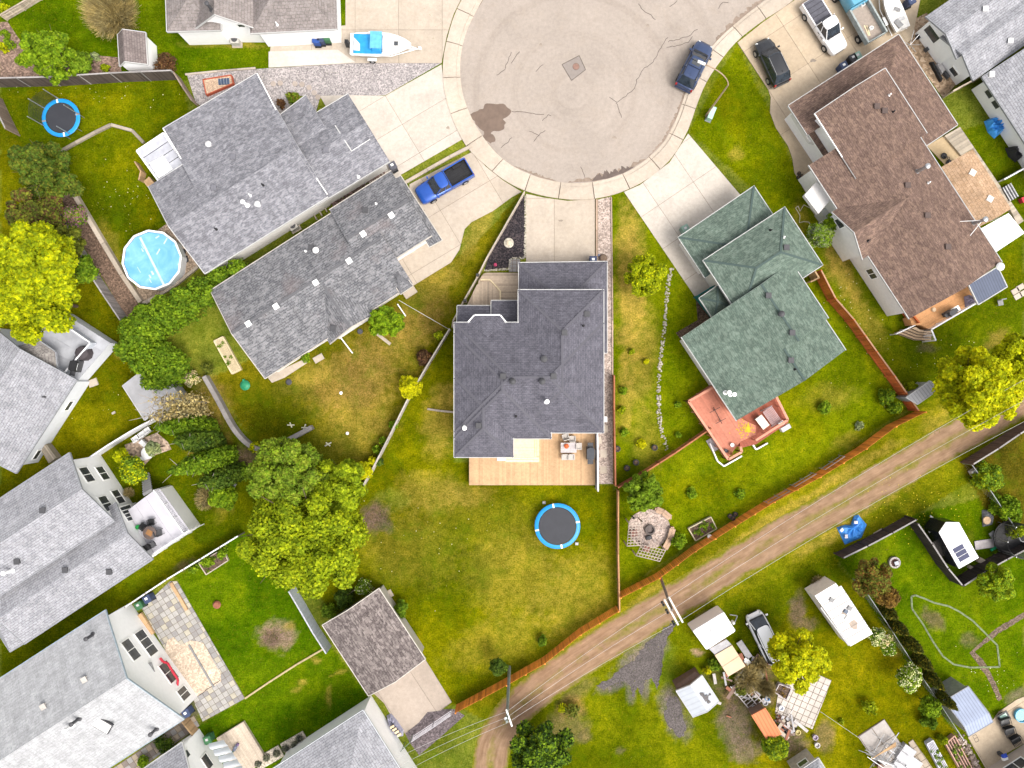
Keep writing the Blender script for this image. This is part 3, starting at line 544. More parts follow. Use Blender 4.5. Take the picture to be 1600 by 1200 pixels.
SH_PALE = shingle('shingle_pale', [(0.278, 0.281, 0.305), (0.347, 0.351, 0.374), (0.417, 0.417, 0.435)], row=.22, wid=.42, mott=.4, contrast=1.1)
SH_PALE2 = shingle('shingle_pale_smooth', [(0.363, 0.37, 0.38), (0.417, 0.424, 0.436), (0.463, 0.471, 0.475)], row=.25, wid=.6, mott=.5, contrast=.35)
SH_TOP = shingle('shingle_taupe', [(0.216, 0.191, 0.181), (0.274, 0.241, 0.227), (0.317, 0.288, 0.28)], row=.27, mott=.4, contrast=.8)
SH_GAR = shingle('shingle_garage', [(0.124, 0.102, 0.0989), (0.205, 0.174, 0.164), (0.322, 0.279, 0.259)], row=.26, wid=.4, mott=.7, contrast=1.2)
SH_SHED = shingle('shingle_shed', [(0.18, 0.148, 0.14), (0.223, 0.187, 0.178), (0.259, 0.223, 0.212)], row=.22, mott=.3, contrast=.9)
SH_TAN = shingle('shingle_tan', [(0.391, 0.255, 0.152), (0.476, 0.323, 0.205), (0.544, 0.391, 0.268)], row=.3, mott=.3, contrast=.8)
GREYWOOD = shingle('old_wood_shingle', [(.22, .2, .19), (.32, .3, .28), (.4, .37, .34)], row=.25, mott=.5)
GUT = plain('gutter_metal', (.5, .5, .49), .6, var=.15)
def planes_of(kind, a, b, c, d, zr, off):
 V = lambda p, z: Vector((p.x, p.y, z))
 if kind == 'gable':
  r0, r1 = V(lerp(a, d, off), zr), V(lerp(b, c, off), zr); return [[a, b, r1, r0], [c, d, r0, r1]], [(a, b), (d, c)], [(a, r0), (r0, d), (b, r1), (r1, c)], [(r0, r1)]
 if kind == 'hip':
  w = (c - b).length; L = (b - a).length; w = Vector((c.x - b.x, c.y - b.y, 0)).length; t = min(min(off, 1) * w / L, .499) if off <= .5 else min(w * off / L, .499)
  m0, m1 = lerp(a, d, off), lerp(b, c, off); r0, r1 = V(lerp(m0, m1, t), zr), V(lerp(m0, m1, 1 - t), zr)
  return [[a, b, r1, r0], [b, c, r1], [c, d, r0, r1], [d, a, r0]], [(a, b), (b, c), (c, d), (d, a)], [], [(r0, r1), (a, r0), (b, r1), (c, r1), (d, r0)]
 return [[a, b, c, d]], [(a, b), (b, c), (c, d), (d, a)], [], []
class House:
 def __init__(s, name, label, cat, org, roof, wall=None, trim=None, ridge=None, group=None):
  s.t = thing(name, label, cat, W(*org), group); s.roof = roof; s.wall = wall or WSID; s.trim = trim or WHITE; s.planes = []; s.k = 0; s.walls = MB(); s.ridge = ridge; s.vents = 0
 def prim(s, kind, A, B, C, e, rise, off=.5, eR=None, ins=.45, walls=True, z0=0, mat=None, name='roof', gut=True, eB=None, ridge=True, wmat=None, thick=.16, gw=.06):
  eR = e if eR is None else eR; zr = e + rise
  a, b, c = W(A[0], A[1], e), W(B[0], B[1], e), W(C[0], C[1], eR)
  d = Vector((a.x + c.x - b.x, a.y + c.y - b.y, eR))
  if kind == 'shed': c.z = d.z = e + rise
  P, eaves, rakes, rid = planes_of(kind, a, b, c, d, zr, off)
  mb = MB(); s.k += 1; dz = s.k * .0015
  for p in P:
   n = (p[1] - p[0]).cross(p[2] - p[0]); n = n if n.z > 0 else -n; n.normalize()
   if (p[1] - p[0]).cross(p[2] - p[0]).z < 0: p = p[::-1]
   u = Vector((0, 0, 1)).cross(n); u = (p[1] - p[0]).normalized() if u.length < 1e-3 else u.normalized(); v = n.cross(u)
   q = [x + Vector((0, 0, dz)) for x in p]; k = len(q)
   mb.add(q + [x - Vector((0, 0, thick)) for x in q], [tuple(range(k)), tuple(range(k, 2 * k))[::-1]] + [(i + k, (i + 1) % k + k, (i + 1) % k, i) for i in range(k)])
   fi = len(mb.f) - (k + 2); mb.uv[fi] = [(x.dot(u) + s.k * 3.1, x.dot(v) + s.k * 1.7) for x in q]
   for j in range(k): mb.m[fi + 2 + j] = 1
   mb.m[fi + 1] = 1; s.planes.append(([(x.x, x.y) for x in q], q[0], n))
  ro = part(name, mb, [mat or s.roof, s.trim], s.t)
  cen = (a + b + c + d) / 4
  if gut:
   g = MB()
   ed = eaves + rakes; ks = 'aecs' if len(eaves) == 4 else 'acssee'
   for kk, (p, q) in zip(ks, ed):
    if gut is not True and kk not in gut: continue
    m = (p + q) / 2 - cen; m.z = 0; dd = q - p; o = Vector((dd.y, -dd.x, 0)).normalized(); o = o if o.dot(m) > 0 else -o
    off_ = o * (gw / 2 + .003 + s.k * .003); ex = dd.normalized() * gw * .5; zz = Vector((0, 0, thick + .01 - s.k * .003)); g = MB(); g.bar(p + off_ - ex - zz, q + off_ + ex - zz, gw, thick + .03); part('gutter', g, GUT if s.trim is WHITE else s.trim, s.t)
  if ridge and rid and s.ridge:
   g = MB()
   for p, q in rid: g.bar(p + Vector((0, 0, .004 + dz)), q + Vector((0, 0, .004 + dz)), .2, .03)
   part('ridge_cap', g, s.ridge, s.t)
  if walls:
   u = (b - a); L = Vector((u.x, u.y, 0)).length; ux = Vector((u.x, u.y, 0)) / L; w = c - b; Wd = Vector((w.x, w.y, 0)).length; wx = Vector((w.x, w.y, 0)) / Wd
   ii = ins + s.k * .004; base = Vector((a.x, a.y, 0)); P2 = lambda i, j: base + ux * i + wx * j
   def zt(j):
    f = j / Wd
    if kind == 'gable': return (e + rise * f / off if f <= off else zr + (eR - zr) * (f - off) / (1 - off)) - thick
    if kind == 'hip': return e + min(ii * rise / (off * Wd), rise) * .8 - thick
    if kind == 'shed': return e + rise * f - thick
    return e - thick
   sl = [ii, off * Wd, Wd - ii] if kind == 'gable' else [ii, Wd - ii]
   for (pi, sgn) in ((ii, -1), (L - ii, 1)):
    top = [P2(pi, j) + Vector((0, 0, zt(j) - .004)) for j in sl]; bot = [P2(pi, sl[0]) + Vector((0, 0, z0)), P2(pi, sl[-1]) + Vector((0, 0, z0))]
    s.walls.add([bot[0], bot[1]] + top[::-1], [tuple(range(2 + len(top)))])
   for j in (sl[0], sl[-1]):
    s.walls.add([P2(ii, j) + Vector((0, 0, z0)), P2(L - ii, j) + Vector((0, 0, z0)), P2(L - ii, j) + Vector((0, 0, zt(j) - .004)), P2(ii, j) + Vector((0, 0, zt(j) - .004))], [(0, 1, 2, 3)])
   return dict(P2=P2, L=L, Wd=Wd, ii=ii, ux=ux, wx=wx)
  return ro
 def trimbar(s, p, q, z): mb = MB(); mb.bar(W(p[0], p[1], z), W(q[0], q[1], z), .08, .06); part('rake_trim', mb, s.trim, s.t)
 def planeset(s, name, polys, edges):
  mb = MB(); g = MB(); PP = []
  for p in polys:
   p = [W(*q) for q in p]; n = (p[1] - p[0]).cross(p[2] - p[0])
   u = (p[1] - p[0]).normalized(); n = n if n.z > 0 else -n; n.normalize(); v = n.cross(u); k = len(p); PP.append(p); q = p if (p[1] - p[0]).cross(p[2] - p[0]).z > 0 else p[::-1]
   mb.add(q + [x - Vector((0, 0, .16)) for x in q], [tuple(range(k)), tuple(range(k, 2 * k))[::-1]] + [(i + k, (i + 1) % k + k, (i + 1) % k, i) for i in range(k)])
   mb.uv[len(mb.f) - (k + 2)] = [(x.dot(u), x.dot(v)) for x in q]; s.planes.append(([(x.x, x.y) for x in q], q[0], n))
  part(name, mb, [s.roof, s.trim], s.t)
  for a, b in edges: p = PP[a]; x, y = p[b], p[(b + 1) % len(p)]; m = (x + y) / 2 - sum(p, Vector()) / len(p); d = y - x; o = Vector((d.y, -d.x, 0)).normalized(); o = o if o.dot(m) > 0 else -o; g = MB(); g.bar(x + o * .04 - Vector((0, 0, .17)), y + o * .04 - Vector((0, 0, .17)), .06, .19); part('gutter', g, GUT, s.t)
 def cone(s, poly, apex, e, rise, name='roof', mat=None):
  P = W2(poly, e); ap = W(apex[0], apex[1], e + rise); mb = MB()
  cen = sum(P, Vector()) / len(P)
  for p, q in zip(P, P[1:] + P[:1]):
   f = [p, q, ap]; n = (q - p).cross(ap - p)
   if n.z < 0: f = [q, p, ap]; n = -n
   n.normalize(); u = Vector((0, 0, 1)).cross(n).normalized(); v = n.cross(u); mb.add(f, [(0, 1, 2)]); mb.uv[len(mb.f) - 1] = [(x.dot(u), x.dot(v)) for x in f]; s.planes.append(([(x.x, x.y) for x in f], f[0], n))
  mb.m = [0] * len(mb.f); mb.prism(P, e - .16, e - .01, 1); part(name, mb, [mat or s.roof, s.trim], s.t)
  g = MB()
  for p, q in zip(P, P[1:] + P[:1]):
   m = (p + q) / 2 - cen; dd = q - p; o = Vector((dd.y, -dd.x, 0)).normalized(); o = o if o.dot(m) > 0 else -o; g.bar(p + o * .06 - Vector((0, 0, .17)), q + o * .06 - Vector((0, 0, .17)), .11, .19)
  part('gutter', g, s.trim, s.t)
 def z(s, x, y):
  best = None
  for P, p0, n in s.planes:
   ins = False; k = len(P); j = k - 1
   for i in range(k):
    if (P[i][1] > y) != (P[j][1] > y) and x < (P[j][0] - P[i][0]) * (y - P[i][1]) / (P[j][1] - P[i][1]) + P[i][0]: ins = not ins
    j = i
   if ins:
    zz = p0.z - (n.x * (x - p0.x) + n.y * (y - p0.y)) / n.z
    if best is None or zz > best[0]: best = (zz, n)
  return best or (4, Vector((0, 0, 1)))
 def on(s, px, py):
  h = 5
  for _ in range(6): p = W(px, py, h); h, n = s.z(p.x, p.y)
  return W(px, py, h), n
 def vent(s, px, py, kind='box', mat=None, rz=0, label=None):
  p, n = s.on(px, py); s.vents += 1; mb = MB(); nm = 'roof_vent'
  if kind == 'box': mb.box(p - Vector((0, 0, .1)), (.42, .42, .26), rz, top=.85); mb.box(p + Vector((0, 0, .16)), (.5, .5, .05), rz)
  elif kind == 'turtle': mb.lathe(p - Vector((0, 0, .08)), [(.25, 0), (.25, .14), (.3, .18), (.3, .24), (.16, .31)], 16)
  elif kind == 'pipe': mb.lathe(p - Vector((0, 0, .05)), [(.16, 0), (.07, .1), (.06, .42)], 12); nm = 'vent_pipe'
  elif kind == 'wind': mb.lathe(p - Vector((0, 0, .08)), [(.22, 0), (.16, .12), (.16, .3), (.27, .36), (.29, .48), (.2, .6), (.08, .66)], 16); nm = 'turbine_vent'
  elif kind == 'flue': mb.lathe(p - Vector((0, 0, .05)), [(.26, 0), (.14, .12), (.13, 1.0), (.2, 1.02), (.2, 1.12), (.06, 1.2)], 14); nm = 'chimney_flue'
  part(nm, mb, mat or DGREY, s.t, smooth=40, label=label)
 def done(s):
  if s.walls.v: part('wall', s.walls, s.wall, s.t)
 def window(s, f, side, t, z0, z1, w, panes=2, fm=None, gm=None):
  "window on a wall of primitive f; side 'a' = AB wall, 'c' = CD wall, 's' = start gable (A-D), 'e' = end gable (B-C); t metres along, centre"
  P2, L, Wd, ii = f['P2'], f['L'], f['Wd'], f['ii']
  if side == 'e': o = P2(L - ii, t); d = f['wx']; n = f['ux']
  elif side == 's': o = P2(ii, t); d = f['wx']; n = -f['ux']
  elif side == 'a': o = P2(t, ii); d = f['ux']; n = -f['wx']
  else: o = P2(t, Wd - ii); d = f['ux']; n = f['wx']
  mb = MB()
  def slab(u0, u1, v0, v1, t0, t1, m=None):
   m = m or mb; c = [o + d * u + n * q + Vector((0, 0, v)) for q in (t0, t1) for u, v in ((u0, v0), (u1, v0), (u1, v1), (u0, v1))]
   m.add(c, [(0, 3, 2, 1), (4, 5, 6, 7), (0, 1, 5, 4), (1, 2, 6, 5), (2, 3, 7, 6), (3, 0, 4, 7)])
  h = w / 2; fr = .09
  for a in ((-h - fr, h + fr, z0 - fr, z0), (-h - fr, h + fr, z1, z1 + fr), (-h - fr, -h, z0, z1), (h, h + fr, z0, z1)): slab(*a, -.02, .06)
  for k in range(1, panes): x = -h + w * k / panes; slab(x - .035, x + .035, z0, z1, -.02, .05)
  fo = part('window', mb, fm or WHITE, s.t)
  for k in range(panes):
   g = MB(); x0, x1 = -h + w * k / panes + (.035 if k else 0), -h + w * (k + 1) / panes - (.035 if k < panes - 1 else 0); slab(x0, x1, z0, z1, -.01, .02, g); part('pane', g, gm or GLASS, fo)
# 1 centre house
CAP = shingle('ridge_charcoal', [(.24, .235, .27), (0.18, 0.176, 0.205), (0.207, 0.203, 0.239)], mott=.2)
h = House('house', 'two-storey house with a charcoal hipped roof in the middle, below the turning circle', 'house', (828, 580), SH_DARK, siding('greige_siding', (.4, .37, .34)), ridge=CAP)
fa = h.prim('hip', (943, 676), (943, 453), (810, 453), 5.5, 1.53); fb = h.prim('hip', (710, 504), (943, 504), (943, 676), 5.5, 1.98); h.prim('hip', (861, 520), (861, 685), (710, 685), 5.5, 1.74); fc = h.prim('hip', (802, 590), (802, 714), (710, 714), 5.5, 1.06)
h.window(fb, 'c', 10.6, 1.0, 3.0, 1.8, 2); h.window(fb, 'c', 10.6, 3.9, 4.9, 1.4, 2); h.window(fc, 'e', 2.6, 3.7, 4.8, 1.6, 2); h.window(fc, 'e', 2.6, 1.4, 2.6, 1.6, 2); h.window(fa, 'a', 3, 3.9, 4.9, 1.2, 2); h.window(fa, 'a', 9.5, 3.9, 4.9, 1.2, 2); h.window(fb, 's', 6, 3.8, 4.8, 1.2, 2)
h.cone([(732, 504), (742, 493), (781, 493), (790, 504), (761, 545)], (761, 526), 5.5, .6)
h.prim('hip', (811, 411), (811, 553), (948, 551), 2.9, 1.5, name='garage_roof')
h.prim('shed', (768, 470), (812, 470), (812, 530), 2.9, 1.2, name='porch_roof'); h.prim('shed', (715, 478), (785, 478), (785, 530), 2.85, 1.0, name='porch_roof')
for p in ((917, 491, 'box'), (882, 520, 'box'), (786, 588, 'box'), (865, 588, 'box'), (801, 596, 'wind'), (847, 596, 'wind'), (748, 665, 'box')): h.vent(p[0], p[1], p[2])
h.vent(850, 561, 'turtle', DGREY); h.vent(911, 509, 'pipe', BLK); h.vent(806, 650, 'pipe', BLK)
for p in ((727, 668), (854, 627)): h.vent(p[0], p[1], 'flue', WHITE)
h.done()
# 2 green house
CAPG = shingle('ridge_green', [(0.128, 0.18, 0.161), (0.0975, 0.143, 0.134)], mott=.4)
h = House('house', 'split-level house with a green shingle roof and a red deck behind', 'house', (1190, 470), SH_GREEN, plain('cream_stucco', (.62, .60, .57), .8, var=.08), ridge=CAPG)
h.prim('hip', (1060, 371), (1178, 291), (1219, 353), 2.65, 1.1, off=.92, name='garage_roof')
h.prim('hip', (1099, 407), (1226, 324), (1285, 414), 4.1, 1.35, name='roof')
f = h.prim('gable', (1065, 527), (1122, 613), (1294, 497), 3.4, 2.05, off=.68, eR=4.4, gut='ac'); fd = h.prim('gable', (1119, 609), (1151, 657), (1321, 547), 3.4, 1.7, off=.57, eR=3.9, gut='ac')
h.prim('hip', (1093, 466), (1121, 447), (1143, 480), 2.8, .8, name='entry_roof', walls=False)
for p in ((1200, 462, 'box'), (1219, 491, 'wind'), (1237, 520, 'box'), (1235, 563, 'box'), (1228, 387, 'box')): h.vent(p[0], p[1], p[2])
h.vent(1204, 360, 'pipe', BLK); h.vent(1242, 577, 'pipe', BLK); h.vent(1224, 371, 'pipe', WHITE)
h.vent(1142, 616, 'flue', WHITE); h.vent(1134, 613, 'flue', WHITE)
# bow window on the south-west wall
def boxpart(nm, A, B, depth, z0, z1, mat, par, dirsign=1):
 a, b = W(*A), W(*B); d = (b - a).normalized(); n = Vector((-d.y, d.x, 0)) * dirsign; mb = MB(); mb.prism([a, lerp(a, b, .18) + n * depth, lerp(a, b, .82) + n * depth, b], z0, z1); return part(nm, mb, mat, par)
boxpart('bow_window', (1078, 535), (1106, 578), .5, .8, 2.6, WHITE, h.t, -1)
h.window(fd, 'e', 3, 1.2, 3.1, 1.8, 2); h.window(fd, 'e', 8, 1.6, 2.7, 1.4, 2); h.window(f, 'a', 2.6, 1.2, 2.4, 2.0, 3, gm=glassm('green_curtain_glass', (.06, .12, .09)))
h.done()
# 3 brown house
h = House('house', 'large raised bungalow with a mottled brown shingle roof on the right', 'house', (1400, 300), SH_BROWN, plain('white_stucco', (.74, .73, .72), .8, var=.07), ridge=None)
h.planeset('garage_roof', [[(1232, 165, 2.9), (1404, 54, 2.9), (1388, 130, 3.85), (1262, 211, 3.85)], [(1404, 54, 2.9), (1496, 195, 2.9), (1448, 227, 3.85), (1388, 130, 3.85)]], [(0, 0), (0, 3), (1, 0), (1, 1)])
h.prim('flat', (1236, 168), (1402, 60), (1490, 193), 2.7, 0, gut=False, ins=.3, name='ceiling')
f1 = h.prim('gable', (1273, 178), (1338, 279), (1448, 208), 4.9, .8, ins=.4, gut='cs'); h.trimbar((1272.5, 178), (1316, 246), 4.86)
f = h.prim('gable', (1264, 258), (1421, 498), (1565, 409), 4.0, 1.3, gut='ac')
f2 = h.prim('gable', (1300, 331), (1385, 276), (1433, 350), 4.02, 1.3, ins=.35, gut='s')
h.window(f2, 's', 1.3, 2.9, 3.9, .9, 1); h.window(f, 'a', 11.8, 1.4, 2.5, 1.0, 2)
for p in ((1381, 174), (1369, 167), (1417, 290), (1448, 337), (1480, 386)): h.vent(p[0], p[1], 'box', plain('brown_vent', (.1, .07, .06), .6))
h.vent(1395, 175, 'pipe', BLK); h.vent(1356, 376, 'pipe', BLK); h.vent(1389, 149, 'pipe', WHITE); h.vent(1450, 286, 'pipe', WHITE)
for a, b in (((1433, 268), (1448, 262)), ((1521, 349), (1539, 340))):
 p, _ = h.on(*a); mb = MB(); mb.lathe(p - Vector((0, 0, .1)), [(.3, 0), (.16, .15), (.15, 1.6), (.24, 1.62), (.24, 1.75), (.1, 1.85)], 14); part('chimney_flue', mb, STEEL, h.t, smooth=40)
p, _ = h.on(1521, 349)
for q in ((1500, 346), (1516, 368)): r, _ = h.on(*q); mb = MB(); mb.tube(p + Vector((0, 0, 1.2)), r, .03); part('stay_rod', mb, WHITE, h.t)
for A, B, C, e, nm in (((1257, 305), (1276, 283), (1298, 312), 3.0, 'entry_canopy'), ((1238, 178), (1279, 190), (1306, 233), 2.3, 'entry_canopy')):
 mb = MB(); a, b, c = W(*A, e), W(*B, e), W(*C, e); mb.prism([a, b, c, a + c - b], e - .5, e); part(nm, mb, plain('canopy_white', (.68, .66, .64), .6, var=.06), h.t)
mb = MB(); mb.prism(W2([(1283, 331), (1297, 318), (1304, 330), (1291, 342)], 1.5), 0, 1.5); part('porch_glazing', mb, plain('porch_panel', (.55, .56, .55), .3), h.t)
h.done()
pr = House('pergola', 'tan shingled patio cover behind the brown roofed house', 'patio cover', (1525, 295), SH_TAN, boards('tan_posts', (.4, .27, .17)), trim=plain('tan_trim', (.5, .35, .22)))
pr.prim('gable', (1471, 261), (1531, 354), (1580, 326), 2.7, .5, off=.48, walls=False, gut=False)
for p in ((1475, 266), (1500, 306), (1528, 350), (1518, 240), (1546, 284), (1574, 326)):
 q = W(p[0], p[1], 2.4); mb = MB(); mb.box((q.x, q.y, 0), (.14, .14, 2.55)); part('post', mb, boards('tan_posts', (.4, .27, .17)), pr.t)
for p in ((1519, 270), (1546, 311)):
 q, _ = pr.on(*p); mb = MB(); mb.box(q, (.55, .55, .12), R(-30)); part('skylight', mb, plain('skylight_dome', (.7, .66, .6), .2), pr.t)
cv = thing('canopy', 'flat white canopy beside the tan patio cover', 'canopy', W(1560, 365)); e = 2.6
mb = MB(); mb.prism(W2([(1533, 357), (1576, 333), (1601, 364), (1556, 394)], e), e - .1, e); part('roof_sheet', mb, plain('canopy_sheet', (.84, .84, .83), .5, var=.03), cv)
for p in ((1535, 358), (1576, 335), (1599, 364), (1556, 391)): q = W(p[0], p[1], e); mb = MB(); mb.box((q.x, q.y, 0), (.1, .1, e - .1)); part('post', mb, WHITE, cv)
# 4 north-west grey house
h = House('house', 'house with a mottled mid-grey roof and a glazed sunroom, upper left', 'house', (380, 290), SH_GREY, plain('offwhite_stucco', (.62, .6, .57), .8, var=.08))
h.prim('gable', (232, 291), (424, 171), (512, 307), 3.7, 1.45, ins=.5, gut='cs'); h.prim('gable', (255, 201), (401, 115), (512, 303), 3.68, 1.35, off=.645, gut='a'); h.trimbar((402, 115), (448, 204), 4.3); h.trimbar((489, 270), (511, 303), 4.1); h.trimbar((255, 201), (288, 256), 4.2)
h.prim('gable', (415, 197), (478, 149), (541, 248), 2.9, .9, name='garage_roof', gut='as'); f = h.prim('gable', (430, 215), (544, 147), (609, 252), 3.0, 1.25, name='garage_roof', gut='ac')
h.prim('gable', (525, 196), (553, 178), (578, 217), 3.95, .2, name='gable_return', walls=False, gw=.1, gut='s')
for p in ((343, 205), (365, 246), (335, 294), (510, 235)): h.vent(p[0], p[1], 'box', plain('vent_grey', (.16, .16, .18), .6))
for p in ((328, 227), (404, 320)): h.vent(p[0], p[1], 'wind', plain('turbine_white', (.62, .62, .62), .4))
h.vent(386, 320, 'flue', WHITE); h.vent(411, 289, 'pipe', BLK); h.vent(338, 358, 'pipe', BLK); h.vent(560, 276, 'pipe', WHITE); h.vent(391, 305, 'pipe', WHITE)
# sunroom: translucent panels on a white frame
PAN = plain('translucent_panel', (.5, .51, .56), .25, var=.2, scale=1.2, bump=0)
A, B, C, D = W(214, 236, 2.4), W(256, 208, 2.9), W(288, 256, 2.9), W(248, 283, 2.4)
for i in range(4):
 a, b = lerp(A, D, i / 4 + .01), lerp(A, D, (i + 1) / 4 - .01); c, d = lerp(B, C, (i + 1) / 4 - .01), lerp(B, C, i / 4 + .01)
 mb = MB(); mb.add([a, b, c, d] + [x - Vector((0, 0, .04)) for x in (a, b, c, d)], [(0, 1, 2, 3), (7, 6, 5, 4), (0, 4, 5, 1), (1, 5, 6, 2), (2, 6, 7, 3), (3, 7, 4, 0)]); part('sunroom_panel', mb, PAN, h.t)
for p, q in ((A, B), (D, C), (A, D), (B, C)): mb = MB(); mb.bar(p + Vector((0, 0, .03)), q + Vector((0, 0, .03)), .14, .05); part('sunroom_beam', mb, WHITE, h.t)
mb = MB(); ap = lerp(lerp(A, D, .62), lerp(B, C, .62), .35) + Vector((0, 0, .5)); bs = [lerp(lerp(A, D, u), lerp(B, C, u), v) + Vector((0, 0, .05)) for u, v in ((.45, .1), (.95, .05), (.95, .6), (.5, .6))]
mb.add(bs + [ap], [(0, 1, 4), (1, 2, 4), (2, 3, 4), (3, 0, 4), (3, 2, 1, 0)]); part('sunroom_gablet', mb, WHITE, h.t)
mb = MB()
for p, q in ((A, D), (D, C), (A, B)): mb.add([Vector((p.x, p.y, 0)), Vector((q.x, q.y, 0)), q - Vector((0, 0, .05)), p - Vector((0, 0, .05))], [(0, 1, 2, 3)])
part('sunroom_wall', mb, plain('sunroom_glazing', (.5, .52, .55), .2), h.t)
h.done()
# 5 weathered grey house
h = House('house', 'long house with a weathered grey tabbed roof, left of the centre house', 'house', (500, 430), SH_ROW, plain('white_stucco2', (.72, .7, .68), .8, var=.07), trim=plain('putty_trim', (.55, .51, .45), .6))
RC = shingle('ridge_weathered', [(0.217, 0.217, 0.233), (0.246, 0.246, 0.26)], row=.2, mott=.4, contrast=1.2); h.ridge = RC
h.prim('gable', (329, 454), (560, 306), (645, 443), 3.2, 1.35, gut='acs'); h.prim('gable', (515, 328), (611, 267), (674, 368), 3.4, 1.25, gut='ac')
h.prim('shed', (626, 275), (690.5, 375), (672, 387), 2.8, .45, name='skirt_roof', walls=False); h.prim('gable', (515, 537), (463, 455), (536, 407), 3.15, 1.15, gut='s')
h.prim('hip', (602, 421), (620, 409), (644, 447), 3.3, .5, name='porch_roof', walls=False)
for p in ((389, 506), (432, 479), (494, 442), (546, 408), (568, 366), (612, 337)): h.vent(p[0], p[1], 'box', WHITE, R(33))
h.vent(588, 319, 'pipe', WHITE); h.vent(478, 393, 'pipe', WHITE); h.vent(495, 392, 'wind', WHITE); h.vent(521, 513, 'box', DGREY); h.vent(571, 329, 'box', DGREY); h.vent(487, 387, 'box', DGREY)
h.done()
# 6 west house A
h = House('house', 'house with a pale speckled roof at the left edge, above the middle', 'house', (40, 640), SH_PALE, plain('lilac_white', (.60, .62, .66), .8, var=.06), trim=plain('grey_trim', (.3, .31, .33), .5))
f = h.prim('gable', (119, 594), (25, 739), (-120, 645), 3.2, 1.3, off=.5)
for t in (3.2, 8.8): h.window(f, 'a', t, .7, 1.3, 1.0, 1)
h.cone([(22, 544), (58, 531), (86, 550), (89, 580), (20, 562)], (52, 556), 3.0, .7, mat=GREYWOOD)
h.vent(70, 620, 'pipe', DGREY); b = boxpart('bay_window', (86, 556), (101, 577), .4, 1.2, 2.9, WHITE, h.t, 1); h.done()
# 7 west house B
h = House('house', 'light grey roofed house with a white window wall facing the raised deck, left', 'house', (60, 850), SH_PALE, plain('bright_white', (.80, .80, .80), .7, var=.04), trim=plain('grey_trim', (.3, .31, .33), .5))
f = h.prim('gable', (-90, 838), (108, 708), (178, 814), 5.0, 1.45, ins=.5); f2 = h.prim('gable', (-20, 918), (180, 786), (238, 874), 3.7, 1.1, ins=.4)
h.prim('hip', (-60, 900), (-10, 870), (66, 988), 3.6, 1.3)
for t, z in ((2.2, 3.1), (5.4, 3.1)): h.window(f, 'e', t, z, z + 1.2, 1.5, 2)
for t, z in ((2.4, .9), (5.1, .9)): h.window(f, 'e', t, z, z + 1.1, 1.4, 2)
h.window(f2, 'e', 1.2, 1.2, 2.9, 1.5, 4)
for p in ((68, 797), (103, 890), (172, 893), (28, 877)): h.vent(p[0], p[1], 'box', DGREY)
h.vent(18, 891, 'flue', WHITE); boxpart('bay_window', (172, 748), (186, 770), .5, 1.2, 3.2, WHITE, h.t, 1); boxpart('patio_door_porch', (212, 832), (226, 856), .5, 0, 2.4, WHITE, h.t, 1)
h.done()
# 8 west house C
h = House('house', 'house with a very pale smooth roof and tall white gable wall, lower left corner', 'house', (100, 1080), SH_PALE2, plain('bright_white', (.80, .80, .80)), trim=plain('blue_grey_trim', (.33, .4, .45), .5))
f = h.prim('gable', (-60, 1099), (164, 954), (287, 1124), 4.4, 2.9, ins=.5)
h.window(f, 'e', 4.6, .9, 2.3, 2.6, 3); h.window(f, 'e', 4.3, 3.3, 4.5, 2.0, 2); h.window(f, 'e', 10.6, .8, 2.2, 1.1, 2)
h.window(f, 'e', 8.1, .7, 2.2, 2.0, 2)
boxpart('bay_window', (240, 1046), (262, 1082), .9, .3, 3.0, plain('bright_white', (.8,) * 3), h.t, 1)
mb = MB(); mb.prism(W2([(228, 1037), (236, 1035), (253, 1083), (248, 1086)], 3.1), 3.0, 3.1); part('bay_roof', mb, MGREY, h.t)
h.vent(145, 992, 'flue', DGREY); h.vent(123, 1123, 'flue', DGREY); h.vent(244, 1139, 'flue', DGREY); h.vent(112, 1133, 'flue', WHITE)
for p in ((133, 1061), (69, 1103)): h.vent(p[0], p[1], 'box', plain('beige_vent', (.5, .47, .43), .6), R(30))
p, n = h.on(161, 1131); mb = MB(); mb.box(p, (.95, 1.75, .22), R(60)); sk = part('skylight', mb, DGREY, h.t); mb = MB(); mb.box(p + Vector((0, 0, .22)), (.8, 1.6, .05), R(60)); part('skylight_dome', mb, plain('skylight_white', (.8, .79, .76), .2), sk)
h.done()
# 9, 10 south houses
h = House('house', 'house with a pale grey hipped roof at the bottom edge, below the tan deck', 'house', (520, 1180), SH_PALE, WSID, trim=plain('silver_trim', (.55, .58, .6), .5))
h.prim('hip', (415, 1209), (567, 1110), (667, 1268), 4.4, 1.6); h.done()
h = House('house', 'small white gabled house at the bottom edge, left of the tan deck', 'house', (290, 1185), SH_PALE, plain('bright_white', (.8,) * 3))
f = h.prim('gable', (206, 1214), (284, 1160), (340, 1245), 3.8, 1.6); h.window(f, 'e', 3.2, 1.2, 2.2, 1.3, 1); h.window(f, 'e', 1.2, 3.1, 3.7, .6, 1); h.done()
# 11 detached garage
h = House('garage', 'detached garage with a brown-grey shingle roof beside the concrete apron', 'garage', (590, 1000), SH_GAR, siding('tan_siding', (.5, .47, .42)), trim=plain('tan_white', (.62, .58, .52), .6))
h.prim('gable', (504, 977), (576, 1087), (664, 1030), 2.7, .9, ins=.3); h.done()
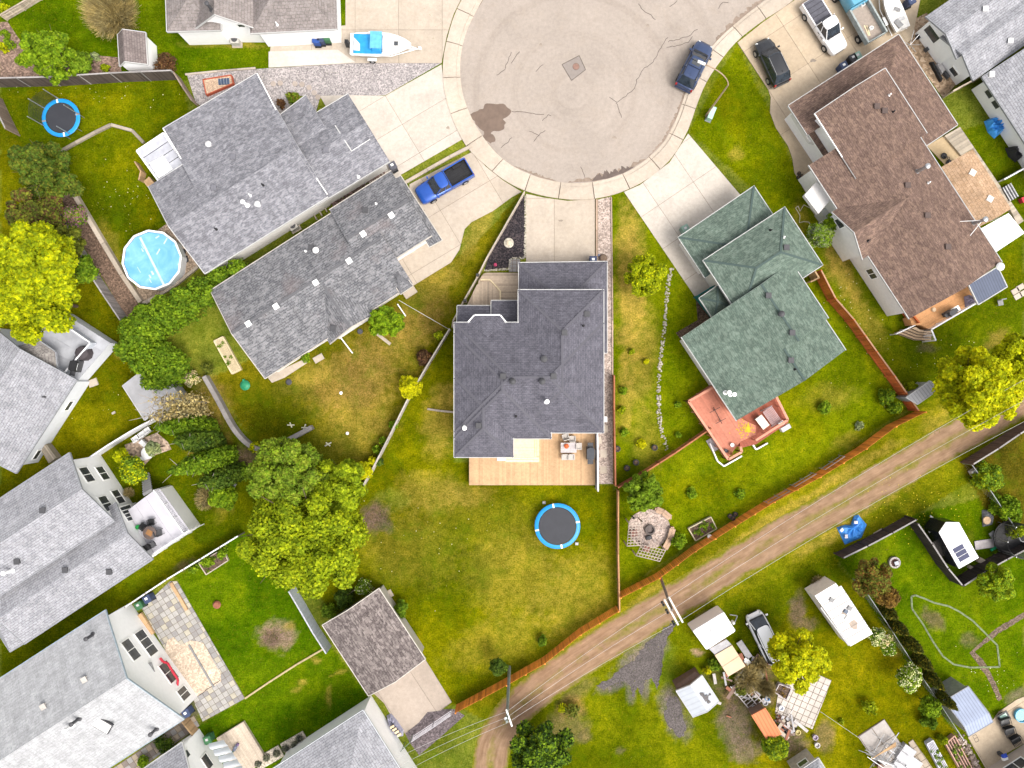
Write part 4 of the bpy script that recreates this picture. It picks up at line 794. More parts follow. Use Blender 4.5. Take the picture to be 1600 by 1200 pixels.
# 13 north-east house
h = House('house', 'long house with a pale grey roof and white wall in the upper right corner', 'house', (1560, 80), SH_PALE, plain('bright_white', (.8,) * 3), trim=plain('grey_trim', (.3, .31, .33), .5))
f = h.prim('gable', (1447, 25), (1592, -76), (1640, -10), 3.0, .7, ins=.5, gut='cs'); f2 = h.prim('gable', (1470, 57), (1615, -44), (1666, 24), 2.7, .8, ins=.5, gut='cs'); f3 = h.prim('gable', (1535, 120), (1652, 300), (1790, 210), 2.5, 1.7, ins=.45)
h.window(f, 's', 1.6, 1.2, 2.2, 1.6, 1); h.window(f2, 's', 3.4, .5, 1.1, .9, 1); h.window(f3, 'a', 1.7, 1.2, 1.8, .8, 1); h.window(f3, 'a', 2.9, 1.2, 1.8, .8, 1)
for p in ((1538, 15), (1577, 65), (1548, 117)): h.vent(p[0], p[1], 'box', plain('vent_pale', (.6,) * 3))
h.done()
# 14 north house
h = House('house', 'house with a taupe shingle roof and white gable at the top left edge', 'house', (390, 20), SH_TOP, plain('bright_white', (.8,) * 3))
h.prim('hip', (256, -90), (261, 49), (345, 47), 3.5, 1.0); h.prim('hip', (391, 52), (527, 45), (524, -55), 3.5, 1.7); f = h.prim('gable', (305, -80), (305, 44), (400, 44), 3.55, 2.4)
h.window(f, 'e', 4.1, 2.9, 3.4, .6, 1); h.vent(331, 15, 'flue', DGREY); h.vent(433, 38, 'pipe', WHITE); h.done()
# 19, 20 bottom right houses
h = House('house', 'beige sided house in the lower right corner behind the concrete patio', 'house', (1590, 1190), SH_GAR, siding('beige_siding', (.5, .43, .37)), trim=plain('brown_trim', (.16, .13, .12), .5))
f = h.prim('hip', (1560, 1232), (1650, 1174), (1700, 1250), 3.0, 1.2, ins=.35); h.window(f, 'a', 3.0, 1.1, 2.2, 1.9, 2); h.done()
h = House('shed', 'small grey shingled playhouse shed at the bottom edge beside the leafy shrub', 'shed', (1260, 1190), SH_PALE, plain('cream_board', (.55, .5, .42), .7))
f = h.prim('hip', (1240, 1211), (1279, 1185), (1302, 1222), 2.5, .9, ins=.25); h.window(f, 'a', 1.4, 1.2, 1.8, .9, 1, gm=plain('planter_green', (.12, .16, .05), .8)); h.done()
# sheds
h = House('shed', 'brown roofed white garden shed in the top left yard', 'shed', (212, 80), SH_SHED, plain('bright_white', (.8,) * 3))
h.prim('gable', (184, 54), (187, 103), (230, 100), 2.3, .8, off=.35, ins=.12); h.done()
ML = ribbed('grey_sheet_metal', (.40, .40, .41), .3, .6, .1); MLB = ribbed('blue_sheet_metal', (.30, .35, .47), .28, .65, .05); MLO = ribbed('rusty_orange_sheet', (.66, .21, .08), .32, .75, 0); MLD = ribbed('slate_sheet_metal', (.085, .105, .16), .25, .7, .05); MLW = ribbed('white_sheet_metal', (.44, .47, .51), .5, .6, .05, depth=.15)
h = House('shed', 'pale grey metal roofed shed between the cedars and the olive lawn, left', 'shed', (235, 610), plain('pale_metal_roof', (.36, .36, .37), .7, 0, var=.2, scale=.8), plain('shed_wall', (.5, .5, .5)), trim=LGREY)
h.prim('gable', (192, 603), (226, 656), (281, 622), 2.2, .6, ins=.1); h.done()
h = House('greenhouse', 'small grey metal shed with ribbed pale roof beside the red-brown fence corner', 'shed', (1445, 620), ML, plain('grey_poly_wall', (.30, .31, .32), .3, var=.4, scale=5), trim=LGREY)
h.prim('shed', (1417, 621), (1453, 596), (1469, 606), 2.1, .1, ins=.05, z0=0); h.done()
h = House('shed', 'blue-grey ribbed metal garden shed at the lower right', 'shed', (1510, 1110), MLB, plain('grey_metal_wall', (.36, .36, .38), .4, .3), trim=MGREY)
h.prim('gable', (1476, 1095), (1513, 1073), (1551, 1128), 2.5, .55, off=.66, ins=.08, z0=0); h.done()
h = House('shed', 'old shed with pale metal roof and a dark rust stain on the right slope', 'shed', (1088, 1085), MLW, boards('old_brown_boards', (.2, .13, .1)), trim=LGREY)
h.prim('gable', (1057, 1080), (1083, 1120), (1123, 1096), 2.4, .45, ins=.1)
for px_, py_, r_ in ((1096, 1084, .35), (1101, 1090, .5), (1107, 1097, .3), (1109, 1085, .22)):
 q, n = h.on(px_, py_); mb = MB(); mb.prism([q + Vector((math.cos(a) * r_ * random.uniform(.5, 1), math.sin(a) * r_ * random.uniform(.3, .8), 0)) for a in [i * .7 for i in range(9)]], q.z + .02, q.z + .05); part('debris_patch', mb, plain('dead_leaves', (.14, .13, .13), .9), h.t)
mb = MB(); a, b, c, d = W(1057, 1075, 2.1), W(1081, 1060, 2.1), W(1094, 1052, 2.1), W(1094, 1058, 2.1); mb.add([W(1056, 1077, 1.9), W(1056, 1070, 1.5), W(1086, 1049, 1.5), W(1094, 1055, 1.9)], [(0, 1, 2, 3)]); part('lean_to_roof', mb, boards('old_brown_boards', (.2, .13, .1)), h.t)
h.done()
h = House('shed', 'low shed under a bright orange corrugated roof', 'shed', (1197, 1132), MLO, boards('old_brown_boards', (.2, .13, .1)), trim=plain('orange_trim', (.5, .2, .1)))
h.prim('shed', (1174, 1118), (1196, 1106), (1221, 1146), 1.9, .1, ins=.1, gut=False); h.done()
h = House('shed', 'shed roofed with two bare plywood sheets and a grey strip beside the white camper', 'shed', (1136, 1030), plain('plywood', (.66, .49, .33), .8, var=.12, scale=1.2), boards('old_brown_boards', (.2, .13, .1)), trim=plain('ply_edge', (.4, .3, .2)))
h.prim('flat', (1117, 1024), (1144, 1008), (1165, 1041), 2.0, 0, ins=.1, gut=False); h.prim('flat', (1108, 1014), (1135, 999), (1144, 1008), 1.9, 0, ins=.1, gut=False, mat=plain('grey_ply', (.42, .41, .42), .8))
mb = MB(); mb.bar(W(1128, 1042.5, 2.005), W(1154.5, 1025, 2.005), .05, .012); part('sheet_joint', mb, plain('ply_edge', (.4, .3, .2)), h.t); h.done()
# dark metal awning of the brown house deck
h = House('awning', 'slate blue metal awning over the right end of the orange deck', 'awning', (1543, 447), MLD, trim=WHITE)
h.prim('shed', (1573, 448), (1529, 475), (1510, 446), 2.7, .4, walls=False, gut=True, gw=.08)
for p in ((1571, 447), (1530, 473)): q = W(p[0], p[1], 2.5); mb = MB(); mb.box((q.x, q.y, 0), (.1, .1, 2.5)); part('post', mb, WHITE, h.t)
# ---------------------------------------------------------------- fences and walls
def board_mesh(w, t, h, name): mb = MB(); mb.box((0, 0, 0), (w, t, h)); return mb.mesh(name, [])
def fence(label, pts, hgt, mat, bw=.14, singles=True, post=None, spacing=2.4, cap=True, gap=.012, cat='fence', name='fence', kick=None, capm=None, postw=.11, side=1, lean=0.0):
 t = thing(name, label, cat, W(*pts[0])); post = post or mat; base = wloc(t); P = W2(pts); me = {}
 me['b'] = board_mesh(bw - gap, .02, hgt, 'board'); me['b'].materials.append(mat)
 for p, q in zip(P, P[1:]):
  d = q - p; L = d.length; u = d / L; n = Vector((-u.y, u.x, 0)); rz = math.atan2(u.y, u.x); k = max(1, round(L / spacing))
  for i in range(k + (1 if q is P[-1] else 0)):
   o = p + u * L * i / k; mb = MB(); mb.box(o, (postw, postw, hgt + .06), rz); part('post', mb, post, t)
  for i in range(k):
   a, b = p + u * (L * i / k + postw / 2), p + u * (L * (i + 1) / k - postw / 2)
   for z in (.3, hgt - .3): mb = MB(); mb.bar(a + Vector((0, 0, z)), b + Vector((0, 0, z)), .04, .09); part('rail', mb, post, t)
   if cap: mb = MB(); mb.bar(a + Vector((0, 0, hgt + .005)), b + Vector((0, 0, hgt + .005)), .13, .035); part('cap', mb, capm or post, t)
   nb = max(1, int((b - a).length / bw)); st = (b - a).length / nb
   if singles:
    for j in range(nb):
     c = a + u * (st * (j + .5)) + n * (.032 * side) + Vector((0, 0, random.uniform(0, .03))); raw('board', me['b'], t, c - base, rz)
   else:
    mb = MB()
    for j in range(nb): mb.box(a + u * (st * (j + .5)) + n * (.032 * side), (st - gap, .02, hgt), rz)
    part('fence_panel', mb, mat, t)
 return t
CEDAR = boards('orange_cedar', (.80, .27, .045), .35); REDC = boards('red_brown_cedar', (.52, .13, .035), .3); DKW = boards('weathered_dark_boards', (.105, .082, .072), .35); GRW = boards('grey_boards', (.34, .32, .31), .25); TIM = boards('pale_timber', (.47, .40, .32), .2)
fence('bright orange cedar fence that follows the dirt lane behind the centre lawn', [(714, 1101), (792, 1059), (850, 1026), (905, 982), (962, 947)], 1.75, CEDAR, .16, cap=False)
fence('orange-red cedar fence along the lane below the fire pit yard', [(966, 926), (1025, 896), (1080, 855), (1140, 817), (1200, 780), (1270, 742), (1340, 699), (1385, 665), (1430, 643)], 1.75, CEDAR, .17, cap=False)
fence('red-brown cedar fence running down the right side of the green roofed house', [(1270, 427), (1292, 470), (1320, 502), (1355, 551), (1382, 588), (1418, 640)], 1.8, REDC, .15, cap=True, capm=boards('cap_tan', (.45, .25, .14)))
fence('low red-brown fence from the lane corner up to the red deck', [(963, 758), (1000, 737), (1050, 705), (1104, 668)], 1.5, boards('red_brown_fence', (.36, .13, .06), .3), .15, side=-1)
fence('thin brown fence dividing the trampoline lawn from the fire pit yard', [(963, 764), (963, 860), (965, 948)], 1.3, boards('light_cedar', (.42, .22, .10)), .15)
fence('low dark fence strip along the pink gravel beside the centre house', [(957, 587), (957, 640), (959, 756)], 1.2, boards('red_brown_fence', (.36, .13, .06)), .15)
fence('red-brown cedar fence under the left eave of the brown roofed house', [(1376, 452), (1400, 480), (1421, 506)], 1.6, REDC, .15)
fence('dark weathered fence across the top left garden', [(0, 136), (95, 134), (190, 128), (282, 124)], 1.9, DKW, .14, capm=GRW, post=GRW, side=-1)
fence('weathered fence piece from the dark fence corner to the grey roofed house', [(283, 124), (296, 145), (310, 166)], 1.5, boards('brown_grey_boards', (.25, .19, .15)), .14)
fence('dark leaning fence at the left edge near the small trampoline', [(4, 156), (17, 184), (31, 212)], 1.9, boards('brown_grey_boards', (.25, .19, .15)), .14, capm=GRW)
fence('long grey fence behind the round pool on the left', [(88, 300), (100, 330), (125, 378), (152, 425), (176, 462), (203, 502)], 1.7, boards('silver_grey_boards', (.30, .275, .26), .3), .14, capm=GRW)
fence('narrow grey-beige fence on the left boundary of the trampoline lawn', [(704, 516), (668, 575), (640, 624), (612, 680), (584, 735), (554, 785)], 1.35, boards('bleached_boards', (.46, .42, .37), .2), .14, singles=False, postw=.12)
fence('pale timber border fence beside the driveway, mulch bed and front deck', [(819, 304), (790, 355), (762, 404), (745, 438), (722, 478), (709, 503), (708, 512)], .9, TIM, .14, singles=False)
fence('blue-grey board fence from the big bright tree to the brown garage', [(461, 916), (478, 945), (497, 978), (517, 1009)], 1.8, boards('blue_grey_boards', (.50, .54, .60), .12), .15, capm=plain('grey_cap', (.45, .46, .48)))
VIN = plain('vinyl_white', (.74, .74, .76), .4, var=.06)
fence('tall white vinyl fence beside the white plastic chairs', [(146, 718), (182, 694), (218, 672), (256, 651)], 1.5, VIN, .2, singles=False, side=-1)
fence('white-topped fence running from the checkered patio up to the big bright tree', [(209, 941), (240, 920), (272, 899), (325, 867), (382, 832)], 1.5, boards('grey_brown_boards', (.3, .27, .24)), .15, singles=False, capm=VIN, cap=True)
fence('black-brown fence around the firepit lawn, upper run beside the blue tarp', [(1303, 864), (1340, 846), (1378, 826), (1414, 806)], 1.9, boards('espresso_boards', (.055, .042, .042), .35), .15, capm=GRW, side=-1)
fence('black-brown fence between the V-nosed trailer and the fire pit lawn', [(1416, 812), (1438, 843), (1462, 880), (1484, 906)], 1.9, boards('espresso_boards', (.055, .042, .042)), .15, capm=GRW, side=-1)
fence('black-brown fence behind the V-nosed trailer', [(1486, 906), (1520, 884), (1552, 866), (1590, 846)], 1.9, boards('espresso_boards', (.055, .042, .042)), .15, capm=GRW, side=-1)
fence('dark fence beside the lane at the right edge', [(1501, 722), (1540, 698), (1572, 676), (1606, 655)], 1.8, boards('dark_brown_boards', (.12, .08, .065)), .15, capm=GRW)
fence('teal painted screen fence beside the small entry roof', [(1109, 450), (1084, 465), (1112, 500)], 1.5, plain('teal_boards', (.02, .16, .155), .6), .15, singles=False)
fence('light wooden garden fence at the top left edge', [(12, 32), (40, 16), (66, 0)], 1.0, boards('light_fence', (.5, .42, .33)), .15, singles=False)
fence('white fence dividing the narrow side yards at the right', [(1558, 285), (1580, 273), (1610, 256)], 1.0, VIN, .2, singles=False)
fence('thin brown gate fence between the grey and brown roofed houses', [(1473, 153), (1497, 140), (1520, 128)], 1.6, boards('light_fence', (.5, .42, .33)), .15, singles=False)
fence('small orange lattice fence under the right eave of the green roofed house', [(1256, 444), (1268, 438), (1262, 428)], 1.6, boards('tan_lattice', (.4, .26, .14)), .15, singles=False)
def rail_fence(name, label, cat, pts, hgt, rails, mat, spacing=2.6, r=.03, mesh=None):
 t = thing(name, label, cat, W(*pts[0])); P = W2(pts)
 for p, q in zip(P, P[1:]):
  k = max(1, round((q - p).length / spacing))
  for i in range(k + 1): o = lerp(p, q, i / k); mb = MB(); mb.tube(o, o + Vector((0, 0, hgt)), r * 1.2); part('post', mb, mat, t)
  for z in rails: mb = MB(); mb.tube(p + Vector((0, 0, z)), q + Vector((0, 0, z)), r); part('rail', mb, mat, t)
  if mesh:
   mb = MB(); L = (q - p).length; u = (q - p) / L; n = int(L / .3)
   for i in range(n):
    for s_ in (-1, 1):
     a = p + u * (L * i / n); b = a + u * (.9 * s_ * hgt); 
     if 0 <= (b - p).dot(u) <= L: mb.tube(a, b + Vector((0, 0, hgt)), .008, 3, cap=False)
   part('wire_mesh', mb, mat, t, kind='stuff')
 return t
rail_fence('chain_link_fence', 'long chain link fence running past the row of narrow cedars', 'fence', [(1332, 904), (1372, 964), (1414, 1029), (1455, 1090), (1490, 1144)], 1.5, (1.5,), STEEL, r=.035, mesh=True)
rail_fence('chain_link_fence', 'thin white-topped chain link fence beside the leafy garden at the right edge', 'fence', [(1504, 724), (1526, 754), (1550, 790), (1570, 820), (1578, 840), (1598, 846)], 1.4, (1.4,), STEEL, r=.035, mesh=True)
rail_fence('gate', 'long silver pipe gate across the damp gravel by the garage apron', 'gate', [(646, 1148), (678, 1127), (706, 1108)], 1.3, (.3, .7, 1.0, 1.3), plain('pale_pipe', (.62, .6, .64), .4), 2.2, .035)
rail_fence('chain_link_fence', 'short green chain link fence left of the silver gate', 'fence', [(620, 1172), (632, 1160), (644, 1149)], 1.3, (1.3,), plain('green_pipe', (.2, .26, .2)), r=.03, mesh=True)
for i, (a, b) in enumerate((((1280, 731), (1310, 711)), ((1234, 757), (1266, 738)), ((1193, 783), (1226, 764)))):
 rail_fence('trellis', ['wire trellis on wooden posts by the lane fence, rightmost of three', 'wire trellis on wooden posts by the lane fence, middle of three', 'wire trellis on wooden posts by the lane fence, leftmost of three'][i], 'trellis', [a, b], 1.3, (.5, 1.3), GRW, 1.2, .03)
rail_fence('trellis', 'wire plant cage beside the brown garage', 'trellis', [(535, 932), (577, 905), (586, 918)], 1.0, (.5, 1.0), plain('brown_wire', (.2, .17, .12)), 2.0, .02)
def wall_run(name, label, pts, w, hgt, mat, cat='retaining wall', blk=None):
 t = thing(name, label, cat, W(*pts[0])); P = W2(pts)
 for p, q in zip(P, P[1:]):
  L = (q - p).length; n = max(1, round(L / (blk or 2.4)))
  for i in range(n): a, b = lerp(p, q, i / n + .006), lerp(p, q, (i + 1) / n - .006); mb = MB(); mb.bar(a, b, w, hgt + random.uniform(-.01, .01)); part('timber' if not blk else 'block', mb, mat, t)
 return t
wall_run('retaining_wall', 'pale timber retaining wall beside the round pool and shrub bed', [(118, 301), (140, 338), (166, 382), (195, 430), (224, 473)], .4, .6, TIM)
wall_run('retaining_wall', 'pale block edging at the lower corner of the pool pad', [(226, 475), (251, 462)], .35, .35, TIM, blk=.7)
wall_run('retaining_wall', 'timber edging along the lower right side of the pool pad', [(252, 461), (282, 441), (311, 417)], .25, .3, TIM)
wall_run('retaining_wall', 'grey curving retaining wall around the shady lower lawn', smooth([(324, 588), (345, 625), (368, 667), (390, 692), (412, 701), (435, 695), (462, 682), (490, 667)], 3), .42, .8, boards('grey_timber', (.27, .25, .24), .2))
wall_run('garden_edging', 'low timber edging bent across the small trampoline lawn', [(90, 241), (120, 224), (150, 208), (175, 196), (208, 205), (226, 224)], .28, .25, boards('tan_grey_timber', (.36, .31, .24)), 'edging')
wall_run('garden_edging', 'straw coloured edging strip between the two green lawns, lower left', [(383, 1091), (420, 1066), (465, 1037), (510, 1011)], .16, .12, plain('straw', (.50, .40, .2)), 'edging')
wall_run('garden_edging', 'short pale edging joining the centre house to its left fence', [(668, 639), (689, 642), (710, 644)], .18, .2, TIM, 'edging')
wall_run('garden_edging', 'timber kerb between driveway and pink gravel strip', [(932, 312), (932, 360), (932, 411)], .16, .2, boards('rusty_timber', (.42, .30, .22)), 'edging')
wall_run('garden_edging', 'thin pale edging along the right side of the pink gravel strip', [(955, 308), (956, 400), (957, 500), (957, 587)], .1, .15, boards('rose_timber', (.45, .33, .26)), 'edging')
wall_run('garden_edging', 'concrete kerb between the grass strip and the blue pickup', [(633, 286), (668, 266), (703, 246), (736, 229)], .3, .2, CREAM, 'edging')
wall_run('garden_edging', 'pale edging above the dark fence and gravel wedge', [(290, 117), (340, 112), (400, 107)], .16, .15, TIM, 'edging')
for pts, lb in (([(1305, 740), (1308, 742)], ''),): pass
# white pebbles round the mulch bed and the stone row in the lawn (past counting: joined)
def pebbles(name, label, pts, w, n, size, mat, z=0, seed=1):
 r = random.Random(seed); mb = MB(); P = resample(pts, 200)
 for _ in range(n):
  p = r.choice(P); s = size * r.uniform(.6, 1.25); q = W(p[0] + r.uniform(-w, w), p[1] + r.uniform(-w, w), 0); k = r.randint(5, 7); a0 = r.uniform(0, 6)
  pts_ = [q + Vector((math.cos(a0 + 6.283 * i / k) * s * r.uniform(.75, 1.1), math.sin(a0 + 6.283 * i / k) * s * r.uniform(.6, 1), 0)) for i in range(k)]
  b = len(mb.v); mb.v += [(v.x, v.y, z) for v in pts_] + [(lerp(v, q, .45).x, lerp(v, q, .45).y, z + s * .8) for v in pts_]
  mb.f.append([b + k + i for i in range(k)]); mb.m.append(0)
  for i in range(k): j = (i + 1) % k; mb.f.append([b + i, b + j, b + k + j, b + k + i]); mb.m.append(0)
 o = part(name, mb, mat); o['label'] = label; o['kind'] = 'stuff'; return o
WST = gritty('white_stone', (.48, .44, .36), size=.18, var=.25)
pebbles('stone_row', 'row of small white stones winding down the lawn left of the green roofed house', smooth([(1049, 420), (1043, 450), (1040, 490), (1036, 530), (1031, 570), (1029, 610), (1030, 650), (1036, 680), (1043, 702)], 5), 2.6, 250, .125, WST, .02, 3)
pebbles('pebble_border', 'white pebble border of the black mulch bed', [(821, 306), (821, 350), (820, 403), (798, 404), (796, 420), (758, 423)], 1.4, 420, .07, WST, .05, 4)
pebbles('rock_pile', 'heap of brown and grey rocks beside the lower right concrete patio', [(1500, 1152), (1512, 1170), (1522, 1190), (1530, 1215)], 5, 200, .16, gritty('mixed_rock', (.35, .27, .22), size=.25, c2=(.6, .52, .46)), 0, 6)
pebbles('rock_pile', 'scattered pale rocks around the pond below the square paver patio', [(1215, 1120), (1225, 1135), (1235, 1142), (1222, 1128)], 7, 110, .16, gritty('mixed_rock', (.35, .27, .22)), 0, 8)
# ---------------------------------------------------------------- foliage
def leaf_mesh(name, lobes, n, size, mat, seed=0, shell=.35, elong=1.6, up=.5, zmin=.05, droop=0):
 "lobes: (centre xyz, radii xyz) ; leaves as folded four-sided blades scattered in the outer shell of each lobe"
 r = np.random.default_rng(seed); w = np.array([l[1][0] * l[1][1] for l in lobes]); w = w / w.sum(); P = []; N = []
 for l, k in zip(lobes, (w * n).astype(int) + 1):
  d = r.normal(size=(k, 3)); d /= np.linalg.norm(d, axis=1)[:, None]; d[:, 2] = np.where(d[:, 2] < -.35, -d[:, 2], d[:, 2])
  rad = 1 - shell * r.random(k) ** 1.3; rad *= 1 + .16 * np.sin(d[:, 0] * 7 + seed) * np.cos(d[:, 1] * 6 + d[:, 2] * 5)
  # clumping: pull leaves towards random twig tips
  c = np.array(l[0]); P.append(c + d * rad[:, None] * np.array(l[1])); N.append(d)
 P = np.concatenate(P); N = np.concatenate(N); m = P[:, 2] > zmin; P, N = P[m], N[m]; k = len(P)
 tw = P[r.integers(0, k, max(8, k // 14))]
 idx = r.integers(0, len(tw), k)
 nn = N + r.normal(size=(k, 3)) * .75; nn[:, 2] += up; nn /= np.linalg.norm(nn, axis=1)[:, None]
 a = r.normal(size=(k, 3)); a[:, 2] -= droop; u = np.cross(nn, a); u /= np.linalg.norm(u, axis=1)[:, None] + 1e-9; v = np.cross(nn, u)
 s = size * r.uniform(.55, 1.25, k)[:, None]
 V = np.stack([P - u * s * elong * .5, P - v * s * .5 + nn * s * .12, P + u * s * elong * .5, P + v * s * .5 + nn * s * .12], 1).reshape(-1, 3)
 me = bpy.data.meshes.new(name); me.vertices.add(len(V)); me.vertices.foreach_set('co', V.ravel().astype(np.float32))
 q = np.arange(4 * k); me.loops.add(4 * k); me.loops.foreach_set('vertex_index', q); me.polygons.add(k); me.polygons.foreach_set('loop_start', np.arange(0, 4 * k, 4)); me.update(calc_edges=True)
 me.materials.append(mat); return me
LF = {
 'lime': leafm('leaf_lime', (.17, .23, .008), (.30, .36, .012), (.46, .49, .02), .35), 'yellow': leafm('leaf_yellow', (.46, .47, .006), (.64, .60, .01), (.8, .72, .02), .4), 'gold': leafm('leaf_gold', (.30, .35, .008), (.52, .54, .01), (.68, .66, .015), .4),
 'leafy': leafm('leaf_leafy', (.15, .22, .01), (.28, .36, .018), (.44, .5, .03), .3), 'sage': leafm('leaf_sage', (.11, .16, .02), (.2, .26, .035), (.31, .37, .07), .25), 'bright': leafm('leaf_bright', (.10, .19, .012), (.19, .30, .018), (.31, .41, .03), .3), 'green': leafm('leaf_green', (.07, .14, .012), (.14, .23, .018), (.23, .32, .03), .25), 'mid': leafm('leaf_mid', (.10, .18, .015), (.18, .28, .025), (.27, .37, .05), .3),
 'dark': leafm('leaf_dark', (.04, .08, .015), (.075, .125, .022), (.12, .17, .03), .2), 'olive': leafm('leaf_olive', (.07, .09, .018), (.125, .145, .03), (.2, .2, .045), .2), 'conifer': leafm('leaf_conifer', (.025, .055, .016), (.045, .09, .024), (.08, .13, .035), .15),
 'purple': leafm('leaf_purple', (.08, .035, .035), (.13, .06, .05), (.18, .10, .07), .2), 'rust': leafm('leaf_rust', (.13, .065, .03), (.21, .115, .045), (.28, .18, .06), .2), 'cedar': leafm('leaf_cedar', (.035, .05, .012), (.07, .085, .016), (.24, .18, .03), .15),
 'twig': leafm('twigs', (.22, .16, .11), (.36, .27, .2), (.5, .4, .32), .0), 'violet': leafm('petal_violet', (.16, .06, .18), (.3, .13, .3), (.42, .2, .4), .2), 'white': leafm('petal_white', (.6, .58, .5), (.72, .7, .64), (.8, .78, .74), .1), 'pink': leafm('petal_pink', (.6, .42, .4), (.72, .56, .54), (.8, .7, .68), .1), 'silver': leafm('leaf_silver', (.2, .24, .18), (.3, .34, .27), (.4, .43, .36), .2)}
def trunk_mb(h, r, spread, seed, limbs=6):
 rr = random.Random(seed); mb = MB(); top = Vector((0, 0, h * .55)); mb.tube((0, 0, 0), top, r, 8, r * .6)
 for i in range(limbs):
  a = 6.283 * i / limbs + rr.uniform(-.4, .4); s = top * rr.uniform(.55, 1); m = s + Vector((math.cos(a), math.sin(a), .9)) * spread * .45; e = m + Vector((math.cos(a + .3), math.sin(a + .3), .9)) * spread * .4
  mb.tube(s, m, r * .45, 6, r * .28); mb.tube(m, e, r * .28, 5, r * .08); mb.tube(m, m + Vector((math.cos(a - .7), math.sin(a - .7), .7)) * spread * .35, r * .2, 5, r * .06)
 return mb
TC = {}
def tree(px, py, rpx, hgt, pal, label, cat='tree', name=None, n=None, leaf=None, lobes=9, squash=.55, seed=None, flat=.5, group=None, extra=None, asp=(1, 1, 0), shell=.45, base=None):
 "crown drawn round photo point (px, py), radius rpx in the photo, top at hgt metres"
 seed = seed if seed is not None else int(px * 13 + py * 7) % 9973; hc = hgt * (1 - squash * .55); c = W(px, py, hc); R_ = rpx / S * (H - hc) / H
 pal = 'bright' if rpx < 13 and hgt < 1.3 and pal in ('mid', 'green') else pal; rr = random.Random(seed); big = hgt > 2.2; name = name or ('tree' if big else 'shrub'); rz = R_ * squash if not big else min(hgt * .45, R_ * .85); zc = hgt - rz if big else max(hgt - rz, 0.05)
 if not big: rz = hgt * .62; zc = hgt * .38
 t = thing(name, label, cat, Vector((c.x, c.y, 0)), group, R(-asp[2])); q_ = .68 if R_ < 1.6 else .56; L = [((0, 0, zc - (0 if R_ < 1.6 else rz * .15)), (R_ * q_ * asp[0], R_ * q_ * asp[1], rz * .8))]
 k_ = lobes if R_ < 1.6 else int(lobes * 2.3)
 for i in range(k_):
  a = 6.283 * i / k_ + rr.uniform(-.3, .3); d = R_ * (rr.uniform(.45, .68) if R_ < 1.6 else rr.uniform(.5, .86)); s = R_ * (rr.uniform(.26, .42) if R_ < 1.6 else rr.uniform(.13, .27))
  L.append(((math.cos(a) * d * asp[0], math.sin(a) * d * asp[1], zc + rr.uniform(-.45, .35) * rz), (s, s, s * .8 if big else min(s, hgt * .4))))
 for i in range(lobes if R_ < 1.6 else lobes * 3):
  a = rr.uniform(0, 6.283); d = R_ * rr.uniform(.05, .5 if R_ < 1.6 else .72); s = R_ * (rr.uniform(.2, .34) if R_ < 1.6 else rr.uniform(.1, .22)); L.append(((math.cos(a) * d * asp[0], math.sin(a) * d * asp[1], zc + rz * rr.uniform(.45, .75)), (s, s, s * .7)))
 ls = leaf or (.26 if R_ > 3 else .2 if R_ > 1.2 else .13); n = n or int(min(30000, 14 * (R_ ** 2) * asp[0] * asp[1] / (ls * ls)))
 me = leaf_mesh('crown', L, n, ls, LF[pal], seed, shell); raw('crown', me, t)
 if big:
  mb = trunk_mb(hgt * .9, max(.06, R_ * .045), R_, seed); me = mb.mesh('trunk', BARK); raw('trunk', me, t)
 else:
  mb = MB(); 
  for i in range(5): a = i * 1.257; mb.tube((0, 0, 0), (math.cos(a) * R_ * .4, math.sin(a) * R_ * .4, hgt * .6), .03, 5, .012)
  raw('stem', mb.mesh('stem', BARK), t)
 if extra:
  pal2, k, s2, up_ = extra; me = leaf_mesh('blossom', [((l[0][0], l[0][1], l[0][2] + .04), (l[1][0] * 1.03, l[1][1] * 1.03, l[1][2] * 1.05)) for l in L], k, s2, LF[pal2], seed + 5, .08, 1.1, 1.2); raw('blossom' if pal2 != 'yellow' and pal2 != 'gold' else 'new_growth', me, t)
 return t
def hedge(name, label, cat, pts, rpx, hgt, pal, n, leaf=.16, seed=1, extra=None):
 rr = random.Random(seed); P = [W(p[0], p[1], hgt * .6) for p in pts]; o = sum(P, Vector()) / len(P); t = thing(name, label, cat, (o.x, o.y, 0)); L = []
 for p, r_ in zip(P, rpx if hasattr(rpx, '__len__') else [rpx] * len(P)):
  r_ = r_ / S * .95; L.append(((p.x - o.x, p.y - o.y, hgt * .5), (r_, r_, hgt * .5)))
  for i in range(5): a = rr.uniform(0, 6.28); L.append(((p.x - o.x + math.cos(a) * r_ * .6, p.y - o.y + math.sin(a) * r_ * .6, hgt * rr.uniform(.5, .8)), (r_ * .42, r_ * .42, hgt * .25)))
 raw('crown', leaf_mesh('crown', L, n, leaf, LF[pal], seed, .4), t); mb = MB()
 for p in P: mb.tube((p.x - o.x, p.y - o.y, 0), (p.x - o.x, p.y - o.y, hgt * .7), .07, 6, .03)
 raw('stem', mb.mesh('stem', BARK), t); return t
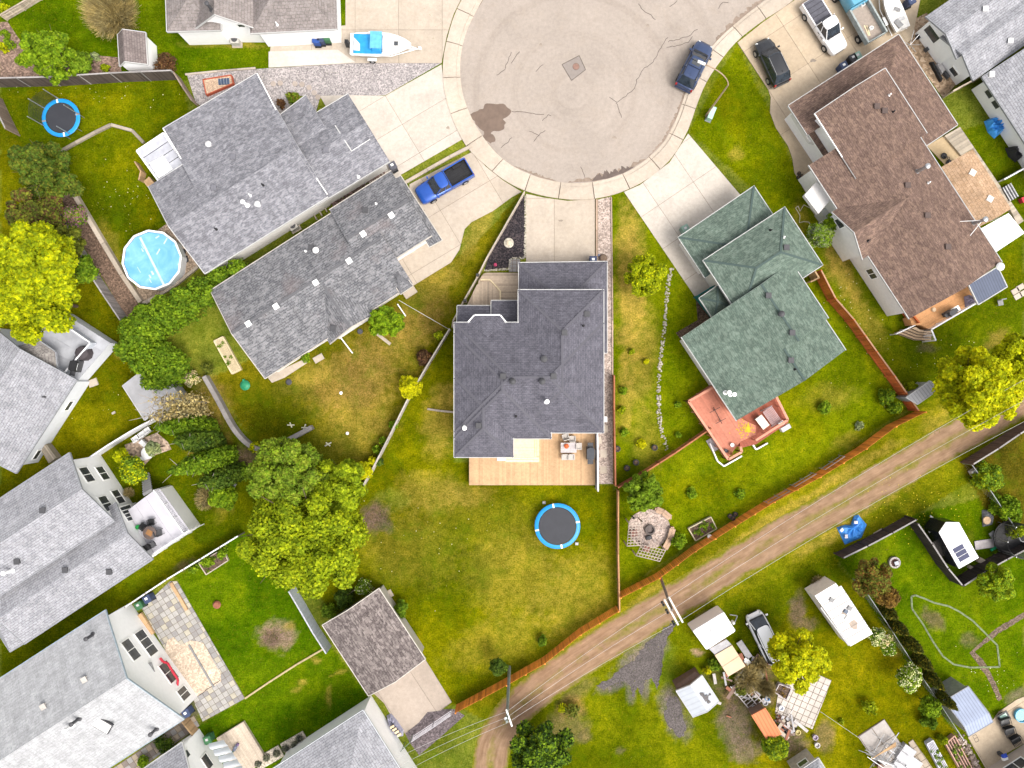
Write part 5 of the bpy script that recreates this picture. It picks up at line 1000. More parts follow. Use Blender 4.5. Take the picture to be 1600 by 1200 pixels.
def column(bx, by, tx, ty, hgt, rad, pal, label, cat='cedar', name='cedar', n=2600, leaf=.14, group=None, seed=1, bare=0):
 "narrow upright tree whose foot shows at (bx,by) and tip at (tx,ty)"
 b = W(bx, by); t = thing(name, label, cat, b, group); tip = W(tx, ty, hgt); dx, dy = (tip.x - b.x) , (tip.y - b.y); L = []
 for i in range(12):
  f = (i + .5) / 12; r_ = rad * (math.sin(math.pi * min(1, f * .8 + .18)) ** .7) * (1.1 - .35 * f); L.append(((dx * f, dy * f, hgt * (.04 + .93 * f)), (r_, r_, hgt / 14)))
 raw('crown', leaf_mesh('crown', L, n, leaf, LF[pal], seed, .45, 1.6, .3), t); mb = MB(); mb.tube((0, 0, 0), (dx * .8, dy * .8, hgt * .8), rad * .12, 6, .03)
 for i in range(bare): a = i * 2.4; f = .45 + .5 * i / max(1, bare); s = Vector((dx, dy, hgt)) * f; mb.tube(s, s + Vector((math.cos(a) * rad * .9, math.sin(a) * rad * .9, hgt * .14)), .04, 5, .012)
 raw('trunk', mb.mesh('trunk', plain('pale_bark', (.36, .32, .27), .9)), t); return t
def bare_bush(px, py, rpx, hgt, pal, label, n=500, cat='shrub', seed=3, leafpal=None):
 c = W(px, py, hgt * .6); t = thing('shrub', label, cat, (c.x, c.y, 0)); rr = random.Random(seed); mb = MB(); R_ = rpx / S
 for i in range(n):
  a = rr.uniform(0, 6.283); d = R_ * math.sqrt(rr.random()); s = Vector((math.cos(a) * d * .35, math.sin(a) * d * .35, hgt * rr.uniform(.05, .4))); e = Vector((math.cos(a) * d, math.sin(a) * d, hgt * rr.uniform(.55, 1) * (1.15 - .5 * (d / R_) ** 2)))
  mb.tube(s, e, .03, 3, .008, cap=False); b2 = a + rr.uniform(-.8, .8); mb.tube(lerp(s, e, .6), lerp(s, e, .6) + Vector((math.cos(b2), math.sin(b2), .4)) * R_ * .22, .015, 3, .006, cap=False)
 raw('branches', mb.mesh('branches', LF[pal]), t)
 if leafpal: raw('crown', leaf_mesh('crown', [((0, 0, hgt * .55), (R_ * .9, R_ * .9, hgt * .4))], int(900 * R_ * R_ / 3), .12, LF[leafpal], seed, .8), t)
 return t
TR = tree
TR(52, 410, 78, 11, 'gold', 'huge yellow-green tree at the left edge, upper part of the twin crown', n=30000, lobes=12, extra=('lime', 8000, .26, 1))
TR(45, 465, 68, 9.5, 'lime', 'huge yellow-green tree at the left edge overhanging the deck of the pale roofed house', n=24000, lobes=12, extra=('gold', 8000, .26, 1))
TR(470, 842, 104, 9.5, 'leafy', 'very large bright green tree in the lower left beside the blue-grey fence', n=36000, lobes=14, leaf=.24, asp=(1.05, .92, 0), extra=('lime', 12000, .22, 1))
TR(528, 762, 54, 7.5, 'leafy', 'medium bright green tree behind the very large bright tree, by the thin fence', n=12000, lobes=9)
TR(452, 745, 64, 8.5, 'sage', 'dull olive conifer-like tree above the very large bright tree', n=16000, lobes=10, extra=('mid', 6000, .2, 1))
TR(1535, 610, 66, 9.5, 'yellow', 'big golden yellow tree at the right edge above the lane', n=28000, lobes=12, extra=('gold', 9000, .24, 1))
TR(1585, 560, 46, 8.5, 'gold', 'golden tree crown at the right edge behind the big golden tree', n=12000)
TR(1244, 1030, 49, 6.5, 'yellow', 'round golden tree overhanging the square white pavers', n=16000, lobes=11, extra=('gold', 4000, .2, 1))
TR(1010, 432, 34, 4.2, 'lime', 'round lime green tree on the lawn left of the green roofed house', n=9000, lobes=10, leaf=.17, extra=('gold', 1800, .15, 1))
TR(1008, 771, 33, 4.0, 'mid', 'round green tree overhanging the fire pit circle', n=8000, lobes=8, leaf=.18)
TR(602, 502, 28, 4.2, 'bright', 'round bright green tree under the eave of the weathered grey house', n=7000, leaf=.17)
TR(75, 80, 43, 5.0, 'bright', 'broad bright green tree in the top left garden', n=13000, lobes=10, leaf=.2)
TR(124, 97, 20, 2.6, 'mid', 'small green tree next to the broad tree in the top left garden', n=3000)
TR(62, 262, 48, 6.0, 'olive', 'dark olive tree below the small trampoline', n=14000, lobes=10, asp=(1.15, .85, 45), extra=('dark', 4000, .2, 1))
TR(55, 335, 44, 5.5, 'purple', 'dark purple-brown tree on the left side behind the lilac', n=10000, extra=('olive', 5000, .2, 1))
TR(108, 380, 28, 4.5, 'olive', 'olive brown shrub tree beside the long grey fence', n=5000)
TR(128, 420, 26, 4.5, 'green', 'small green tree right of the huge yellow-green tree', n=4500)
TR(115, 336, 20, 2.8, 'green', 'lilac bush in purple bloom beside the timber retaining wall', cat='lilac bush', n=3000, extra=('violet', 1800, .12, 1))
hedge('hedge', 'dense green hedge winding from the grey roofed house down to the pale shed', 'hedge', [(372, 418), (345, 432), (318, 455), (290, 478), (262, 490), (235, 505), (215, 520), (215, 545), (240, 560), (265, 575), (250, 590)], [14, 17, 24, 28, 30, 32, 28, 30, 34, 30, 26], 3.6, 'green', 30000, .2, 5)
TR(1282, 367, 25, 3.4, 'silver', 'silvery green shrub tree between the green and brown roofed houses', n=4500, extra=('green', 2500, .15, 1))
TR(1300, 348, 15, 3.0, 'bright', 'bright green shrub touching the white gable wall', n=2200)
TR(640, 605, 20, 2.6, 'yellow', 'vivid yellow shrub tree beside the narrow fence', n=4000, leaf=.15)
TR(568, 737, 17, 2.4, 'yellow', 'vivid yellow shrub below the narrow fence, by the olive tree', n=2400, leaf=.15)
TR(580, 722, 9, 1.6, 'yellow', 'small yellow sprig shrub above the vivid yellow shrub', n=700, leaf=.13)
TR(662, 558, 15, 2.0, 'purple', 'dark red-brown shrub above the vivid yellow shrub tree', n=1800, leaf=.13)
TR(1388, 620, 15, 1.6, 'green', 'round green shrub by the red-brown fence corner, upper of two', n=2600, leaf=.12, extra=('lime', 300, .1, 1))
TR(1403, 637, 12, 1.5, 'green', 'round green shrub by the red-brown fence corner, lower of two', n=1900, leaf=.12, extra=('lime', 200, .1, 1))
TR(1428, 605, 11, 1.6, 'lime', 'bright shrub in front of the small grey metal shed', n=1200)
TR(1062, 848, 14, 1.5, 'bright', 'leafy shrub right of the curved benches', n=1800, leaf=.14)
TR(1364, 905, 32, 4.5, 'rust', 'rust and olive coloured tree behind the fire ring lawn fence', n=9000, leaf=.16, extra=('olive', 2200, .16, 1))
TR(1383, 928, 22, 4.0, 'rust', 'smaller rust coloured tree above the narrow cedars', n=4500, leaf=.16)
TR(1558, 912, 31, 4.0, 'lime', 'lime green round tree behind the black-brown fence corner', n=8000, leaf=.17, extra=('bright', 2500, .16, 1))
TR(1548, 745, 26, 2.0, 'lime', 'bushy yellow-green shrub in the leafy garden at the right edge', n=3800, leaf=.2, extra=('green', 1500, .2, 1))
TR(1578, 795, 24, 2.0, 'bright', 'leafy green plant bed shrub at the right edge', n=3000, leaf=.2)
TR(1590, 830, 18, 1.8, 'lime', 'yellow-green shrub beside the black trampoline net', n=1600)
TR(1213, 1170, 22, 3.0, 'mid', 'green leafy shrub tree beside the grey playhouse shed', n=3800, leaf=.2, extra=('lime', 900, .2, 1))
TR(848, 1183, 50, 6.0, 'conifer', 'dark green spruce tree at the bottom edge', n=16000, leaf=.22, lobes=12, extra=('green', 4000, .22, 1))
TR(778, 1042, 16, 3.0, 'dark', 'small dark green tree beside the power pole', n=2600)
TR(848, 1004, 9, 1.4, 'green', 'small green bush in front of the orange lane fence', n=900)
TR(566, 921, 16, 2.0, 'green', 'white flowering shrub behind the brown garage', cat='shrub', n=2200, extra=('white', 160, .12, 1))
TR(535, 938, 18, 2.0, 'dark', 'dark green shrub left of the white flowering shrub', n=1700); TR(512, 958, 14, 1.8, 'mid', 'pale feathery shrub at the left corner of the brown garage', n=1100)
TR(625, 953, 14, 2.0, 'green', 'green shrub hugging the right eave of the brown garage', n=2000, asp=(.8, 1.3, 0))
TR(1370, 995, 15, 2.4, 'green', 'white flowering shrub on the chain link fence, topmost', n=1500, extra=('white', 500, .12, 1), asp=(1, 1.2, 0))
TR(1380, 1000, 14, 2.4, 'mid', 'pink-white blossoming shrub right of the white camper', n=1300, extra=('pink', 420, .12, 1))
TR(1388, 1012, 14, 2.4, 'green', 'green shrub with few blossoms between the white flowering shrubs', n=1700, extra=('white', 120, .1, 1))
TR(1422, 1060, 21, 3.0, 'bright', 'large white flowering shrub beside the narrow cedars', n=3000, extra=('white', 1000, .12, 1), asp=(.9, 1.35, 0))
TR(1455, 1105, 17, 2.6, 'bright', 'bright green shrub left of the blue-grey shed', n=2400); TR(1458, 1131, 13, 2.0, 'green', 'round green shrub above the raised beds, lower right', n=1800)
TR(1476, 1158, 8, 1.2, 'lime', 'little lime bush in the timber raised beds', n=600); TR(1362, 1108, 13, 1.6, 'lime', 'sparse lime sapling beside a soil ring on the lawn', cat='sapling', n=260, leaf=.2)
TR(1315, 1128, 5, .4, 'lime', 'tiny lime plant on the lawn', cat='plant', n=60, leaf=.2)
TR(293, 592, 14, 2.0, 'mid', 'pink blossoming shrub at the foot of the hedge', n=1300, extra=('pink', 900, .13, 1)); TR(322, 575, 12, 1.6, 'olive', 'sparse olive shrub right of the pink blossoms', n=600)
TR(460, 153, 15, 1.4, 'mid', 'green and red shrub on the grey gravel beside the porch roof', n=1600, leaf=.13, extra=('rust', 350, .1, 1), asp=(1.3, .7, 35)); TR(438, 160, 8, .9, 'purple', 'small dark shrub on the gravel under the grey roof edge', n=500)
TR(255, 98, 19, 2.2, 'purple', 'dark reddish bush right of the white garden shed', n=2400, leaf=.12)
TR(135, 93, 8, 1.2, 'dark', 'dark little bush behind the top left fence', n=500); TR(162, 104, 8, 1.1, 'lime', 'lime green little bush behind the top left fence', n=500, leaf=.12); TR(146, 86, 8, .9, 'silver', 'silvery ground plant in the top left garden', n=500, leaf=.12)
for i, (x, y, r_) in enumerate(((28, 94, 8), (12, 66, 9), (2, 72, 9), (5, 50, 7), (5, 12, 10))): TR(x, y, r_, 1.0, ['mid', 'green', 'gold', 'mid', 'gold'][i], ['low green plant left of the broad tree, top left', 'green plant in the brown bed, top left', 'yellow plant at the very left edge, top left', 'small green plant above the yellow plant, top left', 'yellow-green plant in the very top left corner'][i], cat='plant', n=350, leaf=.13)
TR(482, 527, 9, 1.2, 'olive', 'small olive bush below the weathered roof', n=500); TR(686, 524, 9, 1.3, 'lime', 'small yellow-green bush where two fences meet', n=500, leaf=.15); TR(477, 558, 9, .8, 'green', 'low green bush at the patio end below the weathered roof', n=400)
for i, (x, y) in enumerate(((613, 664), (598, 690), (588, 703), (591, 722))): TR(x, y, 8, .9, ['mid', 'green', 'mid', 'dark'][i], 'low leafy plant in the dark bed along the narrow fence, ' + ['topmost', 'second from the top', 'third from the top', 'lowest'][i], cat='plant', n=350, leaf=.15, group='plants along the narrow fence')
for i, (x, y, r_, p) in enumerate(((974, 610, 8, 'mid'), (972, 640, 7, 'lime'), (975, 675, 8, 'mid'), (1003, 693, 9, 'yellow'), (988, 549, 5, 'lime'), (1010, 565, 5, 'yellow'), (1060, 632, 6, 'mid'), (1061, 680, 6, 'mid'))):
 TR(x, y, r_, .7, p, ['small green plant beside the brown fence strip, top', 'small lime plant beside the brown fence strip', 'small green plant beside the brown fence strip, lower', 'bright yellow plant above the black planters', 'tiny lime plant on the dry strip', 'tiny yellow plant on the dry strip', 'small pale plant left of the red deck', 'small pale plant above the red-brown fence'][i], cat='plant', n=260, leaf=.15)
TR(1081, 771, 11, .6, 'mid', 'low pale patch plant on the lawn above the raised bed', cat='plant', n=420, leaf=.14); TR(1158, 773, 10, .7, 'green', 'low dark green plant near the lane fence', cat='plant', n=420); TR(1290, 637, 12, .9, 'green', 'low dark bush right of the red deck', n=700); TR(1344, 665, 9, .5, 'silver', 'silvery plant on the lawn by the lane fence', cat='plant', n=280); TR(1138, 684, 7, .4, 'green', 'plant bed greenery by the deck corner', cat='plant', n=260)
TR(1106, 1050, 7, 1.2, 'yellow', 'little yellow shrub behind the rust stained shed', n=300, leaf=.15); TR(895, 1112, 15, 1.2, 'olive', 'weedy olive bush beside the lane bend', n=500, leaf=.14); TR(880, 1108, 9, .9, 'gold', 'yellowish weeds left of the olive bush by the lane bend', cat='plant', n=260, leaf=.14)
TR(1120, 1040, 14, 1.2, 'green', 'green weeds beside the plywood roofed shed', cat='plant', n=600, leaf=.15); TR(1160, 1080, 12, 1.2, 'olive', 'olive weeds beside the white ladder frames', cat='plant', n=450, leaf=.14)
TR(255, 1165, 18, 1.0, 'dark', 'dark shrub in the narrow passage below the pale roofed house', n=1500, asp=(1.4, .7, 33)); TR(222, 1192, 12, .9, 'green', 'green shrub at the bottom of the narrow passage', n=700)
TR(322, 878, 12, 1.2, 'mid', 'green vegetables in the bed by the white-topped fence', cat='plant', n=900); TR(300, 888, 10, .8, 'green', 'low herbs in the bed by the white-topped fence', cat='plant', n=500); TR(345, 864, 10, 1.0, 'bright', 'bright herbs near the big bright tree', cat='plant', n=600)
TR(375, 738, 16, 2.0, 'mid', 'green shrub right of the leaning aspens', n=1500); TR(395, 700, 10, 1.0, 'gold', 'yellow plant on the brown bank below the grey wall', n=500); TR(400, 730, 10, 1.0, 'gold', 'yellow-brown plant on the brown bank', n=420); TR(348, 775, 26, 3.4, 'bright', 'bright green sapling tree left of the very large tree', n=3800)
TR(205, 735, 26, 3.2, 'mid', 'yellow-green shrub tree in front of the white window wall', n=3200, leaf=.18, extra=('gold', 800, .16, 1)); TR(190, 712, 14, 2.4, 'gold', 'yellow shrub beside the vinyl fence', n=1100, leaf=.17)
TR(240, 700, 14, 2.8, 'silver', 'pale leafed shrub over the white plastic table', n=900, leaf=.16)
bare_bush(168, 12, 46, 4.5, 'twig', 'brown leafless tree at the top left edge', 1500, 'tree', 4); bare_bush(1172, 1062, 26, 1.4, 'twig', 'tangled brush pile beside the white ladder frames', 700, 'brush pile', 5); bare_bush(1200, 1078, 15, 2.0, 'twig', 'reddish dry grass bush by the square pavers', 500, 'shrub', 6); bare_bush(1190, 1040, 18, 1.2, 'twig', 'dry twiggy bush under the golden tree', 400, 'shrub', 7)
bare_bush(320, 780, 20, 1.5, 'twig', 'bare brown bush near the bright sapling', 260, 'shrub', 8); bare_bush(200, 770, 10, 1.0, 'twig', 'dry reddish bush against the white window wall', 200, 'shrub', 9); bare_bush(1280, 912, 14, 1.0, 'twig', 'round dark brush behind the white camper van', 300, 'shrub', 10)
ASP = 'tall narrow aspen leaning left over the shady yard, '
for i, (bx, by, tx, ty, hg, pal, bare, n) in enumerate(((322, 629, 232, 626, 9.5, 'twig', 26, 700), (326, 648, 226, 650, 10, 'twig', 26, 900), (335, 668, 243, 668, 9.5, 'green', 8, 7500), (345, 690, 272, 690, 9, 'dark', 6, 8500), (366, 708, 262, 738, 10, 'green', 8, 8500), (374, 735, 310, 758, 7, 'dark', 6, 4500))):
 column(bx, by, tx, ty, hg, 1.15, pal, ASP + ['topmost and bare', 'second and bare', 'third from the top', 'fourth from the top', 'fifth from the top', 'lowest and shortest'][i], 'aspen', 'aspen', n, .2, 'row of narrow aspens', i, bare)
CE = 'narrow dark cedar with a golden tip beside the chain link fence, '
for i, (bx, by, tx, ty, hg) in enumerate(((1378, 950, 1403, 966, 3.2), (1390, 972, 1421, 992, 3.6), (1412, 998, 1443, 1020, 3.8), (1428, 1024, 1458, 1047, 3.6), (1443, 1048, 1476, 1078, 4.2), (1462, 1080, 1497, 1110, 4.4))):
 column(bx, by, tx, ty, hg, .62, 'cedar', CE + ['topmost', 'second from the top', 'third from the top', 'fourth from the top', 'fifth from the top', 'lowest, over the shed'][i], 'cedar', 'cedar', 3600, .13, 'row of narrow cedars', i + 9)
# ---------------------------------------------------------------- decks
def deck(label, poly, h, th, mat, bw=.14, skirt=None, cat='deck', name='deck', maxn=300):
 "deck boards laid along heading th (deg, photo axes); poly in photo px measured at the deck surface"
 P = [tuple(W(p[0], p[1], h)[:2]) for p in poly]; t = thing(name, label, cat, (P[0][0], P[0][1], 0)); a = -R(th); ca, sa = math.cos(a), math.sin(a)
 vs = [-p[0] * sa + p[1] * ca for p in P]; n0, n1 = math.floor(min(vs) / bw), math.ceil(max(vs) / bw)
 for k in range(n0, n1):
  q = clip(P, sa, -ca, -(k * bw + .006)); q = clip(q, -sa, ca, (k + 1) * bw - .006) if len(q) > 2 else q
  if len(q) < 3: continue
  mb = MB(); mb.prism(q, h - .035, h + random.uniform(-.002, .002)); part('board', mb, mat, t)
 mb = MB(); cx, cy = sum(p[0] for p in P) / len(P), sum(p[1] for p in P) / len(P); mb.prism([(cx + (p[0] - cx) * .995, cy + (p[1] - cy) * .995) for p in P], 0, h - .037); part('skirt', mb, skirt or mat, t)
 return t
D1 = boards('peach_deck_boards', (.57, .37, .205), .14); D2 = boards('new_pine_boards', (.80, .66, .42), .1); D3 = boards('salmon_deck_boards', (.52, .20, .13), .14); D4 = boards('orange_deck_boards', (.62, .32, .14), .1)
D5 = boards('weathered_front_boards', (.46, .365, .27), .25); D6 = boards('pale_tan_boards', (.56, .47, .37), .12); VD = plain('lilac_vinyl_deck', (.50, .49, .53), .5, var=.1, scale=.8); VD2 = plain('grey_deck_vinyl', (.42, .43, .46), .5, var=.25, scale=.7)
deck('broad peach coloured rear deck of the charcoal roofed house', [(733, 700), (800, 700), (800, 660), (930, 660), (930, 758), (733, 758)], .9, 90, D1, skirt=D1)
deck('pale new pine landing in the corner of the peach deck', [(792, 680), (835, 680), (835, 714), (792, 714)], 1.3, 0, D2)
st = thing('steps', 'pale pine steps wrapping the landing on the peach deck', 'steps', W(815, 700, .9))
for k, (x0, y0, x1, y1, z) in enumerate(((790, 714.5, 842.5, 718, 1.16), (790, 718.4, 842.5, 722, 1.03), (835.4, 684, 838.6, 714.2, 1.16), (839, 684, 842.5, 714.2, 1.03))): mb = MB(); mb.prism(W2([(x0, y0), (x1, y0), (x1, y1), (x0, y1)], z), .9, z); part('tread', mb, D2, st)
fence('white privacy wall on the right edge of the peach deck', [(929.5, 676), (930, 718), (930.5, 762)], 2.0, VIN, .2, singles=False)
deck('weathered front porch deck with boards running across', [(760, 426), (812, 426), (812, 500), (735, 500), (748, 438), (755, 428)], .5, 0, D5)
deck('raised weathered porch platform left of the front deck', [(752, 440), (766, 440), (781, 456), (781, 480), (728, 480), (745, 445)], .58, 90, D5, name='porch_platform')
wall_run('platform_trim', 'pale bevelled trim around the front porch platform', [(751, 438.5), (766, 438.5), (782, 456), (782, 470)], .12, .66, D2, 'trim')
for i, (x, y) in enumerate(((747, 433), (728, 472))): t = thing('post_lantern', ['lantern post at the upper corner of the front porch', 'lantern post at the lower corner of the front porch'][i], 'lantern', W(x, y)); mb = MB(); mb.box(W(x, y), (.24, .24, 1.3)); part('post', mb, D5, t); mb = MB(); mb.box(W(x, y, 0) + Vector((0, 0, 1.3)), (.3, .3, .35), top=.5); part('lamp_head', mb, DGREY, t)
deck('salmon red rear deck of the green roofed house', [(1077, 626), (1116, 600), (1160, 655), (1181, 665), (1181, 679), (1157, 690), (1137, 717), (1115, 680), (1105, 668)], 1.1, 57, D3)
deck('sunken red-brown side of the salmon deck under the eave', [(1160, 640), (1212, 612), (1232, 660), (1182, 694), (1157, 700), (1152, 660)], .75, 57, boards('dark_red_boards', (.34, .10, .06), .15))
def bench_rail(label, pts, h, mat, w=.22):
 t = thing('railing', label, 'railing', W(*pts[0])); P = [W(p[0], p[1], h) for p in pts]
 for p, q in zip(P, P[1:]):
  mb = MB(); mb.bar(p, q, w, .05); part('rail', mb, mat, t); n = max(2, int((q - p).length / 1.2))
  for i in range(n + 1): o = lerp(p, q, i / n); mb = MB(); mb.box((o.x, o.y, 0), (.08, .08, h)); part('post', mb, mat, t)
  mb = MB(); k = int((q - p).length / .16)
  for i in range(k): o = lerp(p, q, (i + .5) / k); mb.box((o.x, o.y, .5), (.03, .03, h - .5))
  part('baluster', mb, mat, t, kind='stuff')
 return t
SAL = boards('salmon_rail', (.60, .27, .18), .08)
bench_rail('salmon painted railing on the left sides of the salmon deck', [(1117, 604), (1076, 627), (1138, 718), (1159, 706), (1157, 698)], 1.9, SAL); bench_rail('salmon painted railing around the lower right side of the deck', [(1181, 688), (1231, 656), (1210, 614)], 1.7, SAL)
bench_rail('white railing of the orange deck of the brown roofed house', [(1525, 474), (1455, 515), (1462, 532)], 2.1, VIN, .12)
deck('orange rear deck of the brown roofed house', [(1421, 496), (1432, 491), (1510, 445), (1521, 460), (1524, 472), (1454, 516), (1440, 508), (1425, 508)], 1.2, -31, D4)
t = thing('steps', 'fan of pale wooden steps at the lower corner of the orange deck', 'steps', W(1430, 520))
for k in range(4):
 f = k / 4; a = [(1431 - 8 * k, 511 + 2.2 * k), (1437 - 2 * k, 515 + 4.0 * k), (1455, 517 + 4.0 * k)]; b = [(1431 - 8 * (k + 1), 511 + 2.2 * (k + 1)), (1437 - 2 * (k + 1), 515 + 4.0 * (k + 1)), (1455, 517 + 4.0 * (k + 1))]
 z = 1.0 - .23 * k; mb = MB(); mb.prism([W(p[0], p[1], z) for p in a + b[::-1]], 0, z); part('tread', mb, boards('tan_treads', (.55, .40, .26), .1), t)
 mb = MB(); mb.path([W(p[0], p[1] - .3, z + .02) for p in b], .035, 4); part('painted_tread_shadow', mb, boards('tread_shadow_paint', (.06, .045, .035)), t)  # dark strip along each tread edge, painted in as its shadow
bench_rail('white stair rail left of the fan of steps', [(1430, 508), (1400, 522)], 1.0, VIN, .1)
deck('lilac grey vinyl deck with railing, beside the white window wall', [(200, 797), (238, 768), (250, 764), (296, 828), (236, 868)], 2.3, 57, VD, bw=1.2, skirt=plain('bright_white', (.8,) * 3))
bench_rail('white railing on the right side of the lilac grey deck', [(240, 766), (286, 832)], 3.1, VIN, .12); bench_rail('white railing on the lower side of the lilac grey deck', [(296, 829), (236, 868)], 3.0, VIN, .12)
t = thing('stairs', 'grey outdoor stairs from the lilac grey deck up into the shrubs', 'stairs', W(232, 760))
for k in range(8): z = 2.1 - k * .26; a, b = (238 - .6 * k, 765 - 3.6 * k), (224 - .2 * k, 773 - 3.6 * k); mb = MB(); mb.bar(W(a[0], a[1], z), W(b[0], b[1], z), .28, .05); part('tread', mb, MGREY, t)
deck('grey weathered vinyl deck of the pale roofed house, upper left', [(40, 512), (98, 488), (172, 536), (119, 597), (85, 578), (35, 545)], 1.6, 30, VD2, bw=1.2, skirt=plain('lilac_white', (.6, .62, .66)))
fence('pale panelled railing around the grey weathered deck', [(107, 497), (166, 538), (119, 592)], 2.5, plain('pale_lilac_rail', (.50, .53, .58), .5, var=.3, scale=2), .6, singles=False, capm=VIN, name='railing', cat='railing')
deck('flat tan board patio deck at the bottom edge', [(338, 1154), (380, 1128), (415, 1185), (380, 1215), (366, 1205)], .35, 57, D6)
deck('small wooden steps landing by the glazed sunroom', [(224, 283), (233, 276), (243, 288), (230, 292)], .9, 40, boards('orange_tan_boards', (.5, .33, .18)))
fence('light wooden stair rail beside the glazed sunroom', [(219, 258), (228, 272), (225, 285)], .9, boards('orange_tan_boards', (.5, .33, .18)), .15, singles=False)
deck('narrow boarded bridge between the two pale roofed houses, left', [(62, 700), (72, 694), (88, 715), (76, 724)], .8, 55, boards('grey_tan_boards', (.42, .36, .28)))
deck('wooden slat walkway between brown garage roof and patio cover', [(1476, 212), (1500, 198), (1600, 345), (1590, 352), (1580, 330), (1520, 232), (1502, 243)], .3, -31, boards('grey_tan_boards', (.42, .36, .28)), bw=.2)
slabs('courtyard', [(1448, 228), (1486, 206), (1516, 246), (1480, 262)], (1448, 228), -31, 300, 300, concrete('sandy_ground', (.6, .46, .28)), 'sandy yellow courtyard under the brown eave')
for i, pts in enumerate((((1174, 693), (1180, 702), (1198, 692)), ((1108, 692), (1120, 720), (1130, 728), (1158, 712)))): wall_run('garden_edging', ['white edged planter below the salmon deck, right', 'white edged planting bed below the salmon deck corner'][i], list(pts), .12, .3, WHITE, 'edging')
# ---------------------------------------------------------------- paved patios
PV = [concrete('paver_grey', (.36, .345, .34)), concrete('paver_light', (.50, .485, .46)), concrete('paver_cream', (.56, .52, .42)), concrete('paver_grey', (.36,) * 3), concrete('paver_light', (.5,) * 3)]
slabs('patio', [(266, 908), (277, 908), (383, 1091), (317, 1127), (302, 1093), (222, 950)], (383, 1091), 58, 8.7, 8.7, None, 'checkered paver patio of the lower left house', piece='paver', mats=PV, gap=.7, z=.06)
slabs('path', [(283, 1128), (303, 1118), (312, 1134), (262, 1170), (200, 1215), (170, 1205)], (303, 1118), -33, 9, 9, None, 'brownish paver path in the narrow passage, bottom left', piece='paver', mats=[concrete('paver_brown', (.26, .22, .2)), concrete('paver_grey', (.36,) * 3), concrete('paver_tan', (.42, .35, .27))], gap=.8)
sheet('sand_area', [(262, 1000), (272, 995), (283, 1008), (298, 1000), (318, 1004), (345, 1052), (346, 1064), (303, 1092), (288, 1075), (258, 1020)], .085, gritty('pale_sand', (.58, .47, .36), size=.14, var=.3), 'pale sandy patch left by a removed pool on the checkered patio')
wall_run('pool_rail', 'grey metal rails lying across the pale sandy patch', [(296, 1006), (335, 1073)], .16, .2, MGREY, 'rail'); polyline('hose', jag([(345, 1062), (303, 1092), (288, 1072), (270, 1040), (258, 1020)], .6, 6), .05, .1, BLK); tag(bpy.data.objects['hose'], 'thin black hose edging the pale sandy patch', 'hose')
wall_run('timber_edging', 'orange-tan timber along the upper right edge of the checkered patio', [(268, 910), (281, 932), (293, 953)], .3, .2, boards('orange_tan_boards', (.5, .33, .18)), 'edging'); wall_run('timber_step', 'orange-tan timber step against the white gable wall', [(220, 958), (231, 974), (240, 990)], .4, .3, boards('orange_tan_boards', (.5, .33, .18)), 'step')
fence('light wooden gate frame between the checkered patio and the small white house', [(286, 1110), (298, 1124), (312, 1142)], 1.2, boards('orange_tan_boards', (.5, .33, .18)), .15, singles=False)
slabs('patio', [(1270, 1050), (1299, 1063), (1269, 1139), (1211, 1114), (1215, 1085), (1236, 1060)], (1299, 1063), 24, 9.6, 9.6, concrete('white_paver', (.66, .60, .54), st=.2), 'square white paver patio beneath the golden tree', piece='paver', gap=.9)
slabs('patio', [(1340, 1150), (1381, 1123), (1407, 1161), (1420, 1190), (1400, 1240), (1390, 1225)], (1381, 1123), 56, 30, 24, concrete('grey_paver', (.52, .48, .45), st=.3), 'patio of four big stained slabs, bottom right', piece='slab', gap=1.2, z=.1)
slabs('path', [(1419, 1160), (1426, 1155), (1447, 1185), (1460, 1205), (1440, 1215)], (1426, 1155), 57, 12, 9, concrete('tan_paver', (.5, .42, .33)), 'short path of tan square slabs left of the raised beds', piece='paver', gap=1)
slabs('patio', [(1512, 1152), (1550, 1126), (1560, 1112), (1588, 1093), (1620, 1080), (1620, 1150), (1566, 1180), (1548, 1215)], (1512, 1152), -33, 60, 60, WARM, 'sandy concrete patio with black loungers, lower right')
slabs('patio', [(1382, 600), (1383, 601), (1382, 602)], (0, 0), 0, 300, 300, CREAM, 'x') if False else None
for i, (x, y, r_) in enumerate(((945, 670, 0), (935, 688, 8), (943, 709, 0), (943, 734, 0))):
 q = W(x, y); mb = MB(); mb.box(q, (.62, .7, .07), R(r_)); tag(part('stepping_stone', mb, CREAM), 'cream square stepping stone in the gravel right of the peach deck, ' + ['topmost', 'second from top', 'third from top', 'lowest'][i], 'stepping stone', 'stepping stones beside the deck')
for i, (x, y) in enumerate(((427, 131), (438, 130), (461, 131), (472, 132), (483, 137), (491, 145), (497, 152))):
 mb = MB(); mb.lathe(W(x, y, .02), [(.26, 0), (.26, .05), (.22, .06)], 14); tag(part('stepping_stone', mb, concrete('round_stone', (.5, .43, .38))), 'round stepping stone on the grey gravel, number %s from the left' % ['one', 'two', 'three', 'four', 'five', 'six', 'seven'][i], 'stepping stone', 'round stepping stones on the gravel')
for i, (x, y) in enumerate(((292, 651), (311, 676), (328, 703), (343, 730), (360, 758))): q = W(x, y); mb = MB(); mb.box(q, (1.0, .75, .08), R(-30)); tag(part('stepping_stone', mb, concrete('grey_step', (.42, .42, .43))), 'grey slab among the leaning aspens, ' + ['topmost', 'second from top', 'middle', 'second from bottom', 'lowest'][i], 'paving slab', 'grey slabs among the aspens')
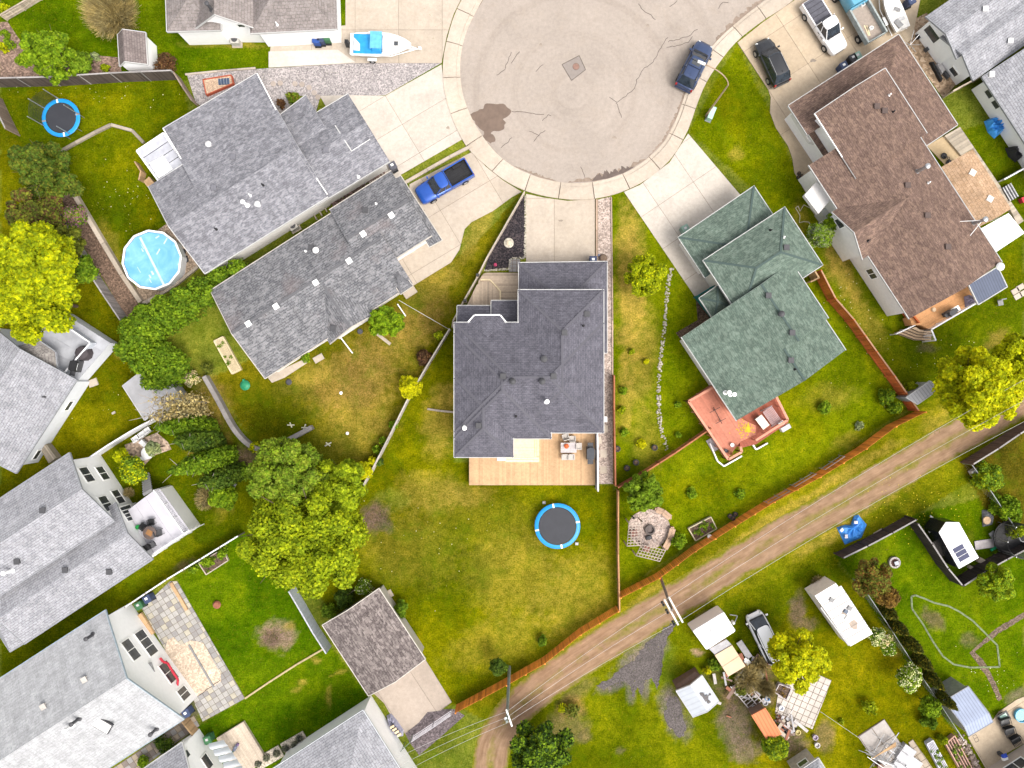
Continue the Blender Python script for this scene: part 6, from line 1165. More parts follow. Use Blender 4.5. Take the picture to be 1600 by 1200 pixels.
for i, (x, y, s_) in enumerate(((1586, 455, 1), (1594, 449, 1), (1590, 463, 1), (1599, 458, 1))): mb = MB(); mb.box(W(x, y), (.75, .5, .07), R(30)); tag(part('stepping_stone', mb, CREAM), 'cream slab on the lawn right of the slate blue awning, ' + ['upper left', 'upper right', 'lower left', 'lower right'][i], 'paving slab', 'cream slabs on the lawn')
for nm, px, py, d, rz, m, lb in (('slab', 146, 598, (.9, .7, .1), 20, CREAM, 'cream step slab beside the weathered deck'), ('slab', 178, 645, (.35, .2, .1), 30, CREAM, 'small cream stone on the lawn left'), ('slab', 1373, 833, (.95, .55, .1), 30, CREAM, 'cream slab against the black-brown fence'), ('slab', 608, 928, (.7, .7, .1), 30, TIM, 'timber square at the top corner of the brown garage'), ('slab', 640, 456, (1.3, .9, .3), 33, CREAM, 'concrete step under the weathered porch roof'), ('slab', 498, 560, (1, .6, .1), 30, CREAM, 'slab under weathered eave'), ('slab', 1312, 381, (.5, .8, .1), 30, CREAM, 'small paving slab beside the silvery shrub'), ('slab', 1113, 695, (.7, 1.3, .08), 30, plain('grey_slab', (.35, .33, .34)), 'grey slab left of the salmon deck corner'), ('slab', 600, 530, (.3, 1.6, .1), 52, TIM, 'plank lying below the round bright green tree')):
 mb = MB(); mb.box(W(px, py), d, R(rz)); tag(part('paving_slab' if 'plank' not in lb else 'plank', mb, m), lb, 'slab')
sheet('patio_slab', [(417, 588), (478, 560), (480, 567), (445, 590), (425, 598)], .05, CREAM, 'narrow concrete strip below the weathered roof')
# ---------------------------------------------------------------- trampolines, pool
BLUE = plain('blue_vinyl', (.015, .27, .62), .4, var=.1)
def trampoline(px, py, R_, label, poles=()):
 c = W(px, py, .9); t = thing('trampoline', label, 'trampoline', (c.x, c.y, 0)); o = Vector((c.x, c.y, 0))
 mb = MB(); n = 40; k = 8
 mb.lathe(o, [(R_ - .38, .88), (R_ - .36, .93), (R_ - .06, .93), (R_, .88), (R_ - .04, .85)], 48, cap=False); part('safety_pad', mb, BLUE, t, smooth=40)
 mb = MB(); mb.lathe(o, [(R_ - .42, .86), (R_ - .42, .875), (.01, .87)], 40); part('jumping_mat', mb, plain('mat_black', (.035, .037, .045), .6, var=.15, scale=1), t)
 for i in range(8):
  a = 6.283 * i / 8 + .2; p = o + Vector((math.cos(a), math.sin(a), 0)) * (R_ - .1); mb = MB(); mb.tube(p, p + Vector((0, 0, .86)), .035); part('leg', mb, STEEL, t)
  if i % 2 == 0: mb = MB(); mb.bar(o + Vector((math.cos(a) * (R_ - .4), math.sin(a) * (R_ - .4), .935)), o + Vector((math.cos(a), math.sin(a), 0)) * R_ + Vector((0, 0, .935)), .16, .01); part('pad_strap', mb, WHITE if i % 4 else STEEL, t)
 return t, o
trampoline(871, 822, 2.2, 'big round trampoline with a bright blue rim on the centre lawn')
t, o = trampoline(95, 184, 1.85, 'smaller blue-rimmed trampoline with bent net poles in the upper left yard')
for i, a in enumerate((95, 150, 205, 300, 10)):
 a = R(a); p = o + Vector((math.cos(a), math.sin(a), 0)) * 1.8 + Vector((0, 0, .9)); mb = MB(); mb.tube(p, p + Vector((-.25, .15, 1.9 if i != 3 else 1.6)), .045); part('net_pole', mb, STEEL, t)
def net():
 mb = MB(); A = [95 + 11 * i for i in range(11)]
 for z in np.linspace(1.0, 2.5, 9):
  P = [o + Vector((math.cos(R(a)) * 1.8 - .12 * (z - .9), math.sin(R(a)) * 1.8 + .08 * (z - .9), z)) for a in A]; mb.path(P, .012, 3)
 for a in np.linspace(95, 205, 34): p = o + Vector((math.cos(R(a)) * 1.8, math.sin(R(a)) * 1.8, .9)); mb.tube(p, p + Vector((-.2, .13, 1.6)), .012, 3)
 part('safety_net', mb, BLK, t, kind='stuff')
net()
for i, (x, y) in enumerate(((850, 785), (901, 849))): mb = MB(); mb.box(W(x, y), (.3, .25, .2)); tag(part('anchor_block', mb, LGREY), ['small grey block at the upper left of the big trampoline', 'small grey block at the lower right of the big trampoline'][i], 'block')
sheet('pool_pad', [(224, 473), (190, 398), (265, 347), (311, 417), (252, 461)], .04, gritty('pool_soil', (.33, .25, .18), size=.1), 'brown bare pad under the round pool'); sheet('planting_bed', [(92, 302), (117, 300), (224, 473), (250, 470), (215, 505), (200, 500), (125, 375)], .02, gritty('bed_soil', (.18, .12, .085), size=.12), 'brown bed between the grey fence and the timber wall'); sheet('planting_bed', [(0, 35), (12, 34), (28, 58), (50, 86), (120, 84), (186, 90), (190, 112), (270, 112), (280, 122), (0, 130)], .02, gritty('mulch_brown', (.25, .17, .13), size=.14), 'brown mulch bed along the top left fence')
pl = thing('swimming_pool', 'twelve-sided above-ground pool under a light blue cover', 'swimming pool', W(240, 405)); c = W(237, 406, 1.3); o = Vector((c.x, c.y, 0)); PR = 2.82
for i in range(12):
 a0, a1 = 6.283 * i / 12 + .12, 6.283 * (i + 1) / 12 + .12; p, q = o + Vector((math.cos(a0), math.sin(a0), 0)) * PR, o + Vector((math.cos(a1), math.sin(a1), 0)) * PR
 mb = MB(); mb.add([p, q, q + Vector((0, 0, 1.26)), p + Vector((0, 0, 1.26))], [(0, 1, 2, 3)]); part('wall_panel', mb, plain('pool_wall', (.62, .63, .65), .5, var=.1), pl)
 mb = MB(); mb.bar(p + Vector((0, 0, 1.26)), q + Vector((0, 0, 1.26)), .18, .04); part('rim', mb, WHITE, pl)
tt = NT('pool_cover'); v = tt.coord('Object'); vo = tt.noise(v, .55, 5, .6, 1.2); colr = tt.ramp(vo, [(.36, (.13, .38, .66)), (.55, (.19, .46, .72)), (.66, (.26, .54, .78)), (.70, (.75, .86, .92)), (.78, (.85, .9, .93))]); tt.bump(tt.noise(v, 2.2, 4), .6, .06)
mb = MB(); mb.lathe(o, [(PR - .12, 1.18), (PR - .12, 1.21), (.01, 1.22)], 12, rz=.12); part('pool_cover', mb, tt.done(colr, .3, 0, .5), pl)
mb = MB(); mb.bar(W(219, 371, 1.225), W(257, 447, 1.225), .2, .02); part('cover_seam', mb, plain('seam_white', (.55, .72, .82), .4), pl)
for k in range(9): a = random.uniform(0, 6.28); d = random.uniform(.3, 2.2); q = o + Vector((math.cos(a) * d, math.sin(a) * d, 1.225)); mb = MB(); b2 = R(random.choice([40, 30, 60, 120])); mb.bar(q, q + Vector((math.cos(b2), math.sin(b2), 0)) * random.uniform(.2, .7), random.uniform(.05, .18), .012); part('cover_fold', mb, plain('seam_white', (.78,) * 3), pl)
# ---------------------------------------------------------------- vehicles
def loft(st, n_side=5, close=True):
 "st: list of (x, half width, z0, z1, crown) -> rounded cross sections along x"
 mb = MB(); rings = []
 for x, hw, z0, z1, cr in st:
  prof = [(hw * .9, z0), (hw, z0 + (z1 - z0) * .3), (hw, z0 + (z1 - z0) * .62), (hw * .95, z0 + (z1 - z0) * .86), (hw * .8, z1), (hw * .42, z1 + cr), (0, z1 + cr * 1.15)]
  rings.append([(x, y, z) for y, z in prof] + [(x, -y, z) for y, z in prof[-2::-1]])
 n = len(rings[0]); b = 0
 for r in rings: mb.v += r
 for i in range(len(rings) - 1):
  for j in range(n - 1): mb.f.append([i * n + j, i * n + j + 1, (i + 1) * n + j + 1, (i + 1) * n + j]); mb.m.append(0)
  mb.f.append([i * n + n - 1, i * n, (i + 1) * n, (i + 1) * n + n - 1]); mb.m.append(0)
 mb.f.append(list(range(n))); mb.m.append(0); mb.f.append([(len(rings) - 1) * n + j for j in range(n)][::-1]); mb.m.append(0); return mb
def lpart(name, mb, m, t, smooth=35): return raw(name, mb.mesh(name, m, None, smooth), t)
def vehicle(kind, label, cat, px, py, rz, L, Wd, Ht, col, extra=(), roofcol=None, name=None):
 t = thing(name or 'parked_car', label, cat, (0, 0, 0)); P = paint('paint_' + col[0], col[1], .3, col[2] if len(col) > 2 else 0.0); h = Wd / 2; l = L / 2
 belt = Ht * .60; pick = kind == 'pickup'
 if pick: xs = [(-l, h * .93, .45, belt, .0), (-l + .05, h * .97, .38, belt, .0), (-l * .62, h, .3, belt, 0), (-l * .12, h, .28, belt, .01), (l * .28, h, .28, belt, .03), (l * .5, h * .98, .28, belt * .98, .05), (l * .85, h * .93, .3, belt * .93, .05), (l * .96, h * .84, .36, belt * .86, .02), (l, h * .7, .45, belt * .7, 0)]
 else: xs = [(-l, h * .75, .45, belt * .82, .0), (-l + .08, h * .9, .36, belt * .95, .01), (-l * .7, h * .99, .28, belt, .02), (-l * .1, h, .26, belt, .02), (l * .4, h, .26, belt * .97, .03), (l * .62, h * .98, .27, belt * .93, .06), (l * .86, h * .9, .3, belt * .82, .05), (l * .96, h * .78, .36, belt * .7, .02), (l, h * .6, .45, belt * .6, 0)]
 if pick:  # body with an open bed: hull front part + bed box
  fr = [x for x in xs if x[0] >= -l * .13]; lpart('body', loft(fr), P, t)
  x0, x1 = -l, -l * .13; mb = MB(); mb.box(((x0 + x1) / 2, 0, .4), (x1 - x0, Wd * .86, .22)); 
  for s in (-1, 1): mb.box(((x0 + x1) / 2, s * (h * .93), .45), (x1 - x0, h * .13, belt - .45), top=.98)
  mb.box((x0 + .05, 0, .45), (.09, Wd * .84, belt - .47)); mb.box((x1 - .03, 0, .45), (.08, Wd * .84, belt - .42)); lpart('bed', mb, P, t)
  mb = MB(); mb.box(((x0 + x1) / 2, 0, .621), (x1 - x0 - .2, Wd * .855, .02))
  for s in (-1, 1): mb.box(((x0 + x1) / 2, s * h * .86, .62), (x1 - x0 - .2, .02, belt - .64)); mb.box((lerp(x0, x1, .42), s * h * .72, .62), (.85, h * .25, .22))
  for i in range(7): mb.box(((x0 + x1) / 2, (i - 3) * h * .2, .64), (x1 - x0 - .3, .05, .015))
  lpart('bed_liner', mb, BLK, t)
  c0, c1, r0, r1 = -l * .13, l * .46, -l * .09, l * .24
 if not pick: lpart('body', loft(xs), P, t)
 if pick: pass
 elif kind == 'van': c0, c1, r0, r1 = -l * .97, l * .84, -l * .92, l * .56
 else: c0, c1, r0, r1 = -l * .92, l * .47, -l * .72, l * .14
 # cabin: glass greenhouse with painted roof
 hb, ht = h * .93, h * .74; zb, zt = belt - .03, Ht; N = [(c0, hb * .96), (c1, hb * .9)]; T = [(r0, ht), (r1, ht * .97)]
 mb = MB(); b = [(c0, -hb * .95, zb), (c1, -hb * .88, zb), (c1 + .08, 0, zb), (c1, hb * .88, zb), (c0, hb * .95, zb), (c0 - .05, 0, zb)]; tp = [(r0, -ht, zt - .05), (r1, -ht * .96, zt - .06), (r1 + .1, 0, zt - .04), (r1, ht * .96, zt - .06), (r0, ht, zt - .05), (r0 - .04, 0, zt - .04)]
 mb.add(b + tp, [(i, (i + 1) % 6, (i + 1) % 6 + 6, i + 6) for i in range(6)] + [(6, 7, 8, 9, 10, 11), (5, 4, 3, 2, 1, 0)]); lpart('windows', mb, GLASSC, t)
 mb = MB(); r = roofcol or P; n = 9; ring = []
 for z, k in ((zt - .06, 1.0), (zt - .01, .97), (zt + .02, .8)):
  cx = (r0 + r1) / 2; hl = (r1 - r0) / 2 + .02
  ring.append([(cx + math.copysign(abs(math.cos(a)) ** .45, math.cos(a)) * hl * k, math.copysign(abs(math.sin(a)) ** .45, math.sin(a)) * ht * 1.03 * k, z) for a in [6.2832 * i / 28 + .11 for i in range(28)]])
 for q in ring: mb.v += q
 for i in range(2):
  for j in range(28): jj = (j + 1) % 28; mb.f.append([i * 28 + j, i * 28 + jj, (i + 1) * 28 + jj, (i + 1) * 28 + j]); mb.m.append(0)
 mb.f.append([56 + j for j in range(28)]); mb.m.append(0); lpart('roof', mb, r, t)
 for s in (-1, 1):   # pillars
  mb = MB()
  for (x, y), (x2, y2) in (((c1, hb * .88), (r1, ht * .97)), ((c0, hb * .95), (r0, ht)), (((c0 + c1) / 2 - .1, hb * .93), ((r0 + r1) / 2 - .1, ht))): mb.tube((x, s * y, zb), (x2, s * y2, zt - .04), .045, 5)
  lpart('pillars', mb, P if kind != 'suv' else P, t)
  mb = MB(); mb.box((c1 - .12, s * (h + .09), belt - .02), (.14, .2, .13), s * .1); mb.box((c1 - .1, s * (h + .01), belt), (.06, .12, .05)); lpart('mirror', mb, P if col[0] != 'white' else WHITE, t)
  mb = MB(); mb.box((l * .93, s * h * .64, belt * .68), (.12, .26, .1), s * -.35, top=.7); lpart('headlight', mb, plain('headlamp', (.6, .62, .62), .1, bump=0), t)
  mb = MB(); mb.box((-l + .05, s * h * .84, belt * .72), (.14, .2, .28), 0, top=.8); lpart('taillight', mb, plain('taillamp', (.35, .02, .02), .2, bump=0), t)
  for x in (l * .62, -l * .62):
   mb = MB(); y = s * (h - .10); mb.tube((x, y - .12 * s, .36), (x, y + .14 * s, .36), .36, 20); w_ = lpart('wheel', mb, RUB, t); mb = MB(); mb.tube((x, y + .141 * s, .36), (x, y + .15 * s, .36), .22, 12); lpart('rim', mb, STEEL, w_)
 mb = MB()
 for y in (-.45, 0, .45): mb.tube((l * .52, y * h * 1.2, belt * .97 + .055), (l * .86, y * h * 1.05, belt * .86 + .06), .008, 3)
 lpart('hood_crease', mb, P, t)
 mb = MB(); mb.box((c1 + .02, 0, belt + .02), (.16, Wd * .72, .03)); lpart('cowl', mb, BLK, t)
 mb = MB(); mb.tube((c1 + .02, -.1, belt + .06), (c1 - .18, .5, belt + .22), .012, 4); mb.tube((c1 + .02, -.65, belt + .06), (c1 - .18, -.05, belt + .22), .012, 4); lpart('wiper', mb, BLK, t)
 if 'rails' in extra:
  for s in (-1, 1): mb = MB(); mb.tube((r0 + .1, s * ht * .9, zt + .06), (r1 - .15, s * ht * .88, zt + .06), .022, 5); mb.box((r0 + .15, s * ht * .9, zt - .02), (.1, .04, .08)); mb.box((r1 - .2, s * ht * .88, zt - .02), (.1, .04, .08)); lpart('roof_rail', mb, STEEL if 'silver' in extra else BLK, t)
 if 'bars' in extra:
  for x in (-.7, -.1): mb = MB(); mb.tube((x, -ht * .8, zt + .07), (x, ht * .8, zt + .07), .02, 5); lpart('cross_bar', mb, BLK, t)
 if 'sunroof' in extra: mb = MB(); mb.box((r1 - .55, 0, zt + .015), (.6, Wd * .42, .015)); lpart('sunroof', mb, GLASS, t)
 if 'antenna' in extra: mb = MB(); mb.box((r0 + .25, 0, zt + .015), (.2, .06, .06), top=.4); lpart('antenna_fin', mb, P, t)
 if 'tonneau' in extra:
  x0, x1 = -l + .06, -l * .14; mb = MB(); mb.box(((x0 + x1) / 2, 0, belt + .0), (x1 - x0, Wd * .86, .03)); lpart('tonneau_cover', mb, plain('tonneau', (.10, .10, .12), .6), t)
  for i in range(5): mb = MB(); mb.box((lerp(x0, x1, (i + .5) / 5), 0, belt + .03), (.05, Wd * .82, .025)); lpart('cover_rib', mb, plain('tonneau_rib', (.05, .05, .06)), t)
 for s in (-1, 1):
  for x in ([c1 - .35, (c0 + c1) / 2, c0 + .3] if kind != 'pickup' else [c1 - .35, (c0 + c1) / 2]): mb = MB(); mb.box((x, s * (h * .985), .45), (.02, .03, belt - .5)); mb.box((x - .18, s * (h * 1.0), belt - .22), (.2, .04, .04)); lpart('door_seam', mb, BLK, t)
 mb = MB(); mb.box((l * .985, 0, .42), (.1, Wd * .5, .22)); lpart('grille', mb, BLK, t); mb = MB(); mb.box((l * .52, 0, belt * .97 + .04), (.025, Wd * .8, .012)); lpart('hood_gap', mb, BLK, t)
 mb = MB(); mb.box((-l - .01, 0, .38), (.08, Wd * .86, .2)); lpart('rear_bumper', mb, STEEL if pick else P, t)
 c = W(px, py, .7); place(t, (c.x, c.y, .02 if 'road' not in extra else .03), rz); return t
vehicle('suv', 'dark navy SUV parked on the turning circle under the street lamp', 'car', 1085, 103, pang((1068, 138), (1102, 70)), 4.95, 1.95, 1.75, ('navy', (.035, .06, .14), .4), ('rails', 'bars', 'sunroof', 'antenna', 'road'))
vehicle('suv', 'black hatchback SUV on the sandy driveway', 'car', 1206, 97, pang((1220, 128), (1191, 66)), 4.7, 1.9, 1.65, ('black', (.012, .013, .016)), ('rails', 'silver', 'antenna'))
vehicle('pickup', 'white pickup with a ribbed dark bed cover beside the black car', 'pickup', 1288, 41, pang((1260, 0), (1311, 82)), 5.75, 1.95, 1.8, ('white', (.78, .78, .78)), ('tonneau',), name='parked_pickup')
vehicle('pickup', 'bright blue pickup with an open black bed on the lower driveway', 'pickup', 694, 285, pang((735, 262), (655, 309)), 5.75, 1.98, 1.85, ('blue', (.012, .085, .42), .3), (), name='parked_pickup')
vehicle('van', 'white and silver minivan parked on the grass beside the golden tree', 'van', 1194, 994, pang((1213, 1030), (1177, 955)), 5.0, 1.9, 1.75, ('silver', (.78, .79, .8), 0), ('rails',), plain('van_white_trim_roof', (.9, .9, .9), .4, var=.03), 'parked_van')
# light blue truck with grey box bed
t = thing('box_truck', 'pale blue flatbed truck with grey side boards at the top edge', 'truck', (0, 0, 0)); P = paint('paint_skyblue', (.10, .34, .48), .4)
lpart('cab', loft([(1.15, .9, .5, 1.2, .02), (1.2, .95, .45, 1.85, .05), (2.2, .95, .45, 1.85, .05), (2.75, .9, .45, 1.2, .05), (3.9, .85, .45, 1.1, .05), (4.1, .7, .5, .9, 0)]), P, t)
mb = MB(); mb.add([(2.22, -.75, 1.8), (2.22, .75, 1.8), (2.8, .82, 1.28), (2.8, -.82, 1.28)], [(0, 1, 2, 3)]); lpart('windscreen', mb, GLASSC, t)
mb = MB(); mb.box((-.7, 0, .85), (3.5, 2.0, .08)); lpart('bed_floor', mb, boards('truck_floor', (.30, .25, .21), .3), t); SB = plain('grey_green_boards', (.34, .38, .37), .7, var=.3)
for s in (-1, 1): mb = MB(); mb.box((-.7, s * 1.02, .8), (3.6, .16, .62)); lpart('side_board', mb, SB, t)
mb = MB(); mb.box((-2.45, 0, .8), (.1, 2.1, .5)); lpart('tailgate', mb, SB, t); mb = MB(); mb.box((1.05, 0, .8), (.1, 2.1, .75)); lpart('headboard', mb, P, t)
for x in (-1.6, 3.0):
 for s in (-1, 1): mb = MB(); mb.tube((x, s * .85, .4), (x, s * 1.15, .4), .4, 18); w_ = lpart('wheel', mb, RUB, t); mb = MB(); mb.tube((x, s * 1.16, .4), (x, s * 1.17, .4), .2, 10); lpart('rim', mb, STEEL, w_)
c = W(1348, 26, 1.0); place(t, (c.x, c.y, .03), pang((1366, 56), (1326, -14)))
for i, (x, y, z, m, lb) in enumerate(((1359, 46, .95, WHITE, 'white bucket in the bed of the pale blue truck'), (1346, 9, .95, WHITE, 'white round pot at the front of the pale blue truck bed'))): mb = MB(); mb.lathe(W(x, y, z), [(.16, 0), (.19, .35), (.15, .36), (.14, .1)], 14); tag(part('bucket', mb, m), lb, 'bucket')
for i in range(2): mb = MB(); mb.bar(W(1350 + 4 * i, 40, .95), W(1357 + 2 * i, 56, .95), .1, .05); tag(part('plank', mb, D2), ['left loose plank in the bed of the pale blue truck', 'right loose plank in the bed of the pale blue truck'][i], 'plank')
# boats
def boat(label, px, py, rz, L, Wd, cover=True):
 t = thing('boat', label, 'boat', (0, 0, 0)); l = L / 2; h = Wd / 2; st = [(-l, .86, 1.0), (-l * .6, .97, 1.02), (-l * .1, 1, 1.06), (l * .25, .93, 1.12), (l * .55, .72, 1.18), (l * .78, .45, 1.24), (l * .93, .18, 1.3), (l, .03, 1.32)]
 mb = MB(); n = 7
 for x, k, z in st: w = h * k; mb.v += [(x, -w, z), (x, -w * .96, z - .3), (x, -w * .6, z - .6), (x, 0, max(.45, z - .75)), (x, w * .6, z - .6), (x, w * .96, z - .3), (x, w, z)]
 for i in range(len(st) - 1):
  for j in range(n - 1): mb.f.append([i * n + j, (i + 1) * n + j, (i + 1) * n + j + 1, i * n + j + 1]); mb.m.append(0)
 mb.f.append(list(range(n))); mb.m.append(0); lpart('hull', mb, paint('gelcoat', (.80, .79, .76), .3), t)
 mb = MB()
 for x, k, z in st: w = h * k * .97; mb.v += [(x, -w, z + .01), (x, 0, z + (.12 if x > 0 else -.25 if not cover else .02)), (x, w, z + .01)]
 for i in range(len(st) - 1):
  for j in range(2): mb.f.append([i * 3 + j, i * 3 + j + 1, (i + 1) * 3 + j + 1, (i + 1) * 3 + j][::-1]); mb.m.append(0)
 lpart('deck', mb, plain('boat_deck', (.72, .70, .66), .4, var=.12 if cover else .35, scale=4), t)
 for s in (-1, 1):
  mb = MB()
  for a, b in zip(st, st[1:]): mb.tube((a[0], s * h * a[1], a[2]), (b[0], s * h * b[1], b[2]), .035, 5)
  lpart('gunwale', mb, WHITE, t)
 if cover:
  CV = plain('boat_cover_blue', (.03, .34, .74), .7, var=.25, scale=2); mb = MB(); xs = [(-l * .88, .55, .72), (-l * .6, .8, 1.02), (-l * .25, .82, 1.30), (-l * .22, .8, 1.75), (l * .02, .72, 1.8), (l * .05, .74, 1.45)]
  for x, k, z in xs[:]: w = h * .84; mb.v += [(x, -w, 1.06), (x, -w * .93, max(1.1, z - .1)), (x, 0, z + .1), (x, w * .93, max(1.1, z - .1)), (x, w, 1.06)]
  for i in range(len(xs) - 1):
   for j in range(4): mb.f.append([i * 5 + j, i * 5 + j + 1, (i + 1) * 5 + j + 1, (i + 1) * 5 + j][::-1]); mb.m.append(0)
  mb.f.append(list(range(5))[::-1]); mb.m.append(0); mb.f.append([25 + j for j in range(5)]); mb.m.append(0); lpart('cover', mb, CV, t)
  mb = MB(); mb.box((-l * .1, 0, 1.86), (l * .38, Wd * .72, .05)); lpart('bimini_top', mb, plain('bimini_blue', (.12, .42, .78), .7), t)
  mb = MB(); mb.add([(l * .07, -h * .72, 1.1), (l * .07, h * .72, 1.1), (-.02 * l, h * .68, 1.6), (-.02 * l, -h * .68, 1.6), (l * .26, -h * .45, 1.14), (l * .26, h * .45, 1.14)], [(4, 5, 1, 0), (0, 1, 2, 3)]); lpart('windscreen', mb, GLASSC, t)
  mb = MB(); mb.box((l * .52, 0, 1.3), (.38, .38, .04)); lpart('hatch', mb, GLASS, t)
  mb = MB(); mb.box((-l - .25, 0, .6), (.4, .4, .9), top=.8); lpart('outboard_motor', mb, BLK, t)
 else:
  mb = MB()
  for x in (-l * .55, -l * .05, l * .3): mb.box((x, 0, .9), (.3, Wd * .8, .08))
  lpart('bench_seat', mb, LGREY, t); mb = MB(); mb.box((-l * .7, .2, .88), (.8, .5, .2), .3); mb.box((-.2, -.3, .88), (.6, .3, .15), .8); lpart('gear_bag', mb, MGREY, t)
 mb = MB(); mb.tube((l + .9, 0, .4), (l * .2, -.1, .4), .05, 5); mb.tube((-l, -.8, .35), (l * .3, -.8, .38), .045, 5); mb.tube((-l, .8, .35), (l * .3, .8, .38), .045, 5); mb.tube((l * .3, -.8, .38), (l + .5, 0, .4), .045, 5); mb.tube((l * .3, .8, .38), (l + .5, 0, .4), .045, 5); mb.box((l + .75, 0, .4), (.25, .2, .25)); tr = lpart('trailer_frame', mb, WHITE, t)
 for s in (-1, 1): mb = MB(); mb.tube((-l * .3, s * (h + .05), .3), (-l * .3, s * (h + .27), .3), .3, 18); w_ = lpart('wheel', mb, RUB, t); mb = MB(); mb.tube((-l * .3, s * (h + .271), .3), (-l * .3, s * (h + .28), .3), .15, 10); lpart('rim', mb, STEEL, w_); mb = MB(); mb.box((-l * .3, s * (h + .15), .6), (.85, .3, .05), top=.8); lpart('mudguard', mb, WHITE, t)
 c = W(px, py, 1.0); place(t, (c.x, c.y, .04), rz)
boat('white motorboat with a bright blue cover on a trailer in the top driveway', 595, 70, pang((546, 69), (645, 72)), 5.9, 2.25)
boat('small open white fishing boat with its bow cut by the top edge', 1396, 14, pang((1413, 47), (1382, -18)), 4.3, 1.6, False)
# campers
def campers():
 t = thing('camper', 'plain white roofed camper with rounded corners beside the plywood roofed shed', 'camper', W(1116, 985)); e = 2.5; A, B, C, D = (1082, 986), (1131, 956), (1150, 986), (1104, 1016)
 def rr(pts, h, r=.14):
  P = W2(pts, h); o = []
  for i in range(4):
   p, q, s = P[i], P[i - 1], P[(i + 1) % 4]; a, b = lerp(p, q, r * .35), lerp(p, s, r * .35); o += [a, lerp(lerp(a, p, .6), b, .3), lerp(lerp(b, p, .6), a, .3), b]
  return o
 P = rr([A, B, C, D], e); mb = MB(); mb.prism(P, .5, e - .12); part('body', mb, plain('camper_white', (.78, .78, .77), .4, var=.05), t)
 cx = sum(P, Vector()) / len(P); mb = MB(); mb.prism([lerp(p, cx, .015) for p in P], e - .12, e); part('roof', mb, plain('camper_roof', (.84, .84, .83), .5, var=.03), t)
 mb = MB(); mb.box(W(1115, 985, e), (.5, .5, .15)); part('roof_vent', mb, plain('camper_roof', (.84,) * 3), t)
 for q in ((1098, 978), (1128, 992)): mb = MB(); c = W(q[0], q[1], .35); mb.tube(c, c + Vector((.2, .2, 0)), .33, 16); part('wheel', mb, RUB, t)
 mb = MB(); mb.lathe(W(1144, 971, .5), [(.15, 0), (.15, .45), (.08, .55)], 12); part('gas_bottle', mb, WHITE, t); mb = MB(); mb.bar(W(1140, 960, .5), W(1152, 962, .5), .08, .08); mb.bar(W(1152, 962, .5), W(1146, 976, .5), .08, .08); part('hitch', mb, MGREY, t)
 t = thing('travel_trailer', 'long white camper with stained seams standing on the olive lawn', 'camper', W(1318, 960)); e = 2.8; A, B, C, D = (1273, 931), (1306, 911), (1364, 990), (1329, 1010)
 mb = MB(); mb.prism(W2([A, B, C, D], e), .5, e); part('body', mb, plain('old_white_siding', (.66, .63, .6), .5, var=.12), t)
 mb = MB(); a, b, c, d = W(1279, 935, e), W(1314, 915, e), W(1363, 989, e), W(1329, 1009, e); mb.prism([a, b, c, d], e, e + .05); part('roof', mb, plain('old_white_roof', (.76, .73, .70), .5, var=.12, scale=1), t)
 for k in range(1, 7): f = k / 7; mb = MB(); mb.bar(lerp(a, d, f) + Vector((0, 0, .05)), lerp(b, c, f) + Vector((0, 0, .05)), .05, .02); part('seam', mb, plain('seam_brown', (.33, .29, .26), .8), t)
 for p, s_ in (((1324, 967), .5), ((1321, 955), .35), ((1299, 937), .4), ((1327, 950), .4)): mb = MB(); mb.box(W(p[0], p[1], e + .05), (s_, s_, .14), R(-35)); part('roof_hatch', mb, [MGREY, WHITE][s_ > .45] if p[0] != 1321 else plain('slate_hatch', (.12, .15, .2)), t)
 for p, r_ in (((1334, 977), .55), ((1320, 957), .35)): q = W(p[0], p[1], e + .055); mb = MB(); mb.prism([q + Vector((math.cos(k * .7) * r_ * random.uniform(.5, 1), math.sin(k * .7) * r_ * random.uniform(.5, 1), 0)) for k in range(9)], e + .05, e + .056); part('stain', mb, plain('roof_stain', (.4, .33, .27), .9), t)
 mb = MB(); mb.bar(W(1274, 933, 2.4), W(1306, 913, 2.4), .25, .25); part('front_cap', mb, plain('orange_cap', (.55, .3, .18), .6), t); mb = MB(); mb.tube(W(1282, 949, e - .1), W(1326, 1008, e - .1), .09, 8); part('awning_roll', mb, LGREY, t)
 for q in ((1298, 972), (1306, 980)): mb = MB(); c = W(q[0], q[1], .35); mb.tube(c, c + Vector((-.2, -.1, 0)), .33, 16); part('wheel', mb, RUB, t)
 t = thing('enclosed_trailer', 'white roofed V-nosed trailer with dark sides and solar strips', 'trailer', W(1490, 850)); e = 2.9; N = [(1478, 816), (1498, 816.5), (1528.5, 871), (1498, 888), (1467, 832)]
 P = W2(N, e); mb = MB(); mb.prism(P, .55, e - .03); part('body', mb, plain('trailer_black', (.012, .013, .018), .25, var=.2), t)
 cx = sum(P, Vector()) / 5; mb = MB(); mb.prism([cx + (p - cx) * 1.012 for p in P], e - .03, e + .04); part('roof', mb, plain('trailer_roof', (.82, .82, .82), .5, var=.04), t)
 for k in range(3): mb = MB(); c = W(1497.5 + 4.2 * k, 857 + 7 * k, e + .04); mb.box(c, (1.05, .42, .03), R(29)); part('solar_panel', mb, plain('solar_cell', (.04, .045, .10), .6, var=.1), t)
 mb = MB(); mb.add([W(1447, 824, .6), W(1463, 812, .6), W(1465, 822, 1.3), W(1452, 833, 1.3), W(1461, 812, .6)], [(0, 1, 2, 3)]); mb.v = [tuple(v) for v in mb.v]; part('front_box', mb, LGREY, t)
 mb = MB(); mb.path([W(1460, 828, .5), W(1454, 806, .5), W(1468, 817, .5)], .06, 6); part('hitch', mb, WHITE, t); mb = MB(); mb.tube(W(1454, 806, 0), W(1454, 806, .8), .06, 8); part('jack', mb, STEEL, t)
